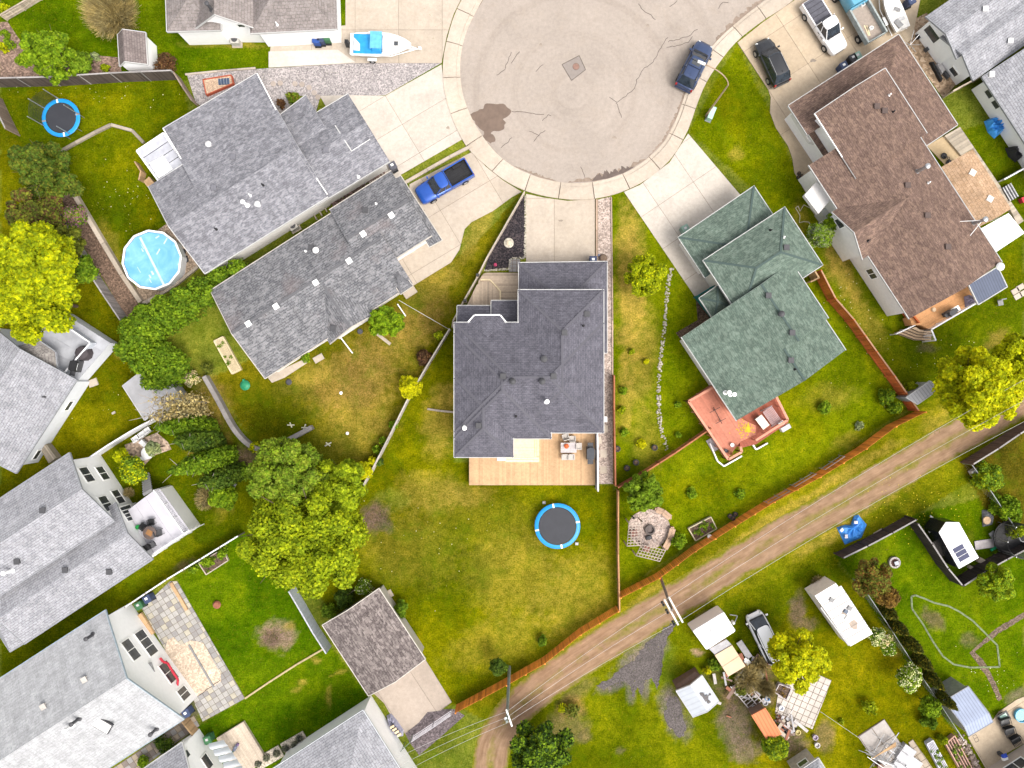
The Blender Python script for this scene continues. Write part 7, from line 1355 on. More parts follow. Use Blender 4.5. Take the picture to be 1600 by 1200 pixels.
 for k, q in enumerate(((1462, 856), (1472, 869))): mb = MB(); c = W(q[0], q[1], .38); mb.tube(c, c + Vector((-.2, -.12, 0)), .36, 18); part('wheel', mb, RUB, t)
 mb = MB(); mb.bar(W(1456, 848, .75), W(1470, 870, .75), .35, .06); part('mudguard', mb, plain('fender_silver', (.6, .56, .5), .25, .6), t)
campers()
# ---------------------------------------------------------------- small things
def simple(name, label, cat, px, py, fn, mat, rz=0, z=0, group=None):
 t = thing(name, label, cat, (0, 0, 0), group)
 for nm, f, m in fn: mb = MB(); f(mb); lpart(nm, mb, m or mat, t)
 c = W(px, py, z); place(t, (c.x, c.y, z), rz); return t
def bin_(label, px, py, col, rz=0, z=0):
 m = plain('bin_' + col, {'black': (.03, .03, .035), 'green': (.05, .16, .07), 'blue': (.03, .08, .3), 'grey': (.10, .10, .12), 'navy': (.05, .07, .14), 'sage': (.22, .34, .28)}[col], .5)
 return simple('wheeled_bin', label, 'bin', px, py, [('body', lambda b: b.box((0, 0, .08), (.6, .6, .95), top=1.12), m), ('lid', lambda b: (b.box((0, .0, 1.03), (.74, .74, .07), top=.85), b.box((0, -.36, .98), (.5, .1, .08))), m), ('label_plate', lambda b: b.box((0, .06, 1.1), (.26, .22, .012)), WHITE if col in ('navy', 'grey') else LGREY), ('wheel', lambda b: b.tube((-.3, -.32, .12), (.3, -.32, .12), .12, 10), RUB)], m, rz, z)
bin_('blue bin, leftmost by the top left house wall', 498, 69, 'blue'); bin_('dark bin between the blue and green bins', 505, 67, 'navy'); bin_('green bin, rightmost by the top left house wall', 514, 65, 'green')
bin_('grey bin with a pale plate at the corner of the weathered roof', 616, 264, 'grey', .5); bin_('black bin with white label at the garage corner of the centre house', 925, 409, 'navy'); bin_('green lidded bin at the brown garage roof edge', 1332, 95, 'sage', .5); bin_('black bin next to the green lidded bin', 1325, 98, 'black', .5); bin_('dark bin with pale lid left of the black bin at the brown garage', 1311, 110, 'navy', .5); bin_('dark bin with white label right of the checkered patio', 298, 1107, 'navy', .5)
bin_('dark bin in the top corner of the checkered patio', 238, 931, 'navy', .5); bin_('green lidded bin in the top corner of the checkered patio', 225, 941, 'green', .5); bin_('pale green bin at the corner of the green garage roof', 1067, 361, 'sage', .5); bin_('navy barrel bin by the fishing boat', 1415, 9, 'navy', .4)
def bbq(label, px, py, rz=0, col=BLK, z=0, s=1.0):
 return simple('barbecue', label, 'barbecue', px, py, [('cart', lambda b: b.box((0, 0, 0), (1.0 * s, .5 * s, .85)), DGREY), ('lid', lambda b: b.prism([(-.42 * s, -.28 * s), (.42 * s, -.28 * s), (.5 * s, 0), (.36 * s, .3 * s), (-.36 * s, .3 * s), (-.5 * s, 0)], .85, 1.15), col), ('side_shelf', lambda b: b.box((.68 * s, 0, .8), (.34 * s, .45 * s, .04)), DGREY), ('side_shelf', lambda b: b.box((-.68 * s, 0, .8), (.34 * s, .45 * s, .04)), DGREY), ('handle', lambda b: b.tube((-.3 * s, -.34 * s, 1.0), (.3 * s, -.34 * s, 1.0), .02), STEEL)], col, rz, z)
bbq('black covered barbecue on the peach deck by the white wall', 921, 707, R(90), plain('bbq_cover', (.05, .055, .065), .6), .9, 1.2); bbq('black barbecue on the lilac grey deck by the lower rail', 236, 853, R(30), BLK, 2.3); bbq('black covered barbecue on the weathered grey deck, lower', 125, 572, R(75), BLK, 1.6, 1.1); bbq('dark grill beside the white table on the orange deck', 1478, 490, R(30), DGREY, 1.2, .8)
simple('covered_table', 'dark rounded covered table on the weathered grey deck, upper', 'covered furniture', 134, 552, [('cover', lambda b: b.lathe((0, 0, 0), [(.75, 0), (.7, .5), (.62, .7), (.3, .85)], 10), plain('brown_cover', (.06, .05, .055), .7))], None, 0, 1.6)
def chair(label, px, py, rz, col, z=0, name='chair', s=1.0, group=None):
 def seat(b): b.box((0, 0, .38 * s), (.55 * s, .55 * s, .1))
 return simple(name, label, 'chair', px, py, [('seat', seat, col), ('backrest', lambda b: b.box((0, -.28 * s, .45 * s), (.55 * s, .09, .45), top=.9), col), ('armrest', lambda b: b.box((-.29 * s, 0, .55), (.07, .5 * s, .06)), col), ('armrest', lambda b: b.box((.29 * s, 0, .55), (.07, .5 * s, .06)), col)] + [('leg', (lambda x, y: lambda b: b.tube((x, y, 0), (x, y, .4 * s), .025))(x * s, y * s), col) for x in (-.24, .24) for y in (-.24, .24)], col, rz, z, group)
WK = plain('beige_wicker', (.50, .46, .42), .7, var=.25, scale=12)
for i, (x, y, r_) in enumerate(((883, 682, R(15)), (893.5, 685, 0), (904, 696.5, R(-90)), (882, 713.5, R(180)), (892, 713.5, R(180)))): chair('beige wicker chair at the grey patio table, ' + ['upper left and turned', 'upper right', 'at the right end', 'lower left', 'lower right'][i], x, y, r_ , WK, .9, group='chairs around the grey patio table')
simple('patio_table', 'grey slatted dining table on the peach deck', 'table', 887.5, 698.5, [('tabletop', (lambda k: lambda b: b.box((0, (k - 2) * .19, .7), (1.5, .18, .04)))(k), boards('grey_slats', (.5, .46, .46), .1)) for k in range(5)] + [('leg', (lambda x, y: lambda b: b.box((x, y, 0), (.07, .07, .7)))(x, y), MGREY) for x in (-.65, .65) for y in (-.4, .4)], None, 0, .9)
simple('centrepiece', 'orange-red flower bowl on the grey patio table', 'centrepiece', 885, 697, [('bowl', lambda b: b.lathe((0, 0, 0), [(.12, 0), (.24, .1), (.1, .2)], 12), plain('orange_bowl', (.55, .12, .03), .5)), ('flowers', lambda b: [b.lathe((random.uniform(-.18, .18), random.uniform(-.14, .14), .08), [(.03, 0), (.07, .05), (.02, .1)], 6) for _ in range(9)], plain('red_petals', (.6, .13, .04), .6))], None, 0, 1.66)
# fire pit yard
def firepit():
 c = W(1013, 826); t = thing('fire_pit_circle', 'round pink gravel fire pit circle', 'fire pit area', c); mb = MB(); pts = blobpoly(1014, 826, 32, 31, 40, .03, 3); mb.prism(W2(pts), -.03, .05); part('gravel_pad', mb, gritty('fire_gravel', (.44, .35, .30), size=.11), t)
 for i in range(14): a0, a1 = 6.283 * i / 14 + .02, 6.283 * (i + 1) / 14 - .02; o = W(1015, 827); mb = MB(); mb.prism([o + Vector((math.cos(a) * r_, math.sin(a) * r_, 0)) for r_, aa in ((.35, (a0, a1)), (.5, (a1, a0))) for a in aa], .05, .35); part('ring_stone', mb, plain('ring_stone', (.13, .11, .1), .8), t)
 mb = MB(); mb.lathe(W(1015, 827, .05), [(.34, 0), (.34, .06), (.05, .1)], 14); part('ash', mb, plain('ash', (.17, .14, .13), .9), t)
 for i in range(12): a = 6.283 * i / 12; d = 1.15; mb = MB(); o = W(1014, 829) + Vector((math.cos(a) * d, math.sin(a) * d, .05)); mb.box(o, (.25, .16, .03), a); part('scattered_stone', mb, plain('pale_stone', (.45, .38, .34), .8), t)
 WB = boards('bench_wood', (.46, .31, .21), .1)
 for i, (P, lb) in enumerate(((((1026, 796), (1036, 800), (1047, 809)), 'curved wooden bench upper right of the fire pit'), (((1051, 826), (1047, 842), (1039, 857)), 'curved wooden bench right of the fire pit'))):
  b = thing('bench', lb, 'bench', W(*P[1])); Q = [W(p[0], p[1], .45) for p in P]
  for a, q in zip(Q, Q[1:]):
   for k in (-.15, .15): n = Vector((-(q - a).y, (q - a).x, 0)).normalized() * k; mb = MB(); mb.bar(a + n, q + n, .28, .06); part('seat_plank', mb, WB, b)
  for a in Q: mb = MB(); mb.box((a.x, a.y, 0), (.3, .3, .44)); part('leg', mb, WB, b)
 LT = boards('lattice_wood', (.46, .38, .32), .12)
 for i, (A, B, C, lb) in enumerate((((983, 817), (980, 853), (1001, 852), 'wooden lattice arbour left of the fire pit, upright piece'), ((1003, 851), (994, 868), (1031, 877), 'wooden lattice arbour below the fire pit, slanted piece'))):
  b = thing('arbour', lb, 'arbour', W(*B)); a, q, s_ = W(A[0], A[1], 2.0), W(B[0], B[1], 2.0), W(C[0], C[1], 2.0); u, v = q - a, s_ - q
  for k in range(5 if i else 9): f = k / ((5 if i else 9) - 1); mb = MB(); mb.bar(a + u * f, a + u * f + v, .06, .07); part('slat', mb, LT, b)
  for k in range(9 if i else 5): f = k / ((9 if i else 5) - 1); mb = MB(); mb.bar(a + v * f - Vector((0, 0, .08)), a + u + v * f - Vector((0, 0, .08)), .05, .07); part('batten', mb, LT, b)
  for p in (a, q, a + v, q + v): mb = MB(); mb.box((p.x, p.y, 0), (.1, .1, 1.95)); part('post', mb, LT, b)
 simple('adirondack_chair', 'reddish slatted garden chair inside the left arbour', 'chair', 990, 832, [('seat', (lambda k: lambda b: b.box(((k - 2) * .12, 0, .35), (.1, .6, .03)))(k), boards('reddish_wood', (.28, .13, .1))) for k in range(5)] + [('leg', (lambda x: lambda b: b.box((x, .1, 0), (.06, .6, .34)))(x), boards('reddish_wood', (.28, .13, .1))) for x in (-.27, .27)], None, .3, 0)
 simple('adirondack_chair', 'reddish slatted garden chair inside the lower arbour', 'chair', 1010, 856, [('seat', (lambda k: lambda b: b.box(((k - 2) * .12, 0, .35), (.1, .6, .03)))(k), boards('reddish_wood', (.28, .13, .1))) for k in range(5)] + [('leg', (lambda x: lambda b: b.box((x, .1, 0), (.06, .6, .34)))(x), boards('reddish_wood', (.28, .13, .1))) for x in (-.27, .27)], None, 2.9, 0)
 simple('cooler', 'dark low grill box between fire ring and lower arbour', 'grill', 1013, 839, [('body', lambda b: b.box((0, 0, .05), (.6, .35, .3)), BLK), ('lid', lambda b: b.lathe((0, 0, .35), [(.2, 0), (.2, .05), (.05, .08)], 10), DGREY)], None, .2, 0)
 simple('lantern', 'black lantern post left of the fire pit circle', 'lantern', 987, 806, [('post', lambda b: b.tube((0, 0, 0), (0, 0, 1.0), .05), BLK), ('lamp_head', lambda b: b.box((0, 0, 1.0), (.22, .22, .25), 0, top=.6), BLK)], None)
firepit()
def bed(label, poly, h, mat, soil=SOIL, plants=0, pal='green', cross=0, cat='raised bed'):
 t = thing('raised_bed', label, cat, W(*poly[0])); P = W2(poly, h)
 for p, q in zip(P, P[1:] + P[:1]): mb = MB(); mb.bar(Vector((p.x, p.y, 0)), Vector((q.x, q.y, 0)), .09, h); part('side_board', mb, mat, t)
 mb = MB(); cx = sum(P, Vector()) / len(P); mb.prism([lerp(p, cx, .03) for p in P], 0, h * .8); part('soil', mb, soil, t)
 for k in range(cross): f = (k + 1) / (cross + 1); mb = MB(); mb.bar(lerp(P[0], P[1], f) - Vector((0, 0, .1)), lerp(P[3], P[2], f) - Vector((0, 0, .1)), .06, .12); part('cross_bar', mb, mat, t)
 if plants:
  L = []
  for k in range(plants): a, b = random.random() * .8 + .1, random.random() * .8 + .1; p = lerp(lerp(P[0], P[1], a), lerp(P[3], P[2], a), b) - wloc(t); L.append(((p.x, p.y, h), (.2, .2, .14)))
  raw('seedlings', leaf_mesh('seedlings', L, 30 * plants, .09, LF[pal], plants), t)['kind'] = 'stuff'
 return t
bed('rectangular raised vegetable bed on the lawn near the lane fence', [(1076, 826), (1111, 808), (1120, 826), (1087, 845)], .35, boards('straw_wood', (.5, .44, .3)), plants=16)
bed('long cold frame of pale timber cells left of the weathered roof', [(334, 533), (348, 526), (376, 577), (362, 584)], .4, D2, soil=gritty('dark_soil', (.07, .05, .04)), plants=8, cross=8)
bed('sandbox with an orange-red timber frame on the gravel wedge', [(317, 124), (361, 117), (364, 130), (322, 148)], .4, plain('orange_red_wood', (.45, .10, .05), .7), gritty('sandbox_sand', (.55, .4, .28), size=.05))
simple('solar_panels', 'two dark blue gridded panels lying in the sandbox', 'panel', 350, 127.5, [('panel', lambda b: b.box((-.28, 0, 0), (.52, .6, .04)), plain('panel_navy', (.07, .10, .16), .3)), ('panel', lambda b: b.box((.28, 0, 0), (.52, .6, .04)), plain('panel_navy', (.07, .1, .16)))] + [('grid_bar', (lambda x: lambda b: b.box((x, 0, .04), (.03, .6, .01)))(x), STEEL) for x in (-.54, -.28, 0, .28, .54)], None, R(5), .36)
bed('planting box with edging by the white-topped fence, lower left', [(310, 880), (348, 858), (356, 876), (322, 898)], .25, TIM, plants=10, pal='mid')
bed('left white-framed long raised bed at the bottom right', [(1449, 1163), (1458, 1157), (1488, 1212), (1478, 1220)], .5, plain('white_lilac_frame', (.6, .6, .68), .5), plants=14, cross=4); bed('right salmon-framed long raised bed at the bottom right', [(1478, 1162), (1492, 1150), (1525, 1212), (1512, 1222)], .5, plain('salmon_frame', (.6, .36, .28), .7), plants=12, cross=3)
bed('square brick planter beside the white paver patio', [(1211, 1082), (1218, 1069), (1237, 1076), (1229, 1094)], .5, plain('whitewashed_brick', (.5, .44, .44), .8), plants=3, pal='rust')
# street lamp, poles, wires
t = thing('street_lamp', 'curved tan street lamp leaning over the navy SUV', 'street lamp', W(1103, 181)); TANM = plain('lamp_tan', (.38, .27, .18), .5); b = W(1103, 181)
mb = MB(); mb.tube(b, b + Vector((0, 0, 6.9)), .10, 8, .06); part('pole', mb, TANM, t); top = b + Vector((0, 0, 6.9)); e1 = W(1100, 100.5, 8.1); pts = [top]
for k in range(1, 9): f = k / 8; q = lerp(top, Vector((e1.x, e1.y, 0)), f); pts.append(Vector((lerp(top.x, e1.x, f ** 1.5), lerp(top.y, e1.y, f), 6.9 + 1.2 * math.sin(f * 1.571))))
mb = MB(); mb.path(pts, .05, 6); part('arm', mb, TANM, t); mb = MB(); d = (pts[-1] - pts[-3]).normalized(); mb.bar(pts[-1] - d * .1, pts[-1] + d * .6, .22, .12); part('lamp_head', mb, plain('lamp_white', (.75, .74, .72), .4), t)
simple('utility_box', 'mint green utility box at the foot of the street lamp', 'utility box', 1109, 181, [('body', lambda b: b.box((0, 0, .05), (1.15, .42, .7)), plain('mint', (.32, .52, .42), .5)), ('lid', lambda b: b.box((0, 0, .75), (1.2, .48, .06)), plain('mint_lid', (.42, .62, .52), .5)), ('plinth', lambda b: b.box((0, 0, 0), (1.3, .6, .06)), MGREY)], None, pang((1106, 190), (1113, 173)))
POLE = plain('pole_wood', (.22, .17, .14), .85, var=.3); WIRE = plain('wire', (.45, .44, .42), .5, var=.05)
t = thing('power_pole', 'wooden power pole with double white crossarms over the dirt lane', 'power pole', W(1031, 899)); b, tp = W(1031, 899), W(1050, 954, 8.6); mb = MB(); mb.tube(b, tp, .15, 8, .11); part('pole', mb, POLE, t)
XA = plain('bleached_crossarm', (.68, .63, .57), .7); ax = (W(1063, 974, 8.4) - W(1041, 934, 8.4)); n = Vector((-ax.y, ax.x, 0)).normalized()
for s_ in (-1, 1): c0 = W(1041, 934, 8.4) + n * .22 * s_; mb = MB(); mb.bar(c0, c0 + ax, .15, .13); part('crossarm', mb, XA, t)
INS = []
for i, f in enumerate((.05, .35, .8)):
 p = W(1041, 934, 8.5) + ax * f - n * .5; mb = MB()
 for k in range(2): mb.lathe(p + ax.normalized() * .25 * k, [(.05, 0), (.12, .08), (.05, .14), (.12, .2), (.04, .28)], 8)
 part('insulator', mb, BLK, t); INS.append(p + Vector((0, 0, .25)))
t = thing('power_pole', 'tall grey-green power pole at the bend of the dirt lane', 'power pole', W(796, 1042)); b, tp = W(796, 1042), W(792, 1128, 10.6); mb = MB(); mb.tube(b, tp, .15, 8, .11); part('pole', mb, plain('green_grey_pole', (.24, .27, .25), .8), t)
mb = MB(); mb.bar(W(791, 1108, 9.6), W(800, 1134, 9.6), .12, .12); part('crossarm', mb, WHITE, t); mb = MB(); mb.lathe(W(790, 1122, 10.2), [(.08, 0), (.14, .1), (.05, .2)], 8); part('insulator', mb, WHITE, t)
def wire(label, a, b, sag=.6, r=.012):
 mb = MB(); P = []
 for k in range(25): f = k / 24; p = lerp(Vector(a), Vector(b), f); P.append(p - Vector((0, 0, 4 * sag * f * (1 - f))))
 mb.path(P, r, 4); return tag(part('power_line', mb, WIRE), label, 'power line')
L0 = W(1041, 934, 8.6); 
for i, f in enumerate((.05, .45, .92)):
 p = L0 + ax * f; q = W(792, 1112 + 9 * i, 9.8); wire('overhead wire along the lane between the two power poles, ' + ['upper', 'middle', 'lower'][i], p, q, .5); wire('overhead wire running from the crossarms up to the right, ' + ['upper', 'middle', 'lower'][i], p, W(1660, 560 + 34 * i, 9.5), 1.2)
 wire('overhead wire from the lane bend pole down to the left, ' + ['upper', 'middle', 'lower'][i], q, W(560, 1215 + 16 * i, 8.5), .6)
wire('two-strand service wire crossing the narrow fence left of the centre house', W(623, 469, 4), W(704, 516, 1.6), .05, .02)
wire('garden wire stretched over the olive lawn below the pavers', W(1282, 1112, .5), W(1345, 1155, .5), .05, .015)
# roof-side objects, downspouts, hoses
for i, (a, b) in enumerate((((532, 527), (551, 552)), ((621, 475), (634, 494)))): mb = MB(); mb.tube(W(a[0], a[1], .3), W(b[0], b[1], .1), .06, 6); tag(part('downspout_extension', mb, WHITE), ['white drain pipe on the grass below the weathered gable', 'white drain pipe right of the round bright green tree'][i], 'drain pipe')
RED = plain('red_hose', (.6, .03, .06), .5); mb = MB(); P = [W(*p, 1.5) for p in ((250, 1028), (255, 1034), (262, 1036), (270, 1050), (278, 1062), (277, 1072))]; mb.path(P, .11, 6); tag(part('hose', mb, RED), 'thick red hose along the foot of the tall white gable wall', 'hose')
for lb, pts, r_, m in (('pale hose looped on the grass between the green and brown roofed houses', [(1250, 330), (1247, 322), (1243, 325), (1247, 331), (1250, 337), (1249, 348), (1256, 346), (1264, 347), (1266, 352)], .04, plain('pale_hose', (.6, .55, .4))), ('thin hose running from the loop to the brown house', [(1250, 330), (1256, 320), (1266, 325), (1280, 345)], .03, plain('pale_hose', (.6, .55, .4))), ('white downpipe bending at the corner of the bottom pale roof', [(570, 1108), (576, 1106), (581, 1120), (590, 1137)], .09, WHITE), ('yellow pole lying beside the covered cart', [(596, 1120), (600, 1142)], .04, plain('yellow', (.6, .45, .02)))):
 mb = MB(); mb.path([W(p[0], p[1], .08) for p in pts], r_, 5); tag(part('hose' if 'hose' in lb else 'pipe' if 'pipe' in lb else 'pole', mb, m), lb, 'hose' if 'hose' in lb else 'pipe' if 'pipe' in lb else 'pole')
for lb, x0, y0, lst in (('net outline', 0, 0, [(1424, 932), (1425, 951), (1442, 975), (1458, 1003), (1473, 1025), (1490, 1038), (1516, 1043), (1562, 1042), (1558, 1008), (1542, 992), (1520, 970), (1498, 955), (1482, 947), (1460, 942), (1444, 935), (1430, 930), (1424, 932)]),):
 t = thing('garden_netting', 'pale translucent netting strip outlining a patch of the right-hand lawn', 'netting', W(1480, 990)); NTM = plain('netting_pale', (.17, .21, .10), .8, var=.5)
 for a, b in zip(lst, lst[1:]): mb = MB(); mb.bar(W(a[0], a[1], .02), W(b[0], b[1], .02), .17, .02); part('strip', mb, NTM, t)
# covered cart, tarp, generator etc.
def tarp(label, poly, mat, zs=.35, seed=1, cat='tarp', name='tarp', z0=0, px=None):
 r = random.Random(seed); P = W2(poly); n = len(P); cx = sum(P, Vector()) / n; mb = MB(); rings = [(1.0, .02), (.82, .7), (.6, 1.0), (.35, .85)]
 V = []
 m = n * 4; out = []
 for i in range(m): a, b = P[i // 4], P[(i // 4 + 1) % n]; out.append(lerp(a, b, (i % 4) / 4))
 for k, z in rings:
  for p in out: V.append(Vector((lerp(cx, p, k).x, lerp(cx, p, k).y, z0 + (z * zs * r.uniform(.55, 1.3) if k < 1 else .02))))
 V.append(Vector((cx.x, cx.y, z0 + zs * .9))); F = []
 for k in range(3):
  for i in range(m): j = (i + 1) % m; F.append((k * m + i, k * m + j, (k + 1) * m + j, (k + 1) * m + i))
 for i in range(m): F.append((3 * m + i, 3 * m + (i + 1) % m, 4 * m))
 mb.add(V, F); o = part(name, mb, mat); return tag(o, label, cat)
tarp('crumpled bright blue tarp on the grass beside the lane', [(1307, 824), (1320, 820), (1329, 820), (1334, 806), (1341, 804), (1354, 820), (1346, 840), (1320, 851)], plain('tarp_blue', (.05, .27, .75), .45, var=.35, scale=2.5), .4, 2)
for i, (x, y) in enumerate(((1337, 816), (1315, 828), (1322, 838))): mb = MB(); mb.box(W(x, y, .4), (.35, .28, .08), i * .8); tag(part('block', mb, plain('pale_lilac', (.62, .62, .68))), 'pale block on the blue tarp, ' + ['rightmost', 'leftmost', 'lowest'][i], 'block', 'pale blocks on the blue tarp')
tarp('blue tarp wrapped riding mower in the narrow right-hand yard', [(1537, 190), (1549, 184), (1558, 196), (1564, 208), (1553, 217), (1543, 207)], plain('tarp_sky', (.07, .35, .85), .4, var=.25, scale=3), .9, 5, 'covered mower', 'covered_mower')
tarp('black covered barrel barbecue at the right edge below the blue tarp', [(1570, 232), (1582, 228), (1596, 246), (1586, 254), (1575, 245)], plain('black_cover', (.035, .035, .04), .5), .9, 6, 'covered barbecue', 'covered_barbecue')
tarp('crumpled grey-violet closed umbrella on the orange deck', [(1493, 466), (1502, 463), (1514, 470), (1508, 477), (1495, 483)], plain('violet_grey_fabric', (.26, .23, .32), .7), .5, 8, 'umbrella', 'patio_umbrella', 1.2)
tarp('grey quilted cover wrapped round an oval cart on the garage apron', [(604, 1118), (611, 1114), (620, 1124), (631, 1140), (630, 1150), (622, 1150), (610, 1138)], plain('lilac_grey_cover', (.36, .36, .46), .6), .7, 9, 'covered cart', 'covered_cart')
for i in range(4): mb = MB(); mb.box(W(613 + 3.6 * i, 1135 + 4.2 * i, .75), (.42, .2, .12), R(30)); tag(part('log', mb, D2), 'split pale log on the covered cart, ' + ['first', 'second', 'third', 'last'][i] + ' from the top', 'log', 'pale logs on the covered cart')
simple('round_table', 'round dark brown patio table on the lilac grey deck', 'table', 240, 830, [('tabletop', lambda b: b.lathe((0, 0, .68), [(.62, 0), (.62, .05), (.55, .06)], 24), plain('brown_table', (.12, .09, .08), .5)), ('centre_tile', lambda b: b.box((0, 0, .742), (.5, .6, .012)), plain('tile_brown', (.3, .15, .06), .5)), ('pedestal', lambda b: b.tube((0, 0, 0), (0, 0, .68), .08), BLK)], None, R(60), 2.3)
for i, (x, y, r_, lb) in enumerate(((227, 821, 1, 'dark patio chair left of the round brown table'), (240, 814, .2, 'dark patio chair above the round brown table'), (252, 831, -1.2, 'thin black chair right of the round brown table'))): chair(lb, x, y, r_, BLK if i < 2 else DGREY, 2.3)
simple('watering_can', 'green watering can beside the dark patio chairs', 'watering can', 217, 823, [('body', lambda b: b.lathe((0, 0, 0), [(.2, 0), (.22, .25), (.14, .32)], 12), plain('green_can', (.02, .35, .07), .4)), ('spout', lambda b: b.tube((.15, 0, .1), (.42, 0, .35), .03), plain('green_can', (.02, .35, .07)))], None, 0, 2.3)
for i, (x, y, r_) in enumerate(((216, 685, .6), (226, 678, .6), (234, 672, .6), (228, 692, 2.4))): chair('white plastic garden chair on the tan patio, ' + ['leftmost against the vinyl fence', 'middle against the vinyl fence', 'rightmost against the vinyl fence', 'facing the fence'][i], x, y, r_, plain('white_resin', (.78, .78, .78), .4), group='white plastic chairs')
sheet('patio_pad', [(195, 695), (215, 688), (245, 676), (262, 690), (268, 702), (240, 712), (225, 728), (200, 716)], .03, gritty('tan_patio', (.48, .36, .27), size=.2), 'tan patch under the white plastic chairs')
simple('garden_table', 'white round plastic garden table among the shrubs', 'table', 236, 707, [('tabletop', lambda b: b.lathe((0, 0, .68), [(.6, 0), (.6, .05), (.5, .06)], 20), plain('white_resin', (.78,) * 3)), ('leg', lambda b: b.tube((0, 0, 0), (0, 0, .68), .06), plain('white_resin', (.78,) * 3))], None)
for i, (x, y, s_) in enumerate(((225, 716, .5), (207, 730, .5), (204, 724, .35))): mb = MB(); mb.box(W(x, y), (s_, s_ * .8, .35), i, top=.8); tag(part('white_tub', mb, plain('white_resin', (.78,) * 3)), 'white plastic tub on the tan patch, ' + ['nearest the table', 'largest by the wall', 'smallest'][i], 'tub', 'white tubs')
# salmon deck furniture
simple('clothes_airer', 'dark double-cross metal frame on the salmon deck', 'metal frame', 1120, 649, [('spine', lambda b: b.tube((-.9, 0, .3), (.9, 0, .3), .035), BLK), ('crossbar', lambda b: b.tube((-.6, -.55, .3), (-.6, .55, .3), .03), BLK), ('crossbar', lambda b: b.tube((.6, -.55, .3), (.6, .55, .3), .03), BLK), ('leg', lambda b: b.tube((-.6, 0, 0), (-.6, 0, .3), .03), BLK), ('leg', lambda b: b.tube((.6, 0, 0), (.6, 0, .3), .03), BLK)], None, pang((1110, 630), (1130, 668)), 1.1)
simple('patio_table', 'rectangular cream table on the salmon deck', 'table', 1187, 659, [('tabletop', lambda b: b.box((0, 0, .68), (1.25, .75, .05)), plain('cream_top', (.72, .66, .56), .5)), ('leg', lambda b: b.box((-.5, 0, 0), (.06, .6, .68)), MGREY), ('leg', lambda b: b.box((.5, 0, 0), (.06, .6, .68)), MGREY)], None, pang((1180, 650), (1194, 668)), .75)
simple('garden_bench', 'pinkish slatted swing seat beside the cream table', 'bench', 1203, 650, [('slat', (lambda k: lambda b: b.box((0, (k - 4) * .12, .45 + .02 * abs(k - 4)), (1.7, .06, .04)))(k), plain('pink_grey_metal', (.5, .36, .36), .5)) for k in range(9)] + [('frame', lambda b: (b.tube((-.9, -.5, 0), (-.9, .5, .8), .04), b.tube((.9, -.5, 0), (.9, .5, .8), .04)), MGREY)], None, pang((1194, 638), (1212, 664)), .75)
simple('wall_light', 'white curved pipe fixture against the left eave of the green roof', 'vent hood', 1121, 615, [('hood', lambda b: b.lathe((0, 0, 2.6), [(.2, 0), (.22, .15), (.1, .25)], 10), WHITE), ('pipe', lambda b: b.tube((0, 0, 0), (0, 0, 2.6), .06), WHITE)], None)
tarp('fallen yellow leaves scattered on the salmon deck', [(1160, 668), (1163, 658), (1166, 668), (1167, 674), (1160, 674), (1157, 674)], plain('yellow_leaves', (.6, .42, .02), .8), .02, 3, 'leaf litter', 'leaf_litter', 1.11)
for i in range(26):
 x, y = random.gauss(1163, 6), random.gauss(669, 6)
rr_ = random.Random(5); mb = MB()
for i in range(70): x, y = rr_.gauss(1162, 6), rr_.gauss(670, 6); mb.box(W(x, y, 1.105), (.1, .08, .01), rr_.random() * 3)
o = part('scattered_leaves', mb, plain('yellow_leaves', (.6, .42, .02))); o['label'] = 'loose yellow leaves around the leaf pile on the salmon deck'; o['kind'] = 'stuff'
for i, (x, y, c) in enumerate(((1143, 695, WHITE), (1140, 707, plain('terracotta', (.4, .16, .07))), (1133, 704, DGREY))): simple('flower_pot', ['white pot near the lower corner of the salmon deck', 'terracotta pot at the lower corner of the salmon deck', 'dark pot by the lower rail of the salmon deck'][i], 'pot', x, y, [('pot', lambda b: b.lathe((0, 0, 0), [(.13, 0), (.19, .28), (.16, .29), (.15, .2)], 12), c)], None, 0, 1.1)
simple('storage_box', 'white storage box at the lower right corner of the salmon deck', 'box', 1224, 668, [('body', lambda b: b.box((0, 0, 0), (.9, .4, .6)), WHITE), ('lid', lambda b: b.box((0, 0, .6), (.95, .45, .06)), LGREY)], None, R(30)); simple('cooler', 'red cooler next to the white storage box', 'cooler', 1218, 661, [('body', lambda b: b.box((0, 0, 0), (.5, .35, .4)), plain('cooler_red', (.6, .04, .06))), ('lid', lambda b: b.box((0, 0, .4), (.53, .38, .05)), WHITE)], None, R(30), .75)
for i, (x, y) in enumerate(((964, 701), (1022, 699), (993, 722), (979, 731))): simple('planter', 'black planter ring on the lawn above the low red-brown fence, ' + ['leftmost', 'rightmost', 'middle', 'lowest and smallest'][i], 'planter', x, y, [('pot', lambda b: b.lathe((0, 0, 0), [(.28, 0), (.3, .35), (.22, .36), (.2, .25)], 14), BLK), ('soil', lambda b: b.lathe((0, 0, .2), [(.2, 0), (.2, .06)], 12), SOIL)], None, group='black planters')
for i, (x, y) in enumerate(((1140, 806), (1148, 803), (1144, 809))): simple('planter', 'black pot by the lane fence near the raised bed, ' + ['left', 'right', 'lower'][i], 'planter', x, y, [('pot', lambda b: b.lathe((0, 0, 0), [(.22, 0), (.24, .3), (.18, .31), (.16, .2)], 12), BLK), ('soil', lambda b: b.lathe((0, 0, .18), [(.16, 0), (.16, .05)], 10), SOIL)], None, group='black pots by the lane fence')
simple('garden_stool', 'white stool beside the rectangular raised bed', 'stool', 1107, 837, [('seat', lambda b: b.lathe((0, 0, .4), [(.22, 0), (.22, .05)], 14), WHITE), ('leg', lambda b: b.lathe((0, 0, 0), [(.14, 0), (.1, .4)], 10), WHITE)], None)
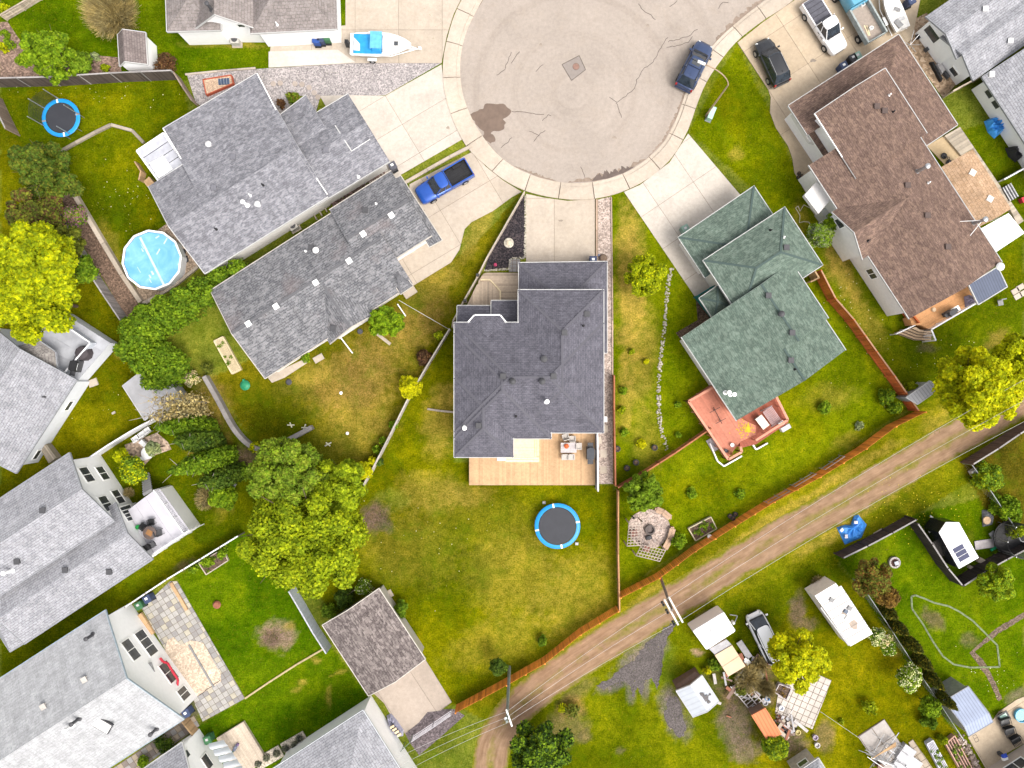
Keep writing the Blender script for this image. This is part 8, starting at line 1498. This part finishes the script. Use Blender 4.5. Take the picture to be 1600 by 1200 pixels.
for i, (x, y, r_) in enumerate(((1565, 1124, .3), (1572, 1138, .3), (1582, 1152, .5))): simple('lounger', 'black patio chair on the sandy concrete patio, ' + ['upper', 'middle', 'lower with slatted back'][i], 'chair', x, y, [('seat', lambda b: b.box((0, 0, .35), (.95, .7, .08)), BLK), ('backrest', lambda b: b.box((-.1, .42, .4), (.95, .12, .5), 0), BLK), ('armrest', lambda b: b.tube((-.5, -.35, .6), (-.5, .35, .6), .03), BLK), ('armrest', lambda b: b.tube((.5, -.35, .6), (.5, .35, .6), .03), BLK)] + [('slat', (lambda k: lambda b: b.box((-.4 + .13 * k, -.42, .4), (.05, .5, .04)))(k), BLK) for k in range(7)], None, r_, group='black patio chairs')
simple('fire_table', 'black frame table with a mint glass square on the sandy patio', 'table', 1563, 1117, [('frame', lambda b: b.box((0, 0, .45), (1.1, .95, .06)), BLK), ('glass_top', lambda b: b.box((0, 0, .51), (.7, .6, .02)), plain('mint_glass', (.4, .6, .5), .1)), ('leg', lambda b: b.box((0, 0, 0), (.5, .4, .45)), BLK)], None, R(30))
simple('paddling_pool', 'round teal paddling pool at the right edge, bottom', 'paddling pool', 1593, 1116, [('wall', lambda b: b.lathe((0, 0, 0), [(.62, 0), (.66, .35), (.6, .36), (.57, .2)], 24), plain('sky_blue_plastic', (.12, .45, .68), .4)), ('water', lambda b: b.lathe((0, 0, .22), [(.58, 0), (.58, .02)], 24), plain('teal_water', (.02, .22, .27), .05))], None); simple('boot_scraper', 'small wire frame on the sandy patio', 'wire frame', 1524, 1153, [('frame', lambda b: b.path([(-.35, -.15, .05), (.35, -.2, .05), (.38, .15, .05), (-.3, .2, .05), (-.35, -.15, .05)], .02, 4), BLK), ('bar', lambda b: b.tube((0, -.18, .05), (0, .18, .05), .015), BLK)], None, R(-60))
simple('sandwich_sign', 'blue and white playhouse tray at the dark gutter corner', 'tray', 1560, 1177, [('tray', lambda b: b.box((0, 0, .8), (.6, .35, .2), 0, top=.8), WHITE), ('roof', lambda b: b.box((0, .3, .9), (.55, .3, .25), 0, top=.6), plain('royal_blue', (.03, .08, .5))), ('stand', lambda b: b.box((0, .1, 0), (.3, .3, .8)), DGREY)], None, R(20))
simple('fire_ring', 'pale stone fire ring with a metal sheet on the dark fenced lawn', 'fire ring', 1396, 878, [('ring_stone', (lambda k: lambda b: b.box((math.cos(k * .5236) * .46, math.sin(k * .5236) * .46, 0), (.26, .16, .3), k * .5236 + 1.571))(k), plain('pale_ring', (.42, .38, .35), .8)) for k in range(12)] + [('ash', lambda b: b.lathe((0, 0, .04), [(.38, 0), (.38, .05)], 14), plain('burnt', (.10, .05, .04), .9)), ('metal_sheet', lambda b: b.box((.15, -.05, .3), (.4, .36, .02), .3), plain('grey_blue_sheet', (.35, .38, .42), .4))], None)
tarp('grey stone pile with a sandy middle left of the white-topped fence', [(1534, 797), (1548, 796), (1552, 808), (1550, 820), (1535, 823), (1534, 808)], plain('stone_pile_grey', (.16, .165, .18), .8), .3, 12, 'stone pile', 'stone_pile'); mb = MB(); mb.lathe(W(1542, 813, .3), [(.4, 0), (.36, .06)], 12); tag(part('sand_heap', mb, plain('peach_sand', (.6, .42, .26), .9)), 'round sandy heap on the grey stone pile', 'sand heap')
simple('step_board', 'pale lilac board lying right of the V-nosed trailer', 'board', 1537, 850, [('board', lambda b: b.box((0, 0, .05), (1.85, .85, .06)), plain('lilac_board', (.48, .44, .44), .7)), ('batten', lambda b: b.box((0, 0, 0), (.1, .8, .05)), MGREY)], None, R(8)); simple('step_board', 'grey folded board above the pale lilac board', 'board', 1551, 838, [('board', lambda b: b.box((0, 0, .2), (1.1, .55, .05)), plain('grey_board', (.38, .38, .38), .7)), ('batten', lambda b: b.box((0, 0, 0), (.1, .5, .2)), MGREY)], None, R(-55))
mb = MB(); mb.tube(W(1548, 860, .12), W(1568, 848, .12), .13, 8); tag(part('rolled_mat', mb, plain('green_roll', (.01, .30, .13), .6)), 'rolled green mat in front of the black trampoline net', 'rolled mat')
t = thing('trampoline', 'trampoline seen edge-on as a black netted drum at the right edge', 'trampoline', W(1572, 838)); o = W(1572, 838); mb = MB(); mb.lathe(o, [(1.5, .6), (1.5, .65), (.01, .66)], 28); part('jumping_mat', mb, BLK, t); mb = MB(); mb.lathe(o, [(1.5, .62), (1.68, .66), (1.68, .6)], 28); part('safety_pad', mb, BLK, t)
mb = MB()
for a in np.linspace(0, 6.283, 90): mb.tube(o + Vector((math.cos(a) * 1.6, math.sin(a) * 1.6, .6)), o + Vector((math.cos(a) * 1.6, math.sin(a) * 1.6, 2.4)), .02, 3)
for z in np.linspace(.8, 2.4, 12): mb.path([o + Vector((math.cos(a) * 1.6, math.sin(a) * 1.6, z)) for a in np.linspace(0, 6.283, 24)], .02, 3)
part('safety_net', mb, BLK, t, kind='stuff')
for i in range(6): a = i * 1.047; mb = MB(); mb.tube(o + Vector((math.cos(a) * 1.62, math.sin(a) * 1.62, 0)), o + Vector((math.cos(a) * 1.62, math.sin(a) * 1.62, 2.5)), .035); part('net_pole', mb, STEEL, t)
for i, (x, y, s_) in enumerate(((1532, 876, .8), (1515, 886, .5))): mb = MB(); mb.box(W(x, y), (s_, s_ * .7, .3), R(-30), top=.9); tag(part('crate', mb, [TIM, CREAM][i]), ['tan crate at the lower corner of the V-nosed trailer', 'small cream block behind the V-nosed trailer'][i], 'crate')
simple('planter_box', 'white box against the corner of the right-hand chain link fence', 'box', 1520, 737, [('body', lambda b: b.box((0, 0, 0), (.8, .6, .55)), plain('white_pinkish', (.66, .6, .57))), ('lid', lambda b: b.box((0, 0, .55), (.85, .65, .05)), WHITE)], None, R(30))
# green house mulch, terrace stools etc.
simple('turtle_sandbox', 'green turtle shaped sandbox on the shady lawn', 'sandbox', 384, 602, [('shell', lambda b: b.lathe((0, 0, 0), [(.42, 0), (.5, .18), (.4, .3), (.15, .38)], 14), plain('toy_green', (.03, .28, .13), .4)), ('head', lambda b: b.box((0, .52, .05), (.24, .22, .2), 0, top=.7), plain('toy_green', (.03, .28, .13)))], None, .3)
for i, (x, y, s_, m, lb) in enumerate(((533, 614, .16, WHITE, 'white ball on the shady lawn'), (543, 677, .16, WHITE, 'white toy block on the shady lawn'), (107, 1172, .1, WHITE, ''), (452, 597, .3, DGREY, 'round dark pot lid below the weathered roof'), (563, 518, .28, DGREY, 'round dark pot beside the round bright green tree'), (340, 944, .4, plain('rust_brown', (.3, .11, .06)), 'rusty brown fire bowl on the lush lawn'), (1446, 484, .2, WHITE, ''), (1458, 484, .22, plain('tan_pot', (.6, .45, .3)), 'pale stool on the orange deck'), (1381, 453, .3, WHITE, 'white barrel at the foot of the white gable wall'), (1561, 417, .38, WHITE, 'white satellite dish at the corner of the brown roof'))):
 if not lb or i in (2, 6): continue
 mb = MB(); z = {7: 1.2}.get(i, 0) if i != 9 else 4.2; mb.lathe(W(x, y, z), [(s_ * .8, 0), (s_, s_ * .5), (s_ * .7, s_ * .9)], 16); tag(part(['ball', 'toy_block', '', 'pot', 'pot', 'fire_bowl', '', 'stool', 'barrel', 'satellite_dish'][i], mb, m, smooth=40), lb, ['ball', 'toy', '', 'pot', 'pot', 'fire bowl', '', 'stool', 'barrel', 'satellite dish'][i])
for i, (x, y, r_) in enumerate(((513, 694, .5), (455, 664, 0), (476, 668, 1.2))): simple('lawn_toy', 'pale small toy frame on the shady lawn, ' + ['right', 'left', 'middle by the grey wall'][i], 'toy', x, y, [('bar', lambda b: b.tube((-.35, 0, .1), (.35, 0, .1), .07), plain('pale_yellow', (.7, .68, .5))), ('crossbar', lambda b: b.tube((.1, -.25, .1), (-.1, .25, .1), .06), plain('pale_yellow', (.7, .68, .5)))], None, r_, group='pale toys on the shady lawn')
for i, (x, y, lb) in enumerate(((371, 67, 'white air conditioner at the top left white gable'), (461, 355, 'grey air conditioner between the two grey roofs'))):
 simple('air_conditioner', lb, 'air conditioner', x, y, [('case', lambda b: b.box((0, 0, .08), (.8, .8, .7)), plain('ac_beige', (.5, .48, .44), .5)), ('fan_grille', lambda b: b.lathe((0, 0, .78), [(.3, 0), (.3, .03), (.1, .05)], 18), DGREY), ('pad', lambda b: b.box((0, 0, 0), (1.0, 1.0, .08)), CREAM)], None, R(30) if i else 0)
for i, (x, y) in enumerate(((492, 340), (500, 334), (508, 328))): mb = MB(); mb.bar(W(x - 3, y - 8), W(x + 4, y + 4), .12, .25); tag(part('timber_divider', mb, TIM), 'timber divider in the bed between the two grey roofs, ' + ['left', 'middle', 'right'][i], 'timber', 'timber dividers between the grey roofs')
pebbles('rock_border', 'brown rock strip between the two upper grey roofs', [(512, 322), (540, 305), (570, 287), (600, 268)], 4, 240, .15, gritty('brown_rock', (.16, .11, .09), size=.2, c2=(.3, .2, .18)), 0, 9)
simple('bicycle', 'small bicycle lying at the right rim of the round pool', 'bicycle', 289, 400, [('wheel', lambda b: b.lathe((0, .42, .06), [(.26, 0), (.29, .03), (.26, .06), (.24, .03)], 18), BLK), ('wheel', lambda b: b.lathe((0, -.42, .06), [(.26, 0), (.29, .03), (.26, .06), (.24, .03)], 18), BLK), ('frame', lambda b: b.path([(0, .42, .1), (.12, .1, .12), (.1, -.2, .12), (0, -.42, .1), (.12, .1, .12)], .025, 5), STEEL), ('handlebar', lambda b: b.tube((-.15, .3, .15), (.25, .25, .15), .02), BLK), ('saddle', lambda b: b.box((.2, -.15, .14), (.2, .12, .06)), BLK)], None, .3)
# white ladder frames, yard clutter by the plywood roof
LAD = plain('grey_white_wood', (.50, .46, .44), .8)
for i, (a, b, w) in enumerate((((1146, 1068), (1176, 1104), .8), ((1155, 1062), (1188, 1100), .6))):
 t = thing('ladder', ['weathered ladder lying left of the brush pile', 'weathered ladder lying on the brush pile'][i], 'ladder', W(*a)); p, q = W(a[0], a[1], .4 + .15 * i), W(b[0], b[1], .3 + .15 * i); u = (q - p); n = Vector((-u.y, u.x, 0)).normalized() * w / 2
 for s_ in (-1, 1): mb = MB(); mb.bar(p + n * s_, q + n * s_, .09, .09); part('side_rail', mb, LAD, t)
 for k in range(8): f = (k + .5) / 8; mb = MB(); mb.bar(p + u * f - n, p + u * f + n, .07, .05); part('rung', mb, LAD, t)
for i, (x, y, dx, dy, r_, m, lb) in enumerate(((1163, 1015, .6, 1.9, 34, plain('grey_ply', (.42, .41, .42)), 'tall grey board leaning by the plywood roofed shed'), (1167, 1033, .5, .7, 40, WHITE, 'white scrap sheet below the tall grey board'), (1158, 1027, .45, .8, 20, plain('rust_brown', (.3, .11, .06)), 'red-brown scrap board by the plywood roof'), (1200, 1082, .25, 1.6, -20, LAD, 'loose grey plank by the brick planter'))): mb = MB(); mb.box(W(x, y, .3), (dx, dy, .05), R(r_)); tag(part('board', mb, m), lb, 'board')
for i, (x, y, c, lb) in enumerate(((1197, 1089, (.05, .2, .42), 'blue bucket in the clutter above the orange roof'), (1194, 1096, (.4, .4, .42), 'grey round barbecue in the clutter above the orange roof'), (1223, 1139, (.03, .03, .03), 'black pot below the paver patio'), (1245, 1142, (.6, .5, .2), 'yellow tub beside the black pot'), (1275, 1162, (.55, .52, .5), 'pale round pot by the leafy shrub'), (1272, 1150, (.4, .33, .42), 'lilac pot by the leafy shrub'), (1219, 1104, (.7, .72, .78), 'white bucket at the left of the paver patio'))): mb = MB(); mb.lathe(W(x, y), [(.2, 0), (.27, .35), (.2, .37), (.17, .2)], 14); tag(part('bucket' if 'bucket' in lb else 'pot', mb, plain('pot_%d' % i, c, .5)), lb, 'bucket' if 'bucket' in lb else 'pot')
def scaffold():
 t = thing('metal_frame_pile', 'pile of grey tubular frames and tan poles on the big stained slabs', 'frame pile', W(1390, 1180)); r = random.Random(4)
 for k in range(26): x, y = r.uniform(1362, 1408), r.uniform(1158, 1198); a = R(r.choice([-35, 55, -20, 60, -38])); d = Vector((math.cos(a), math.sin(a), 0)) * r.uniform(.6, 1.6); mb = MB(); p = W(x, y, .3 + r.random() * .5); mb.tube(p - d, p + d, .035, 5); part('tube', mb, MGREY if k % 3 else STEEL, t)
 for k in range(4): p, q = W(1362 + k * 3, 1186 - k * 2, .9), W(1400, 1160 + k * 2, .9); mb = MB(); mb.tube(p, q, .045, 5); part('tan_pole', mb, boards('orange_tan_boards', (.5, .33, .18)), t)
 mb = MB(); mb.lathe(W(1370, 1192, 0), [(.3, 0), (.3, .7), (.26, .72)], 14); tag(part('barrel', mb, plain('brown_barrel', (.14, .07, .04), .5)), 'dark brown barrel beside the pile of tubular frames', 'barrel')
 for i, (x, y, dx, dy) in enumerate(((1412, 1175, 1.3, 1.6), (1425, 1192, 1.2, 1.2), (1405, 1195, 1.5, 1.0))): mb = MB(); mb.box(W(x, y), (dx, dy, .5 - .1 * i), R(-35)); tag(part('pallet', mb, plain('grey_white', (.48, .48, .5), .6)), 'pale grey crate stack right of the tubular frames, ' + ['upper', 'right', 'lower'][i], 'crate', 'pale grey crates')
scaffold()
# side yard junk at upper right
sheet('side_yard', [(1400, 45), (1448, 20), (1470, 60), (1497, 128), (1474, 154), (1404, 56)], .02, gritty('side_yard_soil', (.40, .28, .18), size=.2, c2=(.5, .38, .27)), 'tan soil side yard between the brown garage and the pale roofed house')
for i, (x, y, dx, dy, r_, m, lb) in enumerate(((1461, 113, .28, 2.2, -62 + 90, BLK, 'long black beam in the tan side yard'), (1468, 108, .5, 1.1, 30, plain('grey_bag', (.55, .53, .52)), 'grey bag beside the long black beam'), (1466, 90, .18, 1.9, 30, boards('orange_tan_boards', (.5, .33, .18)), 'orange timber leaning at the white wall of the tan side yard'), (1456, 74, .5, .6, 20, plain('orange_tarp', (.55, .28, .08)), 'orange box in the tan side yard'), (1435, 58, .6, .45, 20, BLK, 'black tub in the tan side yard'), (1447, 78, .5, .4, 40, DGREY, 'dark box in the tan side yard'), (1441, 62, .4, .3, 10, WHITE, 'white sack in the tan side yard'), (1476, 118, .3, .9, 40, DGREY, 'dark pipe bundle near the white wall'))): mb = MB(); mb.box(W(x, y), (dx, dy, .35), R(r_), top=.85); tag(part(lb.split(' in ')[0].split(' beside')[0].split(' near')[0].split(' leaning')[0].replace(' ', '_'), mb, m), lb, lb.split()[1] if len(lb.split()) > 1 else 'box')
t = thing('antenna', 'thin metal aerial tangle at the top corner of the brown garage roof', 'antenna', W(1424, 72))
for k in range(7): a = k * .9; p = W(1422, 70, 2.0); mb = MB(); mb.tube(p, p + Vector((math.cos(a) * .9, math.sin(a) * .9, .5 * (k % 3))), .02, 4); part('rod', mb, STEEL, t)
mb = MB(); mb.tube(W(1422, 70), W(1422, 70, 2.0), .03); part('mast', mb, STEEL, t)
for i in range(3): x, y = ((1247, 272), (1251, 276), (1246, 278))[i]; simple('flower_pot', 'small black pot at the left porch of the brown house, ' + ['upper', 'right', 'lower'][i], 'pot', x, y, [('pot', lambda b: b.lathe((0, 0, 0), [(.13, 0), (.18, .28), (.14, .3), (.12, .2)], 12), BLK), ('soil', lambda b: b.lathe((0, 0, .2), [(.13, 0), (.13, .03)], 10), SOIL)], None, group='black pots by the porch')
mb = MB(); mb.box(W(1269, 283), (1.0, .3, .5), R(30)); tag(part('bench', mb, BLK), 'black box bench on the left porch of the brown house', 'bench')
simple('bicycles', 'dark tangle of cable and a bike frame in the sandy courtyard', 'bicycle', 1477, 249, [('wheel', lambda b: b.lathe((-.2, .3, .1), [(.28, 0), (.31, .03), (.28, .06), (.26, .03)], 16), BLK), ('wheel', lambda b: b.lathe((.3, -.35, .1), [(.28, 0), (.31, .03), (.28, .06), (.26, .03)], 16), BLK), ('frame', lambda b: b.path([(-.2, .3, .2), (0, .1, .3), (.3, -.35, .2), (.2, .1, .3), (-.2, .3, .2)], .03, 5), DGREY)], None)
simple('sofa', 'grey striped garden seat at the right edge below the patio cover', 'seat', 1574, 302, [('slat', (lambda k: lambda b: b.box(((k - 3) * .14, 0, .4), (.1, 1.5, .05)))(k), [LGREY, DGREY][k % 2]) for k in range(7)] + [('frame', lambda b: b.box((0, 0, 0), (1.0, 1.4, .38)), DGREY)], None, R(30)); simple('cooler', 'red cooler at the right edge beside the grey striped seat', 'cooler', 1597, 313, [('body', lambda b: b.box((0, 0, 0), (.7, .5, .45)), plain('cooler_red', (.6, .04, .06))), ('lid', lambda b: b.box((0, 0, .45), (.72, .52, .05)), plain('cooler_red', (.6, .04, .06)))], None, .4)
simple('patio_chair', 'grey patio chair on the lawn right of the brown house', 'chair', 1559, 474, [('seat', lambda b: b.box((0, 0, .35), (.5, .5, .06)), MGREY), ('backrest', lambda b: b.box((0, .3, .35), (.5, .1, .6)), MGREY), ('leg', lambda b: b.tube((-.2, -.2, 0), (-.2, -.2, .35), .03), MGREY), ('leg', lambda b: b.tube((.2, -.2, 0), (.2, -.2, .35), .03), MGREY)], None, .2)
simple('patio_table', 'white topped low table on the orange deck', 'table', 1487, 485, [('tabletop', lambda b: b.box((0, 0, .6), (.8, .55, .05)), WHITE), ('leg', lambda b: b.box((0, 0, 0), (.4, .3, .6)), DGREY)], None, R(30), 1.2)
# front bed objects
for i, (x, y, r_, m, lb, nm) in enumerate(((795, 380, .48, WST, 'round white stone ring planter in the black mulch', 'planter'), (774, 414, .16, plain('magenta_flower', (.42, .05, .12), .7), 'magenta flower cushion in the black mulch', 'flower'))): mb = MB(); mb.lathe(W(x, y, .05), [(r_, 0), (r_, .2), (r_ * .7, .25)], 20); tag(part(nm, mb, m, smooth=50), lb, nm)
mb = MB(); mb.lathe(W(795, 380, .25), [(.28, 0), (.22, .15), (.05, .2)], 14); tag(part('stone_bowl', mb, plain('sand_bowl', (.6, .52, .38), .8)), 'sandy round top of the stone ring planter', 'bowl')
slabs('paver_pad', [(795, 405), (813, 405), (813, 425), (795, 425)], (795, 407), 0, 6, 6, concrete('paver_grey', (.36,) * 3), 'small grey paver square between mulch bed and garage', piece='paver', gap=.8, z=.08)
simple('boulder', 'brown shrub-like boulder on the pink gravel by the driveway', 'boulder', 942, 404, [('stone', lambda b: b.lathe((0, 0, 0), [(.35, 0), (.42, .2), (.3, .42), (.1, .5)], 9), plain('brown_boulder', (.2, .14, .1), .9)), ('chip', lambda b: b.lathe((-.4, .3, 0), [(.15, 0), (.12, .15), (.04, .2)], 7), plain('blue_slate', (.15, .17, .25), .8))], None)
simple('meter_box', 'white wall box at the right eave of the centre house', 'meter box', 943, 654, [('box', lambda b: b.box((0, 0, .8), (.3, .5, .7)), WHITE), ('pipe', lambda b: b.tube((.05, 0, 0), (.05, 0, .8), .04), BLK)], None)
mb = MB(); mb.box(W(784, 717, .9), (.9, .35, .12)); tag(part('door_mat', mb, plain('white_resin', (.78,) * 3)), 'white ledge under the lower eave of the centre house', 'ledge')
# awning of barrel segments at the bottom
t = thing('awning', 'pale quilted row of curved awning segments beside the tan patio deck', 'awning', W(345, 1185))
for k in range(5):
 a, b = W(326 + 7.5 * k, 1162 + 10 * k, 2.6), W(338 + 7 * k, 1157 + 10 * k, 2.2); u = (W(326 + 7.5 * (k + 1), 1162 + 10 * (k + 1), 2.6) - a) * .94; mb = MB(); n = 6; V = []
 for i in range(n + 1): f = i / n; z = Vector((0, 0, .28 * math.sin(math.pi * f))); V += [a + u * f + z, b + u * f + z + Vector((.25, -.1, -.1)), b + u * f + z * .3 + Vector((.5, -.2, -.5))]
 F = [(i * 3 + j, (i + 1) * 3 + j, (i + 1) * 3 + j + 1, i * 3 + j + 1) for i in range(n) for j in range(2)]; mb.add(V, F); part('segment', mb, plain('awning_grey', (.5, .53, .56), .5, var=.08), t, smooth=60)
simple('sprayer', 'dark blue sprayer with green handle on the tan patio deck', 'toy', 368, 1168, [('body', lambda b: b.box((0, 0, 0), (.3, .7, .25), 0, top=.7), plain('blue_grey_plastic', (.2, .22, .3))), ('handle', lambda b: b.tube((0, -.3, .1), (-.1, -1.1, .1), .07), plain('dark_green', (.02, .12, .08))), ('knob', lambda b: b.lathe((.05, .45, .05), [(.12, 0), (.14, .12), (.05, .2)], 10), plain('violet_knob', (.15, .1, .2)))], None, R(-30), .35)
bin_('dark green composter between patio and small white house', 331, 1148, 'green', .3)
for i, (p0, p1) in enumerate((((400, 1195), (440, 1172)), ((443, 1170), (478, 1150)))):
 t = thing('planting_bed', 'white gravel bed with grey lavender mounds below the lush lawn, ' + ['left half', 'right half'][i], 'planting bed', W(*p0)); a, b = W(*p0), W(*p1); n = Vector((-(b - a).y, (b - a).x, 0)).normalized() * -1.0; mb = MB(); mb.prism([a - n * .6, b - n * .6, b + n * .6, a + n * .6], 0, .15); part('gravel', mb, gritty('cream_gravel', (.6, .53, .42), size=.08), t)
 L = [((lerp(a, b, (k + .5) / 3) + Vector((random.uniform(-.2, .2), random.uniform(-.2, .2), .3)) - wloc(t)), (.35, .35, .25)) for k in range(3)]; raw('lavender', leaf_mesh('lavender', [((l[0].x, l[0].y, .3), l[1]) for l in L], 700, .1, leafm('lavender_grey', (.12, .12, .16), (.2, .2, .26), (.3, .3, .36)), i), t)
# tufts of longer grass: real blades over the lawns (nobody could count them)
def grass():
 n = 90000; r = np.random.default_rng(3); x = r.uniform(-52, 52, n); y = r.uniform(-39, 39, n); px, py = x * S + 800, 600 - y * S
 ok = np.zeros(n, bool); cols = np.zeros((n, 3))
 for P, c in LAWNS: m = inpoly(px, py, P); ok |= m
 excl = [[(p[0], p[1]) for p in smooth(OUT, 3)], [(1620, 590), (1540, 632), (1300, 775), (1000, 950), (868, 1036), (800, 1080), (750, 1130), (733, 1260), (800, 1260), (795, 1160), (870, 1085), (1010, 995), (1300, 818), (1560, 670), (1640, 640)], [(640, 286), (737, 230), (815, 300), (718, 392), (645, 448)], [(820, 300), (932, 300), (932, 430), (820, 430)], [(975, 300), (1075, 207), (1155, 302), (1100, 400), (1122, 446), (1085, 465)], [(690, 100), (722, 218), (625, 275), (500, 160), (545, 100)], [(290, 112), (700, 95), (540, 40), (420, 50), (420, 106)], [(1150, 65), (1260, -20), (1440, 40), (1260, 300), (1200, 150)], [(570, 1080), (655, 1015), (730, 1118), (650, 1185)], [(209, 940), (280, 905), (385, 1091), (317, 1128)], [(755, 425), (822, 303), (822, 425)], [(934, 310), (957, 310), (957, 758), (934, 758)], [(190, 398), (265, 347), (312, 417), (225, 475)], [(1512, 1150), (1600, 1085), (1600, 1200), (1545, 1210)], [(1212, 1060), (1299, 1063), (1269, 1139), (1210, 1114)]]
 for P in excl: ok &= ~inpoly(px, py, P)
 thick = fbm(x, y, .5, 77); ok &= thick > .42
 x, y = x[ok], y[ok]; k = len(x); a = r.uniform(0, 6.28, k); s = r.uniform(.03, .085, k); w = s * .5; lx, ly = r.normal(size=k) * s, r.normal(size=k) * s
 V = np.stack([np.stack([x - np.cos(a) * w, y - np.sin(a) * w, np.zeros(k)], 1), np.stack([x + np.cos(a) * w, y + np.sin(a) * w, np.zeros(k)], 1), np.stack([x + lx, y + ly, s * 1.2], 1)], 1).reshape(-1, 3)
 me = bpy.data.meshes.new('grass'); me.vertices.add(len(V)); me.vertices.foreach_set('co', V.ravel().astype(np.float32)); me.loops.add(3 * k); me.loops.foreach_set('vertex_index', np.arange(3 * k)); me.polygons.add(k); me.polygons.foreach_set('loop_start', np.arange(0, 3 * k, 3)); me.update(calc_edges=True)
 me.materials.append(leafm('grass_blade', (.08, .13, .01), (.15, .19, .015), (.26, .25, .04), .3)); o = raw('grass', me); o['kind'] = 'stuff'; o['label'] = 'short grass blades scattered over the lawns'
grass()
def specks(label, area, n, r_, mat, seed):
 rr = random.Random(seed); mb = MB()
 for _ in range(n // 2):
  x, y = rr.gauss(area[0], area[2]), rr.gauss(area[1], area[3]); q = W(x, y); a = rr.uniform(.5, 1.4) * r_; mb.add([q + Vector((a, 0, .05)), q + Vector((0, a, .07)), q + Vector((-a, 0, .05)), q + Vector((0, -a, .07))], [(0, 1, 2, 3)])
 o = part('wildflowers', mb, mat); o['kind'] = 'stuff'; o['label'] = label
DAN = plain('dandelion', (.62, .60, .3), .8, bump=0); BUT = plain('buttercup', (.62, .5, .02), .8, bump=0)
for i, (a, n) in enumerate((((205, 320, 22, 25), 70), ((150, 145, 70, 8), 60), ((150, 560, 40, 40), 70), ((1440, 800, 45, 30), 260), ((1420, 560, 60, 30), 60), ((640, 840, 60, 50), 60), ((1330, 480, 30, 50), 60), ((1550, 1060, 30, 20), 60))):
 specks('tiny pale and yellow flowers in the grass, patch ' + ['right of the timber wall', 'under the dark top left fence', 'below the huge left tree', 'beside the lane and the trailer', 'below the orange deck', 'in the centre lawn', 'by the brown house', 'on the far right lawn'][i], a, n, .045, BUT if i == 3 else DAN, i)
OIL = plain('oil_stain', (.30, .25, .2), .8, var=.3)
for i, (x, y, rx, ry, z) in enumerate(((1012, 40, 3, 2, .0235), (845, 70, 2, 3, .0235), (960, 215, 4, 2, .0235), (876, 345, 3, 2, .0), (1270, 95, 4, 3, .0), (660, 330, 4, 2, .0), (700, 200, 3, 2, .0))):
 z = z or .0575; o = sheet('oil_stain', blobpoly(x, y, rx, ry, 18, .4, i), z, OIL, parent=ROAD, base=z - .003)
SB_ = [LAD, boards('old_brown_boards', (.2, .13, .1)), plain('grey_ply', (.42, .41, .42)), TIM, plain('rust_brown', (.3, .11, .06))]; rq = random.Random(21)
for cl in range(2):
 mb = MB()
 for i in range(26 if cl else 44):
  x, y = (rq.gauss(1225, 12), rq.gauss(1135, 10)) if cl else (rq.gauss(1165, 20), rq.gauss(1062, 20)); mb.box(W(x, y, .05 + rq.random() * .5), (rq.uniform(.1, .35), rq.uniform(.4, 1.7), .05), R(rq.choice([-35, 50, -20, 70, 10])), i % 5)
 o = part('scrap_wood', mb, SB_); o['kind'] = 'stuff'; o['label'] = ['loose scrap boards strewn around the brush pile', 'loose scrap boards by the small pond rocks'][cl]
